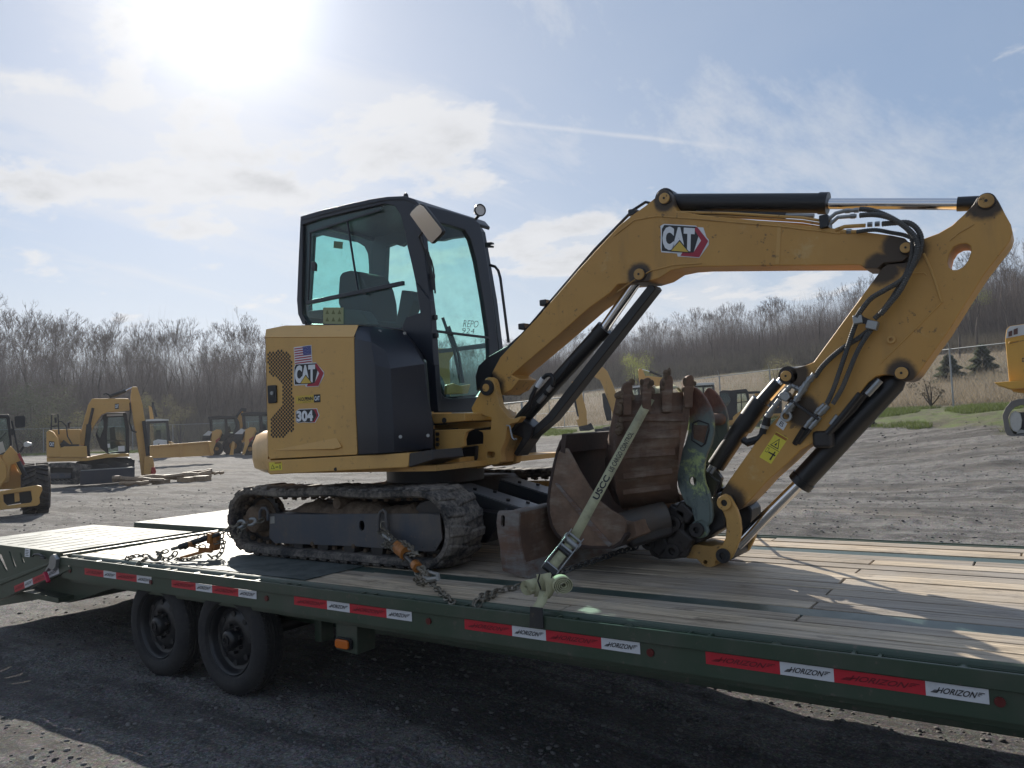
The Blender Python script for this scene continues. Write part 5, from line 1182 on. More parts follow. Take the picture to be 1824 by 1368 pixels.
fe = MB().prism(pts('c4', [(192, 208), (205, 200), (385, 215), (408, 285), (365, 350), (270, 345), (265, 320), (200, 305)], YB - .0012), (0, .0006, 0)).build('emblem_outline', PRW, EX)
F = Face(at('c4', 192, 350, YB - .0014), at('c4', 412, 368, YB) - at('c4', 192, 350, YB), at('c4', 196, 198, YB) - at('c4', 192, 350, YB))
em = bpy.data.objects.new('emblem', None); COL.objects.link(em); em.parent = EX; logo_cat(F, em, None)
# stick cylinder along the top of the boom
YM = YB + TB / 2
MB().tube([at('c4', 256, 104, YM), at('c4', 262, 104, YM), at('c4', 925, 106, YM)], .054, 24).build('stick_cylinder', BLACK, EX, smooth=40)
MB().tube([at('c4', 905, 106, YM), at('c4', 945, 106, YM)], .059, 24).build('cylinder_head', BLACK, EX, smooth=40)
MB().tube([at('c4', 945, 108, YM), at('c4', 1528, 110, YM)], .029, 20).build('stick_cylinder_rod', CHROME, EX, smooth=40)
MB().tube([at('c4', 1525, 110, YM), at('c4', 1620, 106, YM)], .036, 16).build('rod_end', BLACK, EX, smooth=40)
c_ = at('c4', 225, 90, YM); MB().cyl(c_ - Vector((0, .05, 0)), c_ + Vector((0, .05, 0)), .06, 20).build('cylinder_eye', BLACK, EX, smooth=40)
# boom cylinder below the boom with its guard
a_, b_ = at('e3', 1085, 520, YM), at(0, 1074, 588, YM)
MB().tube([a_, a_.lerp(b_, .12), b_], [.035, .050, .050], 24).build('boom_cylinder', BLACK, EX, smooth=40)
MB().tube([b_.lerp(a_, .05), b_ + (b_ - a_).normalized() * .02], .055, 24).build('cylinder_head', BLACK, EX, smooth=40)
MB().tube([b_, at(0, 1140, 492, YM)], .034, 20).build('boom_cylinder_rod', CHROME, EX, smooth=40)
g = full([(940, 786), (985, 748), (1085, 620), (1168, 514), (1164, 508), (1154, 508), (1078, 604), (975, 738), (935, 775)], 1.40)
MB().prism(g, (0, .10, 0)).build('rod_guard', BLACK, EX, bevel=.006)
MB().prism(pts('e3', [(1010, 560), (1180, 400), (1300, 500), (1280, 600), (1120, 830), (1080, 800), (1180, 620)], 1.38), (0, .14, 0)).build('cylinder_foot', GREASE, EX, bevel=.01)
MB().tube(pts('c3', [(345, 455), (400, 400), (415, 345), (440, 290), (470, 250), (500, 222), (525, 220), (540, 240), (535, 280)], 1.30), .014, 8).build('hydraulic_hose', HOSE, EX, smooth=True)
MB().tube(pts('c3', [(445, 290), (478, 240)], 1.30), .017, 8).build('hose_sleeve', PRW, EX, smooth=True)
for q in ((520, 300), (465, 365), (480, 350)): MB().tube([at('c3', q[0] - 12, q[1] + 14, 1.33), at('c3', q[0] + 10, q[1] - 12, 1.33)], .017, 8).build('hose_fitting', STEEL, EX, smooth=True)
MB().tube(pts('c3', [(300, 545), (400, 440), (520, 300), (640, 150)], 1.34), .012, 8).build('hydraulic_hose', HOSE, EX, smooth=True)
# lines along the boom back
for off, r_ in ((0, .009), (14, .009), (26, .006)):
    MB().tube(full([(1178, 366 + off * .5), (1150, 360 + off), (1128, 374 + off * .8), (1060, 444 + off * .2), (985, 532), (930, 596), (900, 622)], YB + .03 + off * .004), r_, 6).build('boom_hydraulic_line', YELD if off else HOSE, EX, smooth=True)
for q in ((1130, 380), (972, 540), (934, 582)): MB().box(at(0, *q, YB + .05), (.05, .08, .04)).build('line_clamp', BLACK, EX, bevel=.006)
for i, (y0_, y1_) in enumerate(((378, 396), (384, 402), (390, 408))):
    MB().tube(full([(1210, y0_), (1300, y0_ + 2), (1430, y1_ - 8), (1480, y1_)], YB + .02 + .03 * i), .008, 6).build('boom_hydraulic_line', YELD, EX, smooth=True)
MB().tube(full([(1240, 380), (1340, 382), (1400, 384)], YB + .06), .018, 8).build('hydraulic_hose', HOSE, EX, smooth=True)
MB().tube(full([(1400, 384), (1450, 385)], YB + .06), .013, 8).build('hose_fitting', STEEL, EX, smooth=True)
MB().box(at('f3', 493, 215, YB + .03), (.045, .1, .07)).build('line_clamp', BLACK, EX, bevel=.006)
for pp_ in ([(500, 200), (560, 150), (620, 135), (700, 130)], [(520, 225), (575, 178), (650, 172), (700, 168)], [(560, 262), (620, 240), (700, 235), (760, 232)], [(600, 270), (640, 275), (720, 275)]):
    MB().tube(pts('f3', pp_, YB + .0), .010, 8).build('steel_line', YELD if pp_[0][0] > 540 else STEEL, EX, smooth=True)
for q in ((640, 134), (700, 130), (675, 170), (790, 226), (840, 222), (650, 272)): MB().tube([at('f3', q[0] - 16, q[1] + 1, YB), at('f3', q[0] + 16, q[1] - 1, YB)], .0135, 6).build('hose_fitting', STEEL, EX)
def hose(k, ps, Y, r, dY=0, name='wrapped_hose'):
    """hose with a wound guard: rings real in the surface"""
    p = pts(k, ps, Y); q = [];
    for i in range(len(p) - 1):
        a = p[max(i - 1, 0)]; b = p[i]; c = p[i + 1]; d = p[min(i + 2, len(p) - 1)]
        for j in range(8):
            t = j / 8; q.append(.5 * ((2 * b) + (c - a) * t + (2 * a - 5 * b + 4 * c - d) * t * t + (3 * b - a - 3 * c + d) * t ** 3))
    q.append(p[-1]); L_ = [0]
    for i in range(1, len(q)): L_.append(L_[-1] + (q[i] - q[i - 1]).length)
    n = int(L_[-1] / .0055); out = []; k_ = 1
    for i in range(n + 1):
        s_ = L_[-1] * i / n
        while k_ < len(L_) - 1 and L_[k_] < s_: k_ += 1
        t = (s_ - L_[k_ - 1]) / (L_[k_] - L_[k_ - 1] + 1e-9); out.append(q[k_ - 1].lerp(q[k_], t))
    return MB().tube(out, [r * (1 if i % 2 else .84) for i in range(len(out))], 8).build(name, HOSEG, EX, smooth=20)
hose('f3', [(720, 122), (800, 130), (900, 165), (990, 215), (1050, 265), (1075, 330), (1075, 420), (1050, 520), (1000, 620), (940, 720), (880, 800), (820, 860)], YB - .05, .014)
hose('f3', [(720, 165), (820, 160), (920, 180), (1010, 230), (1085, 300), (1110, 380), (1090, 470), (1040, 580), (985, 680), (920, 760), (860, 830)], YB - .085, .014)
hose('f3', [(870, 222), (960, 215), (1050, 215), (1110, 260), (1135, 330), (1120, 420), (1070, 520), (1000, 600), (900, 660), (800, 720), (740, 790), (700, 850)], YB - .07, .014)
hose('f3', [(700, 275), (820, 262), (930, 280), (1030, 300), (1095, 340), (1100, 400)], YB - .03, .011)
hose('f3', [(700, 880), (670, 960), (630, 1080), (590, 1200), (545, 1330), (500, 1430)], YB - .05, .013)
hose('f3', [(800, 930), (750, 1000), (700, 1090), (650, 1210), (600, 1330), (540, 1430)], YB - .05, .013)
hose('f3', [(790, 930), (720, 985), (630, 1040), (540, 1110), (470, 1180), (420, 1250)], YB - .035, .014)
for q in (((680, 870), (745, 860)), ((770, 895), (845, 910))):
    MB().beam(at('f3', *q[0], YB - .055), at('f3', *q[1], YB - .055), .05, .045).build('hose_clamp', STEEL, EX, bevel=.006)
MB().beam(at('f3', 735, 862, YB - .05), at('f3', 785, 885, YB - .05), .03, .03).build('clamp_link', GREASE, EX)
# ---- stick
stick = pts('c4', [(1733 - 0, 0)], YB)
st_o = [(1595, 112), (1612, 82), (1640, 63), (1668, 60), (1695, 74), (1712, 100), (1740, 155), (1765, 200), (1772, 238), (1762, 275), (1735, 312), (1650, 420), (1560, 560), (1480, 690), (1400, 800), (1345, 880), (1325, 898), (1295, 908), (1265, 895), (1235, 880), (1190, 876), (1160, 884), (1125, 912), (1095, 948), (1020, 1040), (960, 1110), (905, 1165), (820, 1215), (760, 1275), (706, 1322), (690, 1342), (636, 1385)]
st_o2 = [(1342, 885), (1322, 905), (1300, 915), (1286, 905), (1280, 884), (1298, 856), (1356, 774), (1390, 738), (1417, 692), (1408, 684), (1396, 672), (1398, 660), (1408, 655), (1420, 655), (1436, 650), (1449, 645), (1500, 575), (1572, 477)]
F_ = [at('c4', x, y, YB) for x, y in st_o[:-3]] + [at(0, x, y, YB) for x, y in [(1395, 832), (1366, 858)] + st_o2] + [at('c4', x, y, YB) for x, y in [(1210, 380), (1290, 372), (1340, 345), (1372, 300), (1372, 265), (1440, 240), (1500, 205), (1550, 160)]]
eye = [at('c4', x, y, YB) for x, y in [(1480, 372), (1488, 335), (1508, 303), (1535, 289), (1565, 287), (1584, 300), (1586, 325), (1574, 360), (1552, 390), (1525, 405), (1500, 405), (1486, 392)]]
MB().prism(F_, (0, TB, 0), [eye]).build('stick', YELS, EX, bevel=.007)
MB().tube(pts('f3', [(1150, 420), (1200, 530), (1275, 750)], YB - .002), .006, 6).build('weld_seam', YELD, EX, smooth=True)
MB().tube(pts('f3', [(1070, 555), (1150, 548), (1170, 565)], YB - .001), .004, 6).build('weld_seam', YELD, EX, smooth=True)
MB().tube(pts('f3', [(1270, 752), (1080, 940), (860, 1160)], YB - .001), .0035, 6).build('weld_seam', YELD, EX, smooth=True)
MB().tube(pts('c4', [(1600, 200), (1530, 240), (1490, 275)], YB - .001), .004, 6).build('weld_seam', YELD, EX, smooth=True)
for i in range(14):
    rg = random.Random(i); x = rg.uniform(1250, 1650); y = rg.uniform(300, 800); p = at('c4', x, y, YB)
pin('c4', 1655, 98, YB, .033); pin('c4', 1276, 868, YB, .030); pin('d4', 860, 145, YB, .028); pin(0, 1289, 893, YB - .03, .030)
c_ = at('c4', 1229, 718, YB); MB().ring(c_, c_ + Vector((0, -.012, 0)), .020, .010, 16).build('grease_port', YELD, EX, smooth=True)
F = facepx('d4', (765, 565), (830, 615), (800, 505), (0, YB, 0), (0, 1, 0)); sk = F.poly([(0, 0), (1, 0), (1, 1), (0, 1)], .001, 'sticker', PRW, EX); F.text('B', .3, .25, .75, .8, .002, PRK, sk, -.01)
F = facepx('d4', (625, 845), (725, 905), (770, 625), (0, YB, 0), (0, 1, 0))
wl = F.poly([(0, 0), (1, 0), (1, 1), (0, 1)], .001, 'warning_label', LABY, EX); F.poly([(.02, .9), (.98, .9), (.98, .98), (.02, .98)], .002, 'label_band', ORANGE, wl)
F.poly([(.15, .53), (.85, .53), (.5, .86)], .002, 'label_triangle', PRK, wl); F.poly([(.23, .56), (.77, .56), (.5, .81)], .003, 'label_triangle_fill', LABY, wl); F.poly([(.42, .60), (.58, .60), (.52, .72)], .004, 'label_figure', PRK, wl)
F.poly([(.03, .475), (.97, .475), (.97, .49), (.03, .49)], .002, 'label_line', PRK, wl); F.poly([(.35, .28), (.62, .28), (.62, .32), (.35, .32)], .002, 'label_arrow', PRK, wl); F.poly([(.70, .1), (.82, .1), (.80, .42), (.72, .42)], .002, 'label_figure', PRK, wl); F.poly([(.62, .28), (.92, .28), (.92, .33), (.62, .33)], .003, 'label_figure', PRK, wl)
F.poly([(.1, .26), (.28, .26), (.28, .42), (.1, .42)], .002, 'label_box', PRK, wl); F.poly([(.12, .275), (.26, .275), (.26, .405), (.12, .405)], .003, 'label_box_fill', LABY, wl)
# bucket cylinder
a_ = at('c4', 1262, 880, YM); b_ = at('c4', 830, 1350, YM)
MB().tube([a_, a_.lerp(b_, .06), b_], [.045, .062, .062], 24).build('bucket_cylinder', BLACK, EX, smooth=40)
MB().tube([b_.lerp(a_, .02), b_ + (b_ - a_).normalized() * .025], .068, 24).build('cylinder_head', BLACK, EX, smooth=40)
MB().tube([b_, at('c3', 1545, 1265, YM)], .033, 20).build('bucket_cylinder_rod', CHROME, EX, smooth=40)
MB().tube(pts('c4', [(1175, 900), (1130, 930), (1050, 1030), (930, 1150), (905, 1180)], YB + .03), .022, 8).build('hydraulic_hose', HOSE, EX, smooth=True)
MB().tube(pts('c4', [(1090, 960), (1010, 1060), (940, 1140)], YB - .02), .016, 8).build('hydraulic_hose', HOSE, EX, smooth=True)
for a, b in (((1180, 900), (1120, 965)), ((990, 1060), (960, 1100))):
    MB().tube([at('c4', *a, YB - .01), at('c4', *b, YB - .01)], .016, 8).build('steel_line', STEEL, EX, smooth=True)
MB().box(at('c4', 925, 1165, YB + .02), (.10, .08, .09)).build('port_block', GREASE, EX, bevel=.02)
# valve and fittings on the stick
for a, b, r_ in (((1100, 130), (1035, 205), .020), ((1035, 205), (985, 290), .024), ((985, 290), (930, 370), .019), ((930, 370), (850, 460), .026), ((850, 300), (810, 335), .026), ((830, 300), (900, 225), .016), ((900, 225), (975, 265), .014), ((800, 350), (740, 430), .018), ((740, 430), (690, 500), .02), ((690, 500), (650, 640), .024), ((1220, 400), (1140, 480), .019), ((1190, 390), (1110, 470), .017), ((1150, 500), (1060, 600), .014), ((1110, 480), (1020, 590), .014)):
    MB().tube([at('d4', *a, YB - .035), at('d4', *b, YB - .035)], r_ * .8, 8).build('hose_fitting', STEEL if r_ < .0235 or a[0] > 800 else HOSE, EX, smooth=30)
    mid = ((a[0] + b[0]) / 2, (a[1] + b[1]) / 2); p = at('d4', *mid, YB - .035); q = at('d4', *b, YB - .035); MB().tube([p, p.lerp(q, .35)], r_, 6).build('hex_nut', STEEL, EX)
MB().prism(pts('d4', [(790, 300), (830, 270), (875, 290), (890, 330), (850, 370), (805, 345)], YB - .06), (0, .06, 0)).build('shut_off_valve', STEEL, EX, bevel=.006)
MB().beam(at('d4', 890, 350, YB - .04), at('d4', 1140, 520, YB - .04), .03, .014).build('clamp_strap', GREASE, EX, bevel=.003)
for a, b in (((1060, 600), (960, 720)), ((1010, 600), (930, 730))): MB().tube([at('d4', *a, YB - .03), at('d4', *b, YB + .0)], .015, 8).build('hydraulic_hose', HOSE, EX, smooth=True)
c_ = at('d4', 862, 490, YB - .03); MB().ring(c_, c_ + Vector((0, -.02, 0)), .030, .018, 18).build('quick_coupler', STEEL, EX, smooth=True)
# thumb cylinder
YTc = YB - .0 + .08
MB().tube([at('d4', 865, 140, YTc), at('d4', 700, 330, YTc)], .028, 12).build('thumb_cylinder_rod', CHROME, EX, smooth=True)
MB().tube([at('d4', 790, 200, YTc), at('d4', 590, 430, YTc)], .036, 14).build('thumb_cylinder', HOSE, EX, smooth=True)
MB().tube([at('d4', 640, 360, YTc), at('d4', 480, 590, YTc)], .055, 16).build('cylinder_wrap', HOSE, EX, smooth=40)
MB().tube([at('d4', 490, 560, YTc), at('d4', 250, 920, YTc)], .050, 18).build('thumb_cylinder_barrel', GREASE, EX, smooth=40)
MB().tube(pts('d4', [(690, 480), (680, 620), (620, 690), (520, 720), (480, 690)], YB + .02), .022, 8).build('hydraulic_hose', HOSE, EX, smooth=True)
c_ = at('d4', 870, 140, YB); MB().cyl(c_, c_ + Vector((0, .22, 0)), .05, 20).build('thumb_cylinder_eye', GREASE, EX, smooth=40)
# ---- thumb: two S-shaped cheek plates joined by cross tubes
th = [(1320, 380), (1322, 325), (1340, 295), (1358, 290), (1385, 310), (1420, 350), (1452, 410), (1470, 480), (1470, 560), (1455, 625), (1430, 680), (1415, 740), (1412, 800), (1420, 850), (1445, 910), (1460, 970), (1464, 1040), (1455, 1080), (1432, 1100), (1440, 1130), (1425, 1160), (1385, 1172), (1350, 1160), (1332, 1125), (1340, 1085), (1362, 1060), (1362, 1030), (1345, 1000), (1310, 975), (1285, 930), (1262, 870), (1250, 790), (1254, 730), (1272, 680), (1302, 620), (1318, 560), (1328, 500), (1325, 440)]
hole = [(1345 + 20 * math.cos(a), 837 + 25 * math.sin(a)) for a in [i * math.pi / 8 for i in range(16)]]
MB().prism(pts('c3', th, 1.26), (0, .03, 0), [pts('c3', hole, 1.26)]).build('thumb_plate', THUMB, EX, bevel=.008)
t2 = [(x, y) for x, y in th]
MB().prism(pts('c3', th, 1.26), (0, .03, 0), [pts('c3', hole, 1.26)]).build('thumb_plate', THUMB, EX, bevel=.008).location = (0, .23, 0)
c_ = at('c3', 1480, 480, 1.30); MB().cyl((c_.x - .04, 1.292, c_.z), (c_.x - .04, 1.488, c_.z), .035, 16).build('thumb_cross_tube', RUSTB, EX, smooth=40)
MB().prism(pts('c3', [(1345, 1010), (1362, 1075), (1400, 1060), (1420, 1075), (1440, 1080), (1446, 1040), (1440, 960), (1420, 900), (1380, 880), (1330, 930)], 1.252), (0, .008, 0)).build('thumb_doubler', THUMB, EX, bevel=.002)
wr = [(1350, 500), (1385, 485), (1440, 505), (1442, 540), (1420, 620), (1400, 635), (1345, 600)]
MB().tube([at('c3', x, y, 1.258) for x, y in wr + [wr[0]]], .005, 6).build('weld_bead', GREASE, EX, smooth=True)
MB().prism(pts('c3', [(1352, 510), (1436, 515), (1412, 618), (1352, 590)], 1.262 - .006), (0, .008, 0)).build('thumb_wear_pad', RUSTB, EX, bevel=.002)
pc = at('c3', 1378, 1118, 1.255); MB().ring(pc, pc + Vector((0, -.03, 0)), .040, .016, 24).build('thumb_pin', GREASE, EX, bevel=.003); MB().cyl(pc + Vector((0, -.008, 0)), pc + Vector((0, .36, 0)), .030, 20).build('thumb_pin_shaft', GREASE, EX, smooth=40)
MB().prism(pts('c3', [(1420, 740), (1480, 770), (1516, 820), (1500, 880), (1470, 940), (1440, 930), (1420, 850)], 1.36), (0, .04, 0)).build('thumb_stop', GREASE, EX, bevel=.004)
MB().tube(pts('c3', [(1420, 765), (1478, 830), (1500, 838), (1468, 930)], 1.30), .007, 6).build('bracket_rod', GREASE, EX, smooth=True)
for q in ((1450, 765), (1472, 775)): MB().tube([at('c3', q[0] - 16, q[1] + 16, 1.28), at('c3', q[0] + 6, q[1] - 18, 1.28)], .010, 8).build('bracket_bolt', STEEL, EX, smooth=True)
# ---- links and coupler
lk = [(1498, 955), (1505, 925), (1530, 910), (1560, 925), (1580, 955), (1604, 1000), (1622, 1055), (1628, 1120), (1620, 1180), (1600, 1232), (1575, 1282), (1545, 1308), (1505, 1308), (1478, 1285), (1475, 1250), (1498, 1222), (1520, 1205), (1536, 1170), (1542, 1110), (1538, 1060), (1524, 1020), (1505, 990)]
for dy in (0, .30):
    o_ = MB().prism(pts('c3', lk, 1.27), (0, .032, 0)).build('side_link', YELD, EX, bevel=.008); o_.location = (0, dy, 0)
for x, y in ((1535, 962), (1528, 1268)):
    c_ = at('c3', x, y, 1.27); MB().cyl(c_ + Vector((0, -.004, 0)), c_ + Vector((0, .36, 0)), .038, 20).build('link_pin', GREASE, EX, bevel=.004); MB().ring(c_ + Vector((0, -.005, 0)), c_ + Vector((0, -.018, 0)), .040, .018, 20).build('pin_collar', GREASE if y > 1000 else YELD, EX, bevel=.002)
MB().prism(pts('c3', [(1312, 1285), (1318, 1215), (1370, 1205), (1460, 1215), (1520, 1200), (1560, 1240), (1560, 1290), (1510, 1312), (1480, 1300), (1476, 1330), (1440, 1340), (1405, 1325), (1372, 1290)], 1.33), (0, .24, 0), [pts('c3', [(1420 + 12 * math.cos(a), 1308 + 12 * math.sin(a)) for a in [i * math.pi / 4 for i in range(8)]], 1.33)]).build('bucket_link', YELD, EX, bevel=.010)
MB().prism(pts('c3', [(1500, 870), (1600, 900), (1690, 1000), (1690, 1040), (1670, 1130), (1650, 1200), (1590, 1280), (1560, 1200), (1600, 1060), (1560, 960), (1490, 920)], 1.46), (0, .18, 0)).build('stick_end_casting', GREASE, EX, bevel=.012)
MB().prism(pts('c3', [(1330, 1030), (1430, 960), (1490, 900), (1530, 960), (1530, 1110), (1440, 1160), (1380, 1200), (1330, 1180)], 1.32), (0, .26, 0)).build('stick_nose', GREASE, EX, bevel=.012)
cp = [(1050, 1190), (1060, 1165), (1110, 1160), (1150, 1150), (1190, 1090), (1160, 1010), (1180, 992), (1220, 1000), (1270, 1020), (1300, 1065), (1300, 1110), (1290, 1160), (1330, 1190), (1330, 1240), (1310, 1280), (1240, 1290), (1150, 1290), (1105, 1270), (1085, 1225)]
for dy in (0, .22): MB().prism(pts('c3', cp, 1.28), (0, .035, 0)).build('coupler_plate', GREASE, EX, bevel=.010).location = (0, dy, 0)
for x, y, r_ in ((1242, 1082, .045), (1096, 1194, .040), (1236, 1240, .044)):
    c_ = at('c3', x, y, 1.28); MB().ring(c_ + Vector((0, -.026, 0)), c_, r_, r_ * .45, 20).build('coupler_boss', GREASE, EX, bevel=.003); MB().cyl(c_ + Vector((0, -.004, 0)), c_ + Vector((0, .30, 0)), r_ * .8, 16).build('coupler_pin', GREASE, EX, smooth=40)
for x, y in ((1290, 1020), (1330, 1010), (1150, 1170), (1190, 1200), (1280, 1190), (1320, 1160)): MB().box(at('c3', x, y, 1.36), (.12, .18, .09), Matrix.Rotation(x * .01, 3, 'Y')).build('coupler_casting', GREASE, EX, bevel=.02)
a_, b_ = at('c3', 940, 1128, 1.10), at('c3', 1200, 1050, 1.30)
MB().beam(a_, b_, .16, .19, (0, 0, 1)).build('coupler_saddle', GREASE, EX, bevel=.03, seg=3)
MB().tube([a_ + Vector((0, -.02, .02)), b_ + Vector((0, -.03, .02))], .085, 20).build('coupler_tube', paint('scuffed_grey_steel', (.06, .055, .05), .5, (.12, .085, .06), .6, scr=(.22, .20, .18), bump=.3), EX, smooth=40)
# ---- clean-up bucket
YQ0, YQ1 = .92, 1.86
bk = CB = bpy.data.objects.new('cleanup_bucket', None); COL.objects.link(bk); bk.parent = EX
ch = [(596, 640), (620, 650), (648, 700), (690, 780), (745, 870), (800, 950), (870, 1005), (935, 1042), (960, 1085), (955, 1150), (925, 1200), (890, 1226), (760, 1228), (650, 1215), (590, 1190), (548, 1145), (520, 1090), (505, 1020), (502, 960), (512, 880), (530, 790), (548, 720), (570, 665)]
MB().prism(pts('c3', ch, YQ0), (0, .022, 0)).build('cheek_plate', RUSTC, bk, bevel=.004)
MB().prism(pts('c3', ch, YQ0), (0, .022, 0)).build('cheek_plate', RUSTC, bk).location = (0, YQ1 - YQ0, 0)
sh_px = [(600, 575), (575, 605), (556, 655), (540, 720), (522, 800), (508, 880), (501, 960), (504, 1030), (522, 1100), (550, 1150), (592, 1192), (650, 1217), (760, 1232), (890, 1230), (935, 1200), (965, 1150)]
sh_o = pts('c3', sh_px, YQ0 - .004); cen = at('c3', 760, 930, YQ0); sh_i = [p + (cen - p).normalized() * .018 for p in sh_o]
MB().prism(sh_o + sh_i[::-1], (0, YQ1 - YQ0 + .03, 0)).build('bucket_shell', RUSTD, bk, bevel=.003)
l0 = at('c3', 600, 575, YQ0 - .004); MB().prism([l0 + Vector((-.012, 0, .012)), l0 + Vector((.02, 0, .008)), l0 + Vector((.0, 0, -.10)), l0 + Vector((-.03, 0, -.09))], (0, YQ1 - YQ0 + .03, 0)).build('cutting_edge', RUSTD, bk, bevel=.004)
MB().prism(pts('c3', [(545, 850), (565, 852), (760, 1075), (880, 1205), (860, 1220), (730, 1085)], YQ0 - .010), (0, .010, 0)).build('stiffener_rib', RUSTG, bk, bevel=.003)
MB().prism(pts('c3', [(598, 1070), (620, 1015), (680, 1060), (690, 1075), (640, 1120), (600, 1090)], YQ0 - .006), (0, .006, 0)).build('wear_patch', RUSTC, bk, bevel=.002)
MB().prism(pts('c3', [(905, 1060), (960, 1085), (1010, 1070), (1030, 1160), (960, 1190), (900, 1170)], YQ0 + .05), (0, .5, 0)).build('hanger_bracket', RUSTC, bk, bevel=.01)
# ---- dozer blade and arms
bl = bpy.data.objects.new('dozer_blade', None); COL.objects.link(bl); bl.parent = EX
ep = [(345, 42), (352, 32), (440, 30), (462, 32), (470, 60), (466, 150), (476, 240), (500, 330), (520, 425), (450, 408), (374, 380), (362, 300), (358, 240), (345, 170), (338, 100)]
eh = [(366, 64), (380, 58), (388, 70), (386, 120), (374, 130), (364, 116)]
YBL = .66
MB().prism(pts('c7', ep, YBL), (0, .02, 0), [pts('c7', eh, YBL)]).build('blade_end_plate', RUSTG, bl, bevel=.004)
MB().prism(pts('c7', ep, YBL), (0, .02, 0)).build('blade_end_plate', RUSTG, bl).location = (0, 1.78, 0)
bf = pts('c7', [(468, 44), (464, 140), (474, 240), (498, 335), (522, 422)], YBL + .005); bb_ = [p + Vector((-.022, 0, .004)) for p in bf]
MB().prism(bf + bb_[::-1], (0, 1.80, 0)).build('blade_face', RUSTB, bl, bevel=.002)
MB().tube([bf[0] + Vector((-.02, 0, .0)), bf[0] + Vector((-.02, 1.80, 0))], .020, 10).build('blade_top_tube', RUSTG, bl, smooth=True)
MB().prism([bf[-2] + Vector((.004, 0, 0)), bf[-1] + Vector((.02, 0, -.004)), bf[-1] + Vector((-.01, 0, -.012)), bf[-2] + Vector((-.01, 0, 0))], (0, 1.80, 0)).build('blade_cutting_edge', RUSTG, bl, bevel=.002)
BLU = paint('dark_blade_arm_paint', (.012, .017, .024), .4, (.10, .085, .065), .4)
for y in (1.20, 1.72):
    a_ = Vector((-3.30, y, D + .40)); b_ = Vector((-2.74, y, D + .26))
    MB().beam(a_, b_, .20, .12).build('blade_arm', BLU, bl, bevel=.008)
    d_ = (b_ - a_).normalized(); n_ = Vector((0, 1, 0)).cross(d_); n_ = n_ if n_.z > 0 else -n_
    MB().beam(a_ + n_ * .064, b_ + n_ * .064, .19, .008).build('arm_cover', paint('dusty_arm_cover', (.12, .13, .14), .35, (.2, .16, .12), .5) if 'dusty_arm_cover' not in bpy.data.materials else bpy.data.materials['dusty_arm_cover'], bl, bevel=.002)
    for t in (.25, .42, .72, .88):
        c_ = a_.lerp(b_, t) + n_ * .069 + Vector((0, -.05 if t in (.25, .72) else .04, 0)); MB().cyl(c_, c_ + n_ * .014, .014, 6).build('arm_bolt', BLACK, bl)
MB().tube([(-3.3, 1.46, D + .30), (-2.72, 1.46, D + .20)], .05, 16).build('blade_cylinder', BLACK, bl, smooth=True)
for i, yy in enumerate((1.0, 1.08)): MB().tube([(-3.35, yy, D + .36), (-3.15, yy - .03, D + .28 - .03 * i), (-3.0, yy, D + .22), (-2.9, yy + .05, D + .26), (-2.85, yy + .12, D + .33)], .014, 8).build('hydraulic_hose', HOSE, bl, smooth=True)
MB().prism([(-3.32, 1.0, D + .10), (-2.95, 1.0, D + .12), (-2.8, 1.0, D + .30), (-3.3, 1.0, D + .34)], (0, .12, 0)).build('arm_root', BLACK, bl, bevel=.01)
MB().prism(pts('e3', [(1060, 1096), (1510, 1100), (1510, 1160), (1200, 1165), (1100, 1130)], 2.13), (0, .02, 0)).build('yellow_strip', YELD, EX)  # yellow strip added under the far track, stands for something unidentified beyond it

# ================================================================= DIGGING BUCKET (lies in the clean-up bucket)
DB = thing('digging_bucket', 'rusty toothed digging bucket, teeth up, held in the other bucket by the yellow strap', 'bucket', (-1.95, 1.2, D + .35))
bn = Vector((.574, -.819, 0)); bx = Vector((.819, .574, 0))            # back of the bucket faces the camera
def bp(x, y, off=0): return onp('c3', x, y, Vector((-1.93, 1.0, 0)) - bn * off, bn)
c0 = [(918, 345), (918, 480), (905, 620), (895, 780), (905, 900), (935, 990)]; c1_ = [(1325, 320), (1310, 480), (1285, 600), (1262, 740), (1255, 860), (1275, 950)]
rows = []
ofs = (0.03, 0.0, .0, .04, .10, .18)
for i in range(6):
    a_, b_ = bp(*c0[i], ofs[i]), bp(*c1_[i], ofs[i]); rows.append([a_.lerp(b_, t) for t in (0, .5, 1)])
o_ = MB().grid(rows).build('bucket_back', RUSTB, DB, smooth=60); q_ = o_.modifiers.new('s', 'SOLIDIFY'); q_.thickness = .02; q_.offset = 0
for i in range(5):      # horizontal wear strips
    t = .18 + i * .155; k_ = t * 5; i0 = int(k_); f_ = k_ - i0
    a_ = rows[i0][0].lerp(rows[min(i0 + 1, 5)][0], f_); b_ = rows[i0][2].lerp(rows[min(i0 + 1, 5)][2], f_)
    MB().beam(a_.lerp(b_, .10 + .02 * (i % 2)) + bn * .012, a_.lerp(b_, .95 - .015 * i) + bn * .012, .008, .038 + .008 * (i % 2)).build('wear_strip', RUSTB, DB, bevel=.004)
MB().beam(rows[1][0].lerp(rows[1][2], .02) + bn * .014, rows[1][2].lerp(rows[1][0], .02) + bn * .014, .012, .02).build('lip_edge', RUSTB, DB, bevel=.003)
for s_, col in ((0, 0), (1, 2)):
    P0 = [r_[col] for r_ in rows]; inn = [p - bn * d_ for p, d_ in zip(P0, (.10, .30, .42, .46, .44, .30))]
    MB().prism([Vector(p) for p in P0] + inn[::-1], bx * (.018 if s_ == 0 else -.018)).build('bucket_side', RUSTB, DB, bevel=.004)
rd = random.Random(4)
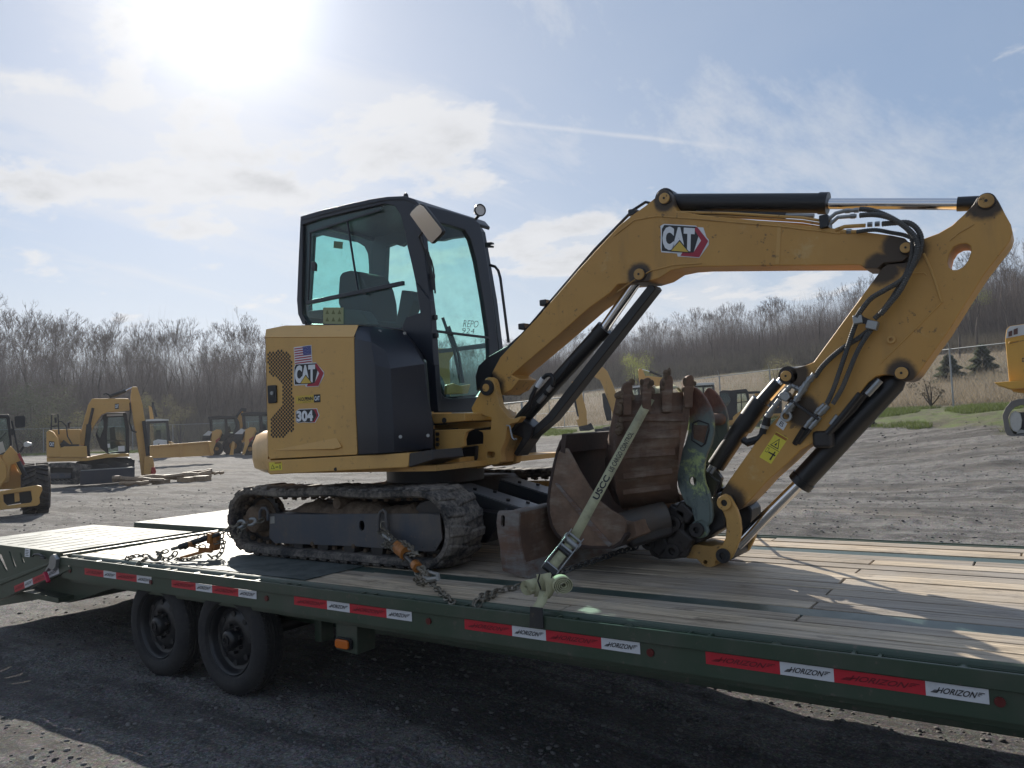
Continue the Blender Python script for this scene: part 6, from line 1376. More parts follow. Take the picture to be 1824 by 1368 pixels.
for (x, y, wx_, hy, by) in ((970, 262, 26, 85, 345), (1082, 240, 27, 85, 330), (1200, 225, 30, 90, 325), (1325, 225, 26, 80, 300)):
    tt = MB(); p0, p1, p2, p3 = bp(x - wx_, by, .02), bp(x - wx_ - 4, y + hy * .45, .02), bp(x - wx_ * .6, y + 8, .03), bp(x, y - 4, .035)
    outl = [bp(x - wx_, by + 20, .0), bp(x - wx_ - 5, y + hy * .62, 0), bp(x - wx_ - 3, y + hy * .3, 0), bp(x - wx_ * .5, y + 4, 0), bp(x + wx_ * .2, y - 6, 0), bp(x + wx_ * .9, y + 6, 0), bp(x + wx_ + 2, y + hy * .4, 0), bp(x + wx_, by + 20, 0)]
    for p in outl: pass
    tt.prism([p + bn * .02 for p in outl], -bn * .075); tb = tt.build('bucket_tooth', RUSTB, DB, bevel=.014, seg=3)
    cl_ = MB(); c_ = bp(x - 2, y + 28, -.0)
    for k in range(5): cl_.box(c_ + bx * rd.uniform(-.03, .03) + Vector((0, 0, rd.uniform(-.07, .05))) + bn * .012, (rd.uniform(.025, .045), rd.uniform(.02, .035), rd.uniform(.03, .06)), Matrix.Rotation(rd.uniform(0, 3), 3, 'Z'))
    md = kind(cl_.build('caked_clay', DIRT, tb), 'stuff'); m1 = md.modifiers.new('sub', 'SUBSURF'); m1.levels = m1.render_levels = 2
    MB().prism([bp(x - wx_ - 3, by - 15, -.028), bp(x + wx_ + 3, by - 15, -.028), bp(x + wx_ - 2, by + 115, -.024), bp(x - wx_ + 2, by + 115, -.024)], -bn * .03).build('tooth_adapter', RUSTB, DB, bevel=.010)
MB().prism([bp(1305, 300, -.01), bp(1345, 300, -.01), bp(1322, 520, -.01), bp(1290, 660, -.01), bp(1262, 800, -.01), bp(1275, 560, -.01)], -bn * .02).build('side_cutter', RUSTB, DB, bevel=.004)
cl_ = MB()
for k in range(26):
    t = rd.random(); c_ = bp(925 + 12 * rd.uniform(-1, 1), 330 + 240 * t * t, -.01); cl_.box(c_, (rd.uniform(.02, .05),) * 3, Matrix.Rotation(rd.uniform(0, 3), 3, (1, 1, 0)))
o_ = kind(cl_.build('caked_clay', DIRT, DB), 'stuff'); m1 = o_.modifiers.new('sub', 'SUBSURF'); m1.levels = m1.render_levels = 1

# ================================================================= STRAP
STR = S('yellow_webbing'); n_ = STR.noise(9, 6, .7); STR.set('Base Color', STR.mix(STR.ramp(n_, .4, .75), (.40, .39, .24), (.24, .23, .15))).set('Roughness', .8).bump(STR.noise(160, 2), .2, .002); STRAP = STR.mat
ST = thing('ratchet_strap', 'pale yellow lettered webbing strap with ratchet, drawn over the rusty bucket to the near rail', 'strap', (-2.0, 0.0, D))
def ribbon(P, wv, name, th=.004, mat=STRAP, par=ST, wdt=.05):
    rows = []
    for i, p in enumerate(P):
        w_ = (wv[i] if isinstance(wv, list) else wv).normalized() * wdt / 2; rows.append([p - w_, p + w_])
    o_ = MB().grid(rows).build(name, mat, par, smooth=70); q = o_.modifiers.new('s', 'SOLIDIFY'); q.thickness = th; q.offset = 0; return o_
s_top, s_bot = at(0, 1164, 699, 1.12), at(0, 1020, 962, .40)
dS = (s_top - s_bot).normalized(); view = ((s_top + s_bot) / 2 - CAM).normalized(); wS = dS.cross(view).normalized()
nS = wS.cross(dS).normalized()
if nS.dot(CAM - s_bot) < 0: nS = -nS
ribbon([s_bot.lerp(s_top, t) for t in (0, .3, .6, 1)] + [s_top + Vector((-.02, .10, .02)), s_top + Vector((-.08, .5, .05)), s_top + Vector((-.1, .9, -.1)), Vector((-1.95, 2.2, D + .4)), Vector((-1.786, 2.588, D + .0)), Vector((-1.78, 2.600, D - .12))], wS, 'webbing')
wv = wS if wS.x > 0 else -wS
F = Face(s_bot - wv * -.025 + nS * .003, (s_top - s_bot), -wv * .05)
wbl = MB().add([F.p(.02, .02, -.002)] * 3, [(0, 1, 2)])
F.text('USCC', .25, .18, .40, .82, .001, INK, ST, .03); F.text('US CARGO CONTROL', .43, .24, .70, .76, .001, INK, ST, .012)
# ratchet: two side plates, cross bars, drum, handle
ra, rb = at('c3', 660, 1170, .42), at('c7', 640, 385, .16); dR = (ra - rb).normalized(); vw = (ra - CAM).normalized(); wR = dR.cross(vw).normalized(); wR = wR if wR.x > 0 else -wR; nR = wR.cross(dR); nR = nR if nR.dot(CAM - ra) > 0 else -nR
rt_ = bpy.data.objects.new('ratchet', None); COL.objects.link(rt_); rt_.parent = ST
L_ = (ra - rb).length
for sgn_ in (-1, 1):
    o = rb + wR * .034 * sgn_
    MB().prism([o + dR * (t * L_) + nR * h for t, h in ((.0, -.01), (.5, -.012), (.62, .0), (.98, .002), (1.03, .02), (1.0, .04), (.62, .045), (.5, .022), (.02, .02))], wR * .006 * sgn_).build('ratchet_side', STEEL, rt_, bevel=.002)
    c_ = o + dR * L_ * .82 + nR * .02; MB().cyl(c_ + wR * .006 * sgn_, c_ + wR * .012 * sgn_, .024, 18).build('ratchet_gear', STEEL, rt_, bevel=.002)
for t, r_, nm, mt in ((.10, .009, 'cross_bolt', STEEL), (.55, .012, 'ratchet_pawl', BLACK), (.64, .009, 'cross_bolt', STEEL), (.82, .016, 'ratchet_drum', STEEL), (.98, .008, 'cross_bolt', STEEL)):
    c_ = rb + dR * L_ * t + nR * .012; MB().cyl(c_ - wR * .034, c_ + wR * .034, r_, 12).build(nm, mt, rt_, smooth=True)
MB().beam(rb + dR * L_ * .03 + nR * .01 - wR * .036, rb + dR * L_ * .03 + nR * .01 + wR * .036, .04, .02, nR).build('handle_grip', BLACK, rt_, bevel=.006)
ribbon([rb + dR * L_ * t + nR * .006 for t in (.1, .4, .8, 1.02)], wR, 'webbing_in_ratchet', wdt=.046)
# rolled tail
rl = bpy.data.objects.new('rolled_tail', None); COL.objects.link(rl); rl.parent = ST
def roll(c, ax, rad, turns, wdt, squash, name):
    ax = ax.normalized(); u = ax.cross(Vector((0, 0, 1))).normalized(); v = ax.cross(u); P = []
    n = int(turns * 26)
    for i in range(n): a = 2 * math.pi * i / 26; r_ = rad * (.22 + .78 * i / n); P.append(c + u * math.cos(a) * r_ + v * math.sin(a) * r_ * squash)
    rows = [[p - ax * wdt / 2, p + ax * wdt / 2] for p in P]
    o_ = MB().grid(rows).build(name, STRAP, rl, smooth=70); q = o_.modifiers.new('s', 'SOLIDIFY'); q.thickness = .0035; q.offset = 0
cL, cR = at('c7', 545, 470, .09), at('c7', 720, 458, .09)
roll(cL, (bn * .8 + Vector((-.6, 0, .0))), .038, 4.5, .075, .9, 'roll'); roll(cR, (bn * .9 + Vector((.25, -.1, 0))), .046, 4.2, .075, .85, 'roll')
ribbon([at('c7', x, y, .075) for x, y in ((605, 400), (612, 440), (600, 500), (590, 530))], Vector((1, .3, 0)), 'binding_loop', wdt=.055, par=rl)
ribbon([at('c7', x, y, .05) for x, y in ((625, 395), (650, 440), (655, 490), (640, 520), (620, 545))], Vector((1, .3, .2)), 'binding_loop', wdt=.045, par=rl)
MB().tube(pts('c7', [(590, 400), (580, 440), (598, 490)], .055), .004, 6).build('cord', INK, rl); MB().tube(pts('c7', [(665, 395), (655, 440), (680, 480)], .055), .004, 6).build('cord', INK, rl)
ribbon([at('c7', 618, 500, .06), at('c7', 600, 560, .03), at('c7', 572, 600, -.004), at('c7', 570, 650, -.006), at('c7', 568, 712, -.006)], Vector((1, 0, 0)), 'lower_webbing', wdt=.052)
SL = MB().prism(pts('c7', [(533, 588), (605, 596), (612, 718), (530, 708)], -.012), (0, .006, 0)).build('hook_sleeve', paint('black_rubber_sleeve', (.02, .022, .025), .6), ST, bevel=.002)

# ================================================================= CHAINS
def catmull(P, n=12):
    q = []
    for i in range(len(P) - 1):
        a = P[max(i - 1, 0)]; b = P[i]; c = P[i + 1]; d = P[min(i + 2, len(P) - 1)]
        for j in range(n):
            t = j / n; q.append(.5 * ((2 * b) + (c - a) * t + (2 * a - 5 * b + 4 * c - d) * t * t + (3 * b - a - 3 * c + d) * t ** 3))
    q.append(P[-1]); return q
_links = {}
def link_mesh(L_, W_, r, mat):
    key = (L_, W_, r, mat.name)
    if key in _links: return _links[key]
    P = []; h = L_ / 2 - W_ / 2
    for i in range(10):
        a = 2 * math.pi * i / 10; P.append(Vector((math.cos(a) * W_ / 2 + (h if math.cos(a) > .01 else -h if math.cos(a) < -.01 else 0), math.sin(a) * W_ / 2, 0)))
    vs = []; fs = []; n = len(P); k = 5
    for i, p in enumerate(P):
        t = (P[(i + 1) % n] - P[i - 1]).normalized(); s_ = Vector((-t.y, t.x, 0))
        for j in range(k): a = 2 * math.pi * j / k; vs.append(p + s_ * math.cos(a) * r + Vector((0, 0, math.sin(a) * r)))
    for i in range(n):
        for j in range(k): fs.append((i * k + j, i * k + (j + 1) % k, ((i + 1) % n) * k + (j + 1) % k, ((i + 1) % n) * k + j))
    mb = MB(); mb.add(vs, fs); _links[key] = mb.mesh('link', mat, 60); return _links[key]
def chain(par, P, L_=.046, W_=.030, r=.0052, mat=CHAINM, ph=.5):
    q = catmull(P); D_L = [0]
    for i in range(1, len(q)): D_L.append(D_L[-1] + (q[i] - q[i - 1]).length)
    pitch = L_ - 2.1 * r * 1.0; n = max(1, int(D_L[-1] / pitch)); me = link_mesh(L_, W_, r, mat); o = ORI[root_of(par).name]; rg = random.Random(int(D_L[-1] * 999))
    def samp(s_):
        s_ = min(max(s_, 0), D_L[-1]); k_ = 1
        while k_ < len(D_L) - 1 and D_L[k_] < s_: k_ += 1
        t = (s_ - D_L[k_ - 1]) / (D_L[k_] - D_L[k_ - 1] + 1e-9); return q[k_ - 1].lerp(q[k_], t)
    for i in range(n):
        c_ = samp((i + .5) * pitch); t = (samp((i + .5) * pitch + .01) - samp((i + .5) * pitch - .01)).normalized(); u = t.cross(Vector((0, 0, 1)));
        u = u.normalized() if u.length > .1 else Vector((1, 0, 0)); v = t.cross(u); a = (math.pi / 2 * (i % 2)) + ph + rg.uniform(-.25, .25)
        y_ = u * math.cos(a) + v * math.sin(a); z_ = t.cross(y_)
        ob = bpy.data.objects.new('link', me); COL.objects.link(ob); ob.parent = par; mt_ = Matrix((t, y_, z_)).transposed().to_4x4(); mt_.translation = c_ - o; ob.matrix_local = mt_
def lerpY(k, ps, xa, ya, xb, yb):
    out = []
    for x, y in ps:
        a, b, s_ = CROP[k]; X = a + x / s_; out.append(at(k, x, y, ya + (yb - ya) * (X - xa) / (xb - xa)))
    return out
# rear chain and lever binder
CA = thing('tie_down_chain', 'steel chain with hooks, from the rear of the near rail to the track back end', 'chain', (-5.2, .3, D), 'tie-down chains')
A_ = (226, .02, 470, .60)
chain(CA, [gz('d6', 148, 700, D - .02), gz('d6', 160, 650, D + .02), gz('d6', 240, 632, D + .012), gz('d6', 370, 622, D + .015)])
chain(CA, [gz('d6', 240, 720, D - .01), gz('d6', 300, 680, D + .012), gz('d6', 360, 640, D + .015)])
chain(CA, lerpY('d6', [(470, 640), (540, 662), (600, 640), (640, 600), (640, 560)], *A_)); chain(CA, lerpY('d6', [(460, 610), (520, 590), (600, 560)], *A_))
chain(CA, [gz('d6', 640, 660, D + .012), gz('d6', 740, 672, D + .012), gz('d6', 830, 650, D + .012), gz('d6', 900, 632, D + .012)])
chain(CA, lerpY('d6', [(1120, 400), (1110, 470), (1125, 540), (1090, 610), (1040, 648), (990, 630), (980, 590)], *A_)); chain(CA, lerpY('d6', [(1040, 500), (1090, 490), (1160, 495)], *A_))
chain(CA, lerpY('d6', [(1130, 380), (1200, 350), (1260, 320), (1330, 300), (1400, 285)], *A_)); chain(CA, lerpY('d6', [(1180, 390), (1220, 430), (1280, 430), (1300, 360), (1360, 330)], *A_)); chain(CA, lerpY('d6', [(1440, 290), (1500, 275), (1550, 240)], *A_))
chain(CA, lerpY('d6', [(740, 550), (800, 520), (880, 540), (960, 520)], *A_)); chain(CA, lerpY('d6', [(880, 500), (890, 440), (950, 410)], *A_))
for (x, y, x2, y2, r_) in ((370, 600, 470, 640, .045), (1360, 300, 1430, 275, .035), (1250, 330, 1310, 300, .035)):
    c1p, c2p = lerpY('d6', [(x, y), (x2, y2)], *A_); d_ = (c2p - c1p).normalized(); nn_ = d_.cross((c1p - CAM).normalized()).normalized()
    P_h = [c1p + d_ * (r_ * .9 * math.cos(a) + r_) + nn_ * r_ * .62 * math.sin(a) for a in [math.radians(q) for q in range(-150, 130, 28)]]
    MB().tube(P_h, [.008 + .005 * math.sin(math.pi * i / (len(P_h) - 1)) for i in range(len(P_h))], 7).build('grab_hook', STEEL if r_ < .04 else CHAINM, CA, smooth=True)
BA = thing('load_binder', 'orange and black ratchet lever binder in the chain behind the near track', 'load binder', (-4.9, .3, D), 'ratchet load binders')
p1, p2, p3 = lerpY('d6', [(680, 540), (960, 445), (1090, 405)], *A_)
MB().tube([p1, p2], .021, 12).build('binder_barrel', BLACK, BA, smooth=40); MB().tube([p2, p3], .014, 10).build('binder_screw', GREASE, BA, smooth=True)
MB().tube(lerpY('d6', [(600, 560), (690, 535)], *A_), .012, 8).build('binder_eye', CHAINM, BA, smooth=True)
MB().prism(lerpY('d6', [(950, 400), (985, 385), (1025, 388), (1045, 430), (1045, 520), (1035, 575), (990, 585), (968, 560), (985, 500), (955, 470)], *A_), Vector((.0, .05, .0))).build('ratchet_housing', ORANGE, BA, bevel=.006)
MB().tube(lerpY('d6', [(1000, 400), (985, 500)], *A_), .020, 10).build('ratchet_gear', ORANGE, BA, smooth=True)
MB().beam(*lerpY('d6', [(1010, 560), (690, 650)], *A_), .022, .020).build('lever', ORANGE, BA, bevel=.005); MB().beam(*lerpY('d6', [(880, 560), (1020, 570)], *A_), .036, .036).build('lever_socket', ORANGE, BA, bevel=.006)
MB().tube(lerpY('d6', [(800, 480), (800, 530)], *A_), .025, 10).build('binder_collar', ORANGE, BA, smooth=True)
# middle chain and binder
CBn = thing('tie_down_chain', 'steel chain from the middle loop of the near track down to the side rail', 'chain', (-3.0, .3, D), 'tie-down chains')
B__ = (684, .60, 805, .03)
chain(CBn, lerpY('d7', [(235, 240), (225, 300), (270, 330), (300, 370), (340, 420), (400, 470)], *B__)); chain(CBn, lerpY('d7', [(290, 210), (300, 290), (350, 350), (400, 420), (450, 440)], *B__)); chain(CBn, lerpY('d7', [(290, 470), (340, 500), (420, 490), (480, 460), (540, 460), (590, 490), (640, 530), (670, 590), (710, 600), (710, 660)], *B__))
chain(CBn, lerpY('d7', [(720, 600), (650, 590), (580, 610), (540, 660), (550, 720)], *B__)); chain(CBn, lerpY('d7', [(700, 780), (720, 870), (690, 920), (740, 960), (800, 930), (830, 860), (860, 790)], *B__)); chain(CBn, lerpY('d7', [(760, 750), (800, 800), (850, 850), (790, 880), (740, 860)], *B__))
chain(CBn, lerpY('d7', [(820, 890), (900, 970), (980, 1050), (1050, 1110), (1130, 1180), (1175, 1215)], *B__), L_=.05)
c1p, c2p = lerpY('d7', [(800, 870), (960, 890)], *B__); MB().tube([c1p, c1p.lerp(c2p, .5) + Vector((0, -.01, -.01)), c2p, c2p + Vector((0, 0, .02)), c1p.lerp(c2p, .4) + Vector((0, 0, .028))], [.012, .015, .013, .010, .008], 8).build('grab_hook', STEEL, CBn, smooth=True)
c1p, c2p = lerpY('d7', [(300, 360), (400, 430)], *B__); MB().tube([c1p, c2p], .014, 8).build('grab_hook', STEEL, CBn, smooth=True)
BB = thing('load_binder', 'orange and black ratchet binder hanging in the chain beside the front of the near track', 'load binder', (-3.1, .3, D), 'ratchet load binders')
p1, p2 = lerpY('d7', [(540, 580), (700, 740)], *B__); MB().tube([p1, p2], .024, 12).build('binder_barrel', BLACK, BB, smooth=40)
p1, p2 = lerpY('d7', [(680, 720), (715, 765)], *B__); MB().tube([p1, p2], .029, 12).build('binder_collar', ORANGE, BB, smooth=True)
p1, p2 = lerpY('d7', [(480, 510), (580, 590)], *B__); MB().tube([p1 - (p2 - p1) * .15, p1, p2], [.03, .042, .040], 14).build('ratchet_housing', ORANGE, BB, smooth=40)
MB().ring(p1 + Vector((0, -.035, 0)), p1 + Vector((0, -.045, 0)), .020, .012, 14).build('ratchet_gear', CHAINM, BB, smooth=True)
MB().beam(*lerpY('d7', [(480, 520), (520, 640)], *B__), .02, .025).build('lever', ORANGE, BB, bevel=.004)
p1, p2 = lerpY('d7', [(700, 750), (850, 850)], *B__); MB().tube([p1, p2], .012, 8).build('binder_eye', CHAINM, BB, smooth=True)
# right-hand chain
CC = thing('tie_down_chain', 'dark steel chain running from the near rail, under the rolled strap, to the bucket coupler', 'chain', (-2.2, .4, D), 'tie-down chains')
chain(CC, [gz('c7', 215, 588, D - .01), gz('c7', 245, 535, D + .02), gz('c7', 330, 502, D + .016), gz('c7', 420, 482, D + .016), gz('c7', 500, 458, D + .02)], L_=.05, W_=.032)
chain(CC, [gz('c7', 222, 590, D - .01), gz('c7', 262, 545, D + .016), gz('c7', 345, 512, D + .012)], L_=.05, W_=.032, ph=1.3)
e0 = gz('c7', 640, 410, D + .03)
chain(CC, [e0, at('c7', 760, 370, .62), at('c7', 900, 325, .85), at('c7', 1040, 275, 1.05), at('c7', 1180, 235, 1.24)], L_=.046, W_=.03, mat=DCHAIN)
# ================================================================= MACHINES IN THE YARD BEHIND
class Far:
    """builds a machine in its own upright plane at a surveyed distance; depth is real and runs away from that plane"""
    def __init__(s, k, px_, d, name, label, cat, group=None, base_px=None):
        x, y, az = polar(px_, d); s.P = Vector((x, y, terr(x, y))); s.n = Vector((math.sin(math.radians(az)), math.cos(math.radians(az)), 0)); s.k = k
        s.t = thing(name, label, cat, s.P, group)
    def p(s, x, y, dep=0, k=None): return onp(k or s.k, x, y, s.P + s.n * dep, s.n)
    def part(s, name, mat, pl, dep=0, th=.5, par=None, bev=.0, holes=(), k=None, label=None):
        return MB().prism([s.p(x, y, dep, k) for x, y in pl], s.n * th, [[s.p(x, y, dep, k) for x, y in h] for h in holes]).build(name, mat, par or s.t, bevel=bev, label=label)
    def tube(s, name, mat, pl, r, dep=0, k=None, n=6): return MB().tube([s.p(x, y, dep, k) for x, y in pl], r, n).build(name, mat, s.t, smooth=True)
BLK = plain('machine_black', (.014, .015, .017), .5); NAVY = paint('dark_blue_blade', (.018, .022, .035), .5, (.08, .07, .06), .4); WHT = paint('white_roof', (.6, .6, .58), .4, (.3, .28, .25), .3)
def wheelfar(F, x, y, r, dep, th, k=None, rim=.5, name='wheel'):
    c_ = F.p(x, y, dep, k); w_ = bpy.data.objects.new(name, None); COL.objects.link(w_); w_.parent = F.t; R_ = r
    MB().lathe([(0, R_ * rim), (0, R_ * .9), (th * .12, R_), (th * .88, R_), (th, R_ * .9), (th, R_ * rim)], c_, F.n, 24).build('tyre', TYREB, w_, smooth=40)
    lg = MB(); s_ = F.n.cross(Vector((0, 0, 1)))
    for i in range(22):
        a = 2 * math.pi * i / 22; u = s_ * math.cos(a) + Vector((0, 0, 1)) * math.sin(a); v = F.n.cross(u); lg.box(c_ + u * R_ * 1.01 + F.n * th * (.28 if i % 2 else .72), (R_ * .07, th * .48, R_ * .10), Matrix((u, F.n, v)).transposed())
    kind(lg.build('tread_block', TYREB, w_), 'stuff')
    MB().lathe([(th * .15, 0), (th * .15, R_ * .2), (th * .25, R_ * .25), (th * .3, R_ * rim), (th * .1, R_ * rim)], c_, F.n, 20).build('rim', YBG, w_, smooth=40)
# -- large excavator with blade, left
F = Far('d1', 175, 33.5, 'crawler_excavator', 'large yellow excavator with a dark blue blade, parked on the gravel at the left', 'excavator')
F.part('hood', YBG, [(375, 592), (398, 574), (432, 590), (470, 640), (492, 715), (492, 795), (378, 795)], 0, 2.3, bev=.03)
F.part('engine_deck', YBG, [(400, 572), (655, 566), (655, 700), (500, 705), (470, 640), (432, 590)], .7, 1.5, bev=.02)
F.part('toolbox', YBG, [(490, 720), (520, 708), (703, 704), (708, 795), (490, 797)], .0, .7, bev=.02)
F.part('tank_step', BLK, [(480, 700), (515, 655), (560, 690), (640, 690), (640, 708), (500, 716)], .2, .5)
F.part('deck_skirt', YBG, [(378, 797), (708, 797), (860, 770), (1046, 764), (1050, 788), (870, 800), (700, 826), (380, 832)], .05, 2.2, bev=.015)
for ps in ([(415, 575), (420, 450), (470, 445), (478, 610)], [(418, 545), (468, 540)], [(480, 505), (500, 505), (538, 540), (548, 625), (585, 688)]): F.tube('hand_rail', BLK, ps, .025, .1)
F.part('mirror', BLK, [(440, 475), (460, 470), (462, 515), (443, 518)], .05, .06); F.tube('exhaust', GREASE, [(555, 560), (555, 520), (575, 512)], .05, .9)
F.part('boom', YBG, [(640, 700), (655, 600), (688, 470), (715, 370), (745, 322), (765, 318), (1040, 318), (1056, 335), (1052, 415), (960, 425), (870, 428), (825, 450), (775, 520), (735, 600), (695, 700)], .75, .45, bev=.02)
F.part('counter_foot', BLK, [(700, 530), (730, 515), (745, 560), (725, 700), (735, 790), (710, 790), (700, 700)], .6, .2)
for a in ((752, 400), (730, 520)): pass
F.tube('boom_cylinder', GREASE, [(755, 395), (725, 530)], .05, .7); F.tube('boom_cylinder_barrel', BLK, [(722, 530), (700, 740)], .085, .68)
F.part('cab_frame', BLK, [(842, 450), (870, 435), (1018, 432), (1030, 445), (1050, 560), (1050, 765), (880, 772), (815, 720), (775, 620), (800, 540)], 1.2, 1.0, bev=.02, holes=[[(878, 472), (1000, 466), (1018, 560), (1022, 742), (882, 757), (868, 640)], [(790, 600), (800, 530), (838, 480), (842, 560), (810, 640)]])
F.part('cab_window', GLASSB, [(878, 472), (1000, 466), (1018, 560), (1022, 742), (882, 757), (868, 640)], 1.22, .01); F.part('side_window', GLASSB, [(790, 600), (800, 530), (838, 480), (842, 560), (810, 640)], 1.22, .01)
F.part('window_bar', BLK, [(870, 655), (1020, 660), (1020, 667), (870, 662)], 1.19, .03); F.part('cab_roof', WHT, [(866, 447), (998, 440), (998, 458), (868, 462)], 1.1, 1.0)
F.part('seat', SEAT, [(890, 560), (930, 545), (940, 640), (990, 700), (900, 730)], 1.6, .3); F.part('paper_notice', PRW, [(958, 705), (1012, 702), (1012, 748), (960, 750)], 1.17, .01); F.part('paper_notice', PRW, [(872, 686), (892, 685), (893, 716), (875, 718)], 1.17, .01)
F.part('stick', YBG, [(893, 262), (928, 262), (948, 320), (965, 385), (985, 520), (1000, 640), (1022, 745), (1028, 850), (1000, 858), (958, 862), (945, 740), (925, 600), (905, 500), (888, 380), (885, 320)], .72, .40, k='c5', bev=.015)
F.tube('stick_cylinder_rod', CHROME, [(845, 292), (895, 268)], .035, .9, 'c5'); F.tube('stick_cylinder', BLK, [(740, 330), (850, 288)], .08, .9, 'c5', 10)
F.part('bucket_cylinder', BLK, [(962, 495), (985, 490), (1015, 725), (990, 730)], .5, .2, k='c5'); F.tube('hose', HOSE, [(880, 370), (885, 430), (875, 500), (895, 560), (925, 570)], .03, .6, 'c5'); F.tube('hose', HOSE, [(700, 315), (720, 308), (760, 330)], .03, .7, 'c5')
F.part('hitch', YBG, [(975, 730), (1035, 735), (1045, 800), (1055, 850), (1010, 862), (970, 850)], .55, .5, k='c5', bev=.03); F.part('red_fitting', plain('red_paint', (.35, .03, .02), .5), [(1025, 808), (1050, 805), (1058, 840), (1040, 862), (1022, 850)], .5, .3, k='c5', bev=.02)
F.part('undercarriage', BLK, [(620, 835), (870, 800), (1060, 800), (1090, 825), (1094, 885), (650, 905), (600, 870)], .7, 1.2)
tk = bpy.data.objects.new('track', None); COL.objects.link(tk); tk.parent = F.t
F.part('track_shoes', RUB, [(378, 868), (400, 845), (560, 838), (640, 850), (740, 860), (742, 890), (660, 900), (655, 1000), (640, 1018), (420, 1018), (390, 1000), (378, 930)], -.2, .5, tk, .03, holes=[[(400, 880), (590, 885), (590, 985), (410, 990)]])
F.part('track_shade_sheet', BLK, [(385, 870), (600, 875), (600, 1000), (400, 1005)], .1, .1, tk); F.part('track_frame', FRAMEB, [(400, 925), (580, 925), (580, 965), (405, 970)], -.15, .3, tk, .02); F.part('track_pad', GREASE, [(585, 915), (606, 912), (608, 965), (588, 968)], -.25, .1, tk)  # dark sheet added behind the track, shade of its open middle put in colour
for i in range(5): c_ = F.p(430 + i * 36, 992, -.15); MB().cyl(c_, c_ + F.n * .3, .07, 12).build('track_roller', GREASE, tk, smooth=True)
F.part('far_track', RUB, [(870, 815), (1094, 815), (1094, 845), (870, 840)], 1.9, .5); F.part('blade', NAVY, [(655, 905), (700, 900), (1094, 878), (1094, 985), (900, 1005), (650, 1022), (648, 960)], -.55, .18, bev=.02)
F.part('blade_top_edge', STEEL, [(655, 900), (1094, 873), (1094, 880), (655, 908)], -.56, .2)
F.part('blade_arm', GREASE, [(790, 850), (860, 850), (930, 895), (850, 898)], -.3, .2); F.part('blade_arm', GREASE, [(930, 830), (1040, 850), (1060, 880), (1000, 884)], -.3, .2)
Fc = Face(F.p(402, 708, -.012), F.p(438, 712, -.012) - F.p(402, 708, -.012), F.p(402, 668, -.012) - F.p(402, 708, -.012)); q = Fc.poly([(-.1, -.1), (1.1, -.1), (1.1, 1.1), (-.1, 1.1)], .002, 'emblem', PRK, F.t); Fc.text('CAT', .0, .1, 1, .9, .006, PRW, q, .04)
a_ = F.p(780, 410, .735, 'c5'); Fc = Face(a_, F.p(802, 408, .735, 'c5') - a_, F.p(780, 380, .735, 'c5') - a_); q = Fc.poly([(-.1, -.1), (1.1, -.1), (1.1, 1.1), (-.1, 1.1)], .002, 'emblem', PRK, F.t); Fc.text('CAT', .0, .1, 1, .9, .006, PRW, q, .04)
# -- wheel loader at the left edge
F = Far('d1', 30, 21.5, 'wheel_loader', 'yellow wheel loader with big black tyre, cut off by the left edge of the photo', 'wheel loader')
F.part('cab_frame', BLK, [(-120, 450), (70, 448), (82, 480), (100, 700), (90, 760), (-120, 780)], .6, 1.2, holes=[[(-100, 480), (52, 478), (80, 690), (60, 740), (-100, 750)]], bev=.02)
F.part('windscreen', GLASSB, [(-100, 480), (52, 478), (80, 690), (60, 740), (-100, 750)], .62, .01)
F.tube('wiper', BLK, [(0, 650), (50, 595)], .012, .58); F.tube('mirror_bar', BLK, [(95, 500), (125, 640), (150, 760)], .018, .4)
F.part('mirror', BLK, [(118, 470), (130, 460), (195, 457), (206, 470), (206, 545), (195, 553), (135, 558), (122, 540)], .3, .05, bev=.01); F.part('mirror', BLK, [(84, 562), (108, 558), (112, 612), (90, 618)], .35, .05, bev=.01)
F.part('head_lamp', WHT, [(190, 680), (215, 668), (262, 680), (262, 695), (225, 712), (195, 712)], .2, .15, bev=.02); F.part('lamp_arm', BLK, [(150, 750), (185, 705), (200, 712), (170, 760)], .3, .05)
F.part('steps', plain('cream_wrap', (.5, .47, .4), .6), [(-30, 690), (20, 665), (45, 750), (-20, 775)], .4, .1)
F.part('front_frame', YBG, [(-120, 790), (60, 770), (130, 780), (140, 900), (230, 1010), (230, 1050), (-120, 1060)], .5, .9, bev=.03)
F.part('lift_arm', YBG, [(20, 780), (85, 700), (140, 760), (240, 1020), (215, 1030), (120, 850), (90, 860), (70, 1000), (20, 1010)], .2, .2, bev=.02)
F.part('lift_arm', YBG, [(-120, 850), (0, 790), (50, 860), (60, 960), (0, 1050), (-120, 1050)], .1, .2, bev=.03)
F.part('safety_strut', plain('red_strut', (.32, .03, .03), .45), [(140, 770), (160, 760), (205, 850), (185, 862)], .15, .06); F.tube('lift_cylinder', GREASE, [(150, 830), (210, 950)], .05, .1); F.tube('lift_cylinder_rod', CHROME, [(205, 940), (225, 990)], .03, .1)
F.part('fender', BLK, [(190, 870), (360, 855), (366, 870), (395, 1000), (380, 1010), (350, 880), (200, 890)], .2, .8)
F.part('coupler_plate', YBG, [(-120, 1090), (0, 1072), (300, 1022), (340, 1030), (345, 1062), (320, 1120), (325, 1170), (300, 1190), (0, 1225), (-120, 1240)], -.55, .12, bev=.02, holes=[[(25, 1100), (250, 1068), (262, 1140), (250, 1165), (60, 1190), (30, 1160)]])
F.part('coupler_rib', YBG, [(115, 1085), (155, 1080), (160, 1150), (120, 1160)], -.5, .1); F.part('coupler_back', BLK, [(20, 1090), (262, 1060), (270, 1150), (30, 1190)], -.35, .1)
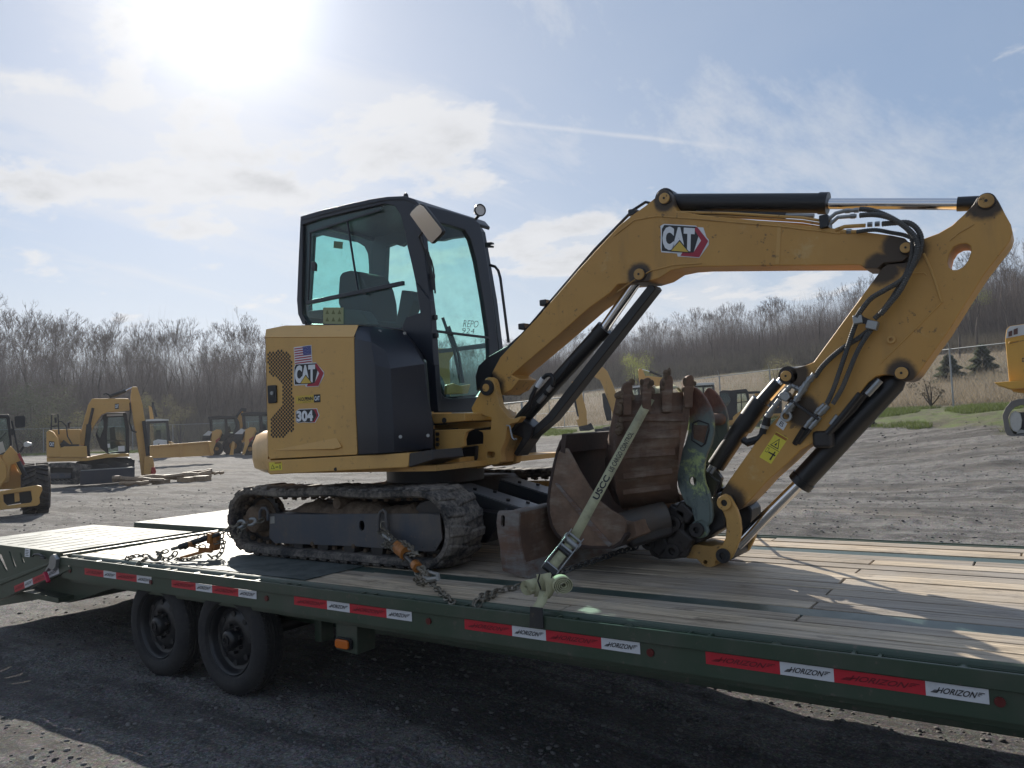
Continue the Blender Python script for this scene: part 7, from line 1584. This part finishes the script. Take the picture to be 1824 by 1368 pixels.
c_ = F.p(288, 1045, .55); sx_ = F.n.cross(Vector((0, 0, 1))); sx_ = sx_ if sx_.dot(RT) > 0 else -sx_; w_ = bpy.data.objects.new('wheel', None); COL.objects.link(w_); w_.parent = F.t
MB().lathe([(-.30, .28), (-.30, .48), (-.24, .56), (.24, .56), (.30, .48), (.30, .28)], c_, sx_, 32).build('tyre', TYREB, w_, smooth=40)
lg = MB()
for i in range(24):
    for sd_ in (-1, 1):
        a = 2 * math.pi * (i + .5 * (sd_ > 0)) / 24; u = F.n * math.cos(a) + Vector((0, 0, 1)) * math.sin(a); v = sx_.cross(u); ax_ = (sx_ + v * .45 * sd_).normalized(); lg.box(c_ + u * .57 + sx_ * sd_ * .14, (.27, .05, .07), Matrix((ax_, u.cross(ax_), u)).transposed())
kind(lg.build('tread_block', TYREB, w_, bevel=.01), 'stuff'); MB().lathe([(-.31, 0), (-.31, .27), (.31, .27), (.31, 0)], c_, sx_, 20).build('rim', YBG, w_, smooth=40)
# -- backhoe loaders
def backhoe(px_, d, dx, dy, sc, label, roof, front):
    F = Far('e6', px_, d, 'backhoe_loader', label, 'backhoe loader', 'backhoe loaders parked by the wood')
    T = lambda pl: [(dx + x * sc, dy + y * sc) for x, y in pl]
    if front:
        F.part('cab_frame', BLK, T([(-15, -140), (128, -150), (140, -30), (150, 0), (150, 110), (0, 115), (-5, 0)]), .8, 1.4, holes=[T([(8, -122), (112, -128), (122, 0), (125, 60), (10, 70)])], bev=.02); F.part('windscreen', GLASSB, T([(8, -122), (112, -128), (122, 0), (125, 60), (10, 70)]), .82, .01); F.part('cab_roof', WHT, T([(-18, -148), (60, -154), (132, -150), (132, -142), (-18, -138)]), .7, 1.7)
        F.part('seat', SEAT, T([(50, -80), (78, -80), (85, 0), (45, 0)]), 1.4, .3); F.part('hood', WHT, T([(30, -10), (60, -20), (120, -15), (118, 40), (32, 45)]), .2, .9, bev=.05); F.part('grille', BLK, T([(35, 25), (60, 22), (62, 8), (72, 8), (74, 25), (108, 24), (108, 80), (38, 82)]), .1, .1)
        F.part('fender', YBG, T([(130, -10), (165, 0), (178, 30), (170, 90), (140, 100)]), .6, .6, bev=.05); F.part('fender', YBG, T([(-40, 0), (-10, -5), (-10, 90), (-35, 90)]), .6, .6, bev=.05)
        F.part('dipper', YBG, T([(0, -240), (22, -230), (35, -150), (10, -150)]), 2.4, .3); F.tube('dipper_cylinder', BLK, T([(28, -240), (52, -165)]), .09, 2.2); F.part('dipper_end', BLK, T([(20, -262), (38, -262), (36, -235), (22, -235)]), 2.3, .3)
        return F
    F.part('cab_frame', BLK, T([(-8, -2), (170, -8), (190, 30), (200, 140), (150, 160), (20, 150), (2, 100)]), .5, 1.5, holes=[T([(14, 16), (92, 12), (98, 90), (90, 110), (18, 82)]), T([(112, 14), (158, 12), (166, 60), (150, 100), (118, 100)])], bev=.02)
    F.part('side_window', GLASSB, T([(14, 16), (92, 12), (98, 90), (90, 110), (18, 82)]), .52, .01); F.part('rear_window', GLASSB, T([(112, 14), (158, 12), (166, 60), (150, 100), (118, 100)]), .52, .01); F.part('cab_roof', BLK, T([(-12, -4), (60, -10), (182, -8), (182, 2), (-12, 8)]), .4, 1.7)
    F.part('seat', SEAT, T([(110, 60), (130, 58), (140, 100), (110, 104)]), 1.2, .3)
    F.part('hood', YBG, T([(-20, 100), (40, 82), (70, 80), (80, 100), (60, 150), (-5, 170)]), .2, 1.0, bev=.05); F.part('hood_top', WHT, T([(-48, 118), (-10, 86), (16, 96), (-2, 118)]), .15, 1.0); F.part('grille', BLK, T([(-48, 120), (-2, 119), (8, 100), (12, 112), (-2, 155), (-50, 155)]), .1, 1.0)
    F.part('loader_arm', YBG, T([(12, 100), (40, 78), (72, 80), (78, 95), (40, 160), (12, 235), (-6, 240), (10, 180)]), -.2, .3, bev=.03); F.part('red_decal', plain('red_decal_' + str(px_), (.35, .05, .03), .5), T([(35, 150), (62, 130), (64, 140), (38, 168)]), -.22, .01)
    F.part('loader_link', YBG, T([(-78, 240), (-60, 160), (-48, 165), (-55, 240)]), .2, .1)
    wheelfar(F, dx + 42 * sc, dy + 205 * sc, .44 * sc, .1, .4, rim=.3); wheelfar(F, dx + 150 * sc, dy + 185 * sc, .68 * sc, .3, .5, rim=.35)
    F.part('boom', YBG, T([(175, -10), (200, -50), (215, -48), (212, 60), (190, 100), (178, 60)]), .9, .35, bev=.02); F.tube('boom_cylinder', BLK, T([(172, -6), (205, -50)]), .09, .85); F.part('boom_end', BLK, T([(200, -62), (238, -58), (234, -38), (204, -40)]), .85, .4)
    return F
backhoe(284, 55, 965, 905, 1.0, 'backhoe loader seen head-on behind the large excavator stick', 0, True)
backhoe(400, 55, 1365, 742, 1.0, 'backhoe loader at the right end of the snow pusher', 0, False)
backhoe(455, 52, 1578, 718, 1.12, 'backhoe loader half hidden by the main excavator hood', 0, False)
F = Far('e6', 322, 46, 'snow_pusher', 'wide yellow snow pusher blade lying in front of the backhoes', 'plough blade')
F.part('left_panel', YBG, [(972, 932), (1170, 918), (1172, 1000), (975, 1008)], 0, .12, bev=.02); F.part('right_panel', YBG, [(1172, 918), (1370, 900), (1390, 975), (1376, 990), (1174, 1000)], 0, .12, bev=.02)
F.part('centre_rib', YBG, [(1155, 915), (1190, 915), (1176, 950), (1178, 1002), (1164, 1002), (1166, 950)], -.12, .13, bev=.01); F.part('top_lip', YBG, [(972, 926), (1370, 896), (1372, 906), (972, 936)], -.1, .3, bev=.01); F.part('end_plate', YBG, [(1352, 898), (1372, 898), (1392, 975), (1380, 992), (1362, 960)], -.35, .5, bev=.01)
# -- timbers on the gravel
F0 = [((757, 883), (1112, 900), .10, .0, 'long sawn timber lying lowest at the front of the timber heap'), ((760, 890), (1245, 862), .09, .3, 'pale squared timber across the left of the heap'), ((1110, 880), (1430, 850), .13, .5, 'thick rough beam at the right end of the heap'), ((1235, 856), (1438, 832), .10, .8, 'short split log on top of the right end'), ((1430, 848), (1518, 842), .06, 1.0, 'small dark stick beyond the right end'), ((805, 918), (1010, 912), .08, -.4, 'low dark board in front of the heap')]
for a, b, wd, dp, lb_ in F0:
    F = Far('c5', 295, 31 + dp, 'timber', lb_, 'timber', 'timbers in the heap on the gravel'); a_, b_ = F.p(*a), F.p(*b); n = 7; P_t = [a_.lerp(b_, i / n) + Vector((0, 0, .02 * math.sin(i * 2.1))) for i in range(n + 1)]
    MB().tube(P_t, [wd * (1 + .18 * math.sin(i * 1.7 + dp * 5)) for i in range(n + 1)], 6).build('beam', TIMBER, F.t, bevel=.01)
for a in ((1090, 905), (1370, 880), (1260, 890)):
    F = Far('c5', 300, 31.2, 'timber', {1090: 'short bearer block under the middle of the heap', 1370: 'dark bearer block under the right end of the heap', 1260: 'flat bearer between the two dark blocks'}[a[0]], 'timber', 'bearers under the timber heap'); MB().box(F.p(*a) + Vector((0, 0, -.02)), (.5, .4, .22), Matrix.Rotation(.4, 3, 'Z')).build('beam', TIMBER, F.t, bevel=.02)
# -- small excavators behind the bucket
F = Far('e7', 1065, 36, 'mini_excavator', 'yellow mini excavator with folded arm standing before the galvanised gate', 'excavator', 'mini excavators behind the bucket')
F.part('boom', YBG, [(610, 500), (640, 455), (700, 440), (745, 445), (770, 470), (800, 540), (835, 640), (845, 700), (838, 760), (800, 720), (780, 670), (745, 560), (725, 520), (690, 500), (640, 512)], 0, .3, bev=.015)
F.part('stick', YBG, [(558, 530), (590, 522), (610, 550), (618, 600), (645, 700), (648, 760), (630, 790), (595, 788), (600, 730), (575, 640), (558, 570)], .0, .25, bev=.015); F.part('hitch', YBG, [(585, 755), (650, 750), (650, 785), (600, 800)], -.02, .3)
F.part('bucket', BLK, [(598, 795), (650, 785), (672, 772), (692, 810), (660, 820), (606, 822)], -.1, .5, bev=.01); F.part('boom_cylinder', BLK, [(738, 600), (755, 598), (790, 690), (795, 760), (765, 762), (745, 680)], -.1, .12); F.tube('stick_cylinder', BLK, [(700, 438), (640, 448)], .05, .1); F.part('stick_line', BLK, [(556, 545), (562, 545), (585, 650), (600, 735), (590, 735), (572, 650)], -.02, .06)
F.part('house', YBG, [(820, 690), (1010, 690), (1010, 780), (820, 790)], .2, 1.2, bev=.02); F.part('cab_frame', BLK, [(905, 560), (960, 555), (965, 640), (980, 700), (900, 700)], .4, .9, holes=[[(912, 575), (952, 572), (955, 640), (912, 640)]]); F.part('cab_roof', WHT, [(900, 562), (965, 552), (965, 562), (902, 570)], .3, 1.0); F.part('window', GLASSB, [(912, 575), (952, 572), (955, 640), (912, 640)], .42, .01)
F.part('track', RUB, [(740, 800), (830, 785), (1010, 780), (1010, 830), (760, 830)], .1, 1.2); F.part('dozer_blade', BLK, [(690, 812), (830, 795), (832, 812), (700, 830)], -.3, .1)
Fc = Face(F.p(660, 488, -.01), F.p(682, 486, -.01) - F.p(660, 488, -.01), F.p(660, 466, -.01) - F.p(660, 488, -.01)); Fc.poly([(0, 0), (1, 0), (1, 1), (0, 1)], .002, 'emblem', PRW, F.t)
F = Far('e7', 1160, 40, 'mini_excavator', 'yellow mini excavator showing only its raised arm behind the bucket teeth', 'excavator', 'mini excavators behind the bucket')
F.part('boom', YBG, [(990, 505), (1000, 495), (1090, 505), (1130, 530), (1150, 600), (1160, 700), (1120, 700), (1100, 600), (1080, 565), (1000, 530)], 0, .3, bev=.015); F.part('stick', YBG, [(950, 462), (960, 452), (975, 456), (995, 500), (985, 560), (965, 560), (955, 520)], .0, .25, bev=.01); F.tube('stick_cylinder', BLK, [(1018, 470), (1092, 500)], .06, .1); F.tube('stick_cylinder_rod', CHROME, [(975, 458), (1020, 472)], .03, .1)
F.part('house', YBG, [(1060, 640), (1250, 640), (1250, 740), (1060, 740)], .2, 1.2, bev=.02); F.part('cab_frame', BLK, [(1030, 560), (1060, 556), (1062, 640), (1030, 650)], .4, .8); F.part('track', RUB, [(1050, 745), (1260, 740), (1260, 790), (1050, 790)], .1, 1.2)
F = Far('e7', 1260, 40, 'tractor_cab_machine', 'machine with a white cab roof behind the tall tooth of the bucket', 'tractor')
F.part('cab_frame', BLK, [(1282, 548), (1400, 545), (1405, 600), (1400, 680), (1285, 690)], .3, 1.2, holes=[[(1340, 562), (1388, 558), (1390, 620), (1345, 640)], [(1290, 562), (1330, 560), (1335, 640), (1292, 650)]], bev=.01); F.part('window', GLASSB, [(1290, 562), (1388, 558), (1390, 640), (1292, 650)], .34, .01); F.part('cab_roof', WHT, [(1280, 545), (1300, 538), (1400, 535), (1402, 547), (1282, 555)], .2, 1.4, bev=.02); F.part('body', YBG, [(1270, 690), (1420, 690), (1420, 800), (1270, 810)], .2, 1.3, bev=.03)
F = Far('e7', 1320, 33, 'skid_steer_loader', 'black-cabbed skid steer loader with a yellow lift arm in front of the wire fence', 'skid steer loader')
F.part('cab_frame', BLK, [(1430, 590), (1450, 580), (1500, 582), (1590, 572), (1602, 590), (1612, 650), (1600, 715), (1500, 760), (1440, 760)], .3, 1.3, holes=[[(1535, 600), (1585, 596), (1596, 640), (1590, 700), (1535, 715)]], bev=.02); F.part('side_window', GLASSB, [(1535, 600), (1585, 596), (1596, 640), (1590, 700), (1535, 715)], .34, .01); F.part('window_bar', BLK, [(1556, 600), (1562, 600), (1566, 705), (1560, 707)], .3, .03); F.part('window_bar', BLK, [(1535, 650), (1595, 645), (1595, 651), (1535, 656)], .3, .03)
F.part('front_window', GLASSB, [(1440, 600), (1480, 598), (1500, 640), (1470, 680), (1440, 670)], .29, .005)
F.part('lift_arm', YBG, [(1510, 740), (1525, 725), (1640, 640), (1660, 632), (1668, 655), (1560, 760), (1535, 830), (1512, 830)], .0, .25, bev=.02); F.part('crossbar', BLK, [(1600, 588), (1670, 585), (1672, 600), (1600, 603)], .4, .1); F.part('rear_post', YBG, [(1640, 600), (1668, 600), (1672, 660), (1645, 660)], .2, .2)
F.part('body', YBG, [(1440, 755), (1620, 740), (1640, 800), (1600, 850), (1440, 850)], .3, 1.2, bev=.03); wheelfar(F, 1480, 860, .42, .1, .35)
F = Far('e7', 1372, 34, 'compact_loader', 'dark compact machine just left of the stick foot, behind the skid steer', 'loader'); F.part('cab_frame', BLK, [(1685, 575), (1700, 570), (1790, 565), (1800, 590), (1800, 720), (1690, 720)], .3, 1.3, bev=.02); F.part('body', YBG, [(1690, 722), (1840, 715), (1850, 800), (1690, 810)], .2, 1.4, bev=.03)
F = Far('d4', 1540, 27.5, 'wheeled_machine', 'machine whose single yellow-rimmed wheel shows between stick and bucket cylinder', 'loader'); wheelfar(F, 1556, 605, .33, 0, .4, rim=.45); F.part('axle_body', BLK, [(1300, 560), (1500, 560), (1500, 660), (1320, 680)], .3, .8); F.part('body', YBG, [(1180, 500), (1420, 480), (1440, 600), (1200, 620)], .3, .9, bev=.03)
# -- big tracked machine at the right edge
F = Far('c4', 1810, 23, 'tracked_machine', 'bright yellow tracked machine cut off by the right edge of the photo', 'tracked machine')
YB2 = paint('bright_machine_yellow', (.62, .33, .04), .5, (.3, .18, .07), .35, sc=.3)
F.part('engine_box', YB2, [(1740, 720), (1745, 672), (1760, 657), (1950, 630), (1950, 905), (1757, 905)], 0, 2.2, bev=.02); F.part('upper_panel', WHT, [(1742, 712), (1748, 674), (1762, 658), (1950, 632), (1950, 690), (1826, 696)], -.015, .02)
for pl in ([(1754, 683), (1771, 676), (1771, 700), (1754, 705)], [(1777, 672), (1796, 665), (1796, 692), (1777, 697)]): F.part('air_vent', plain('vent_brown_' + str(pl[0][0]), (.09, .03, .02), .6), pl, -.03, .02)
F.tube('grab_handle', YB2, [(1757, 735), (1758, 728), (1800, 720), (1802, 727)], .014, -.06); F.part('door_edge', BLK, [(1756, 735), (1824, 720), (1824, 722), (1756, 737)], -.005, .01)
F.part('platform', YB2, [(1690, 910), (1760, 905), (1950, 898), (1950, 925), (1850, 935), (1770, 940), (1700, 918)], -.3, 2.6, bev=.02); F.part('lower_frame', YB2, [(1765, 938), (1950, 925), (1950, 975), (1775, 950)], .2, 1.8)
a_ = F.p(1815, 818, -.004); Fc = Face(a_, F.p(1850, 816, -.004) - a_, F.p(1815, 800, -.004) - a_); Fc.text('D', 0, 0, .35, 1, .004, PRK, F.t, .03)
tk = bpy.data.objects.new('track', None); COL.objects.link(tk); tk.parent = F.t
tro = [(1727, 1060), (1740, 1025), (1765, 995), (1800, 984), (2000, 975), (2000, 1215), (1830, 1190), (1760, 1168), (1738, 1130)]; tri_ = [(1752, 1068), (1762, 1044), (1782, 1022), (1808, 1012), (1990, 1006), (1990, 1180), (1838, 1160), (1778, 1142), (1760, 1115)]
F.part('track_shoes', paint('dusty_steel_track', (.14, .13, .12), .6, (.25, .21, .16), .6, scr=(.3, .29, .27)), tro, -.1, .6, tk, .01, holes=[tri_])
F.part('idler', paint('grey_idler', (.50, .49, .45), .6, (.25, .21, .16), .5), [(1758, 1070), (1766, 1048), (1786, 1038), (1808, 1050), (1816, 1080), (1812, 1112), (1796, 1134), (1774, 1128), (1762, 1106)], -.05, .2, tk, .02)
F.part('track_frame', GREASE, [(1790, 1045), (1960, 1040), (1960, 1120), (1800, 1120)], .1, .4, tk, .02)
for i in range(3): c_ = F.p(1812 + i * 34, 1140 + i * 6, -.02); MB().cyl(c_, c_ + F.n * .3, .10, 14).build('track_roller', plain('pale_roller_%d' % i, (.4, .39, .36), .6), tk, smooth=True)
# -- drum and litter on the verge
F = Far('c4', 1657, 29.5, 'rusty_drum', 'small rusty drum lying on the grass before the wire fence', 'drum'); c_ = F.p(1404, 1105); MB().lathe([(0, 0), (0, .26), (.02, .27), (.3, .25), (.32, .27), (.6, .27), (.6, 0)], c_ - F.n * .2, (F.n + Vector((.5, 0, 0))).normalized(), 20).build('drum', RUSTB, F.t, smooth=40)
F = Far('c4', 1673, 29.0, 'white_litter', 'scrap of white sheet on the grass beside the rusty drum', 'litter'); MB().prism([F.p(1430, 1100), F.p(1462, 1096), F.p(1458, 1104), F.p(1432, 1108)], F.n * .2).build('sheet', WHT, F.t)
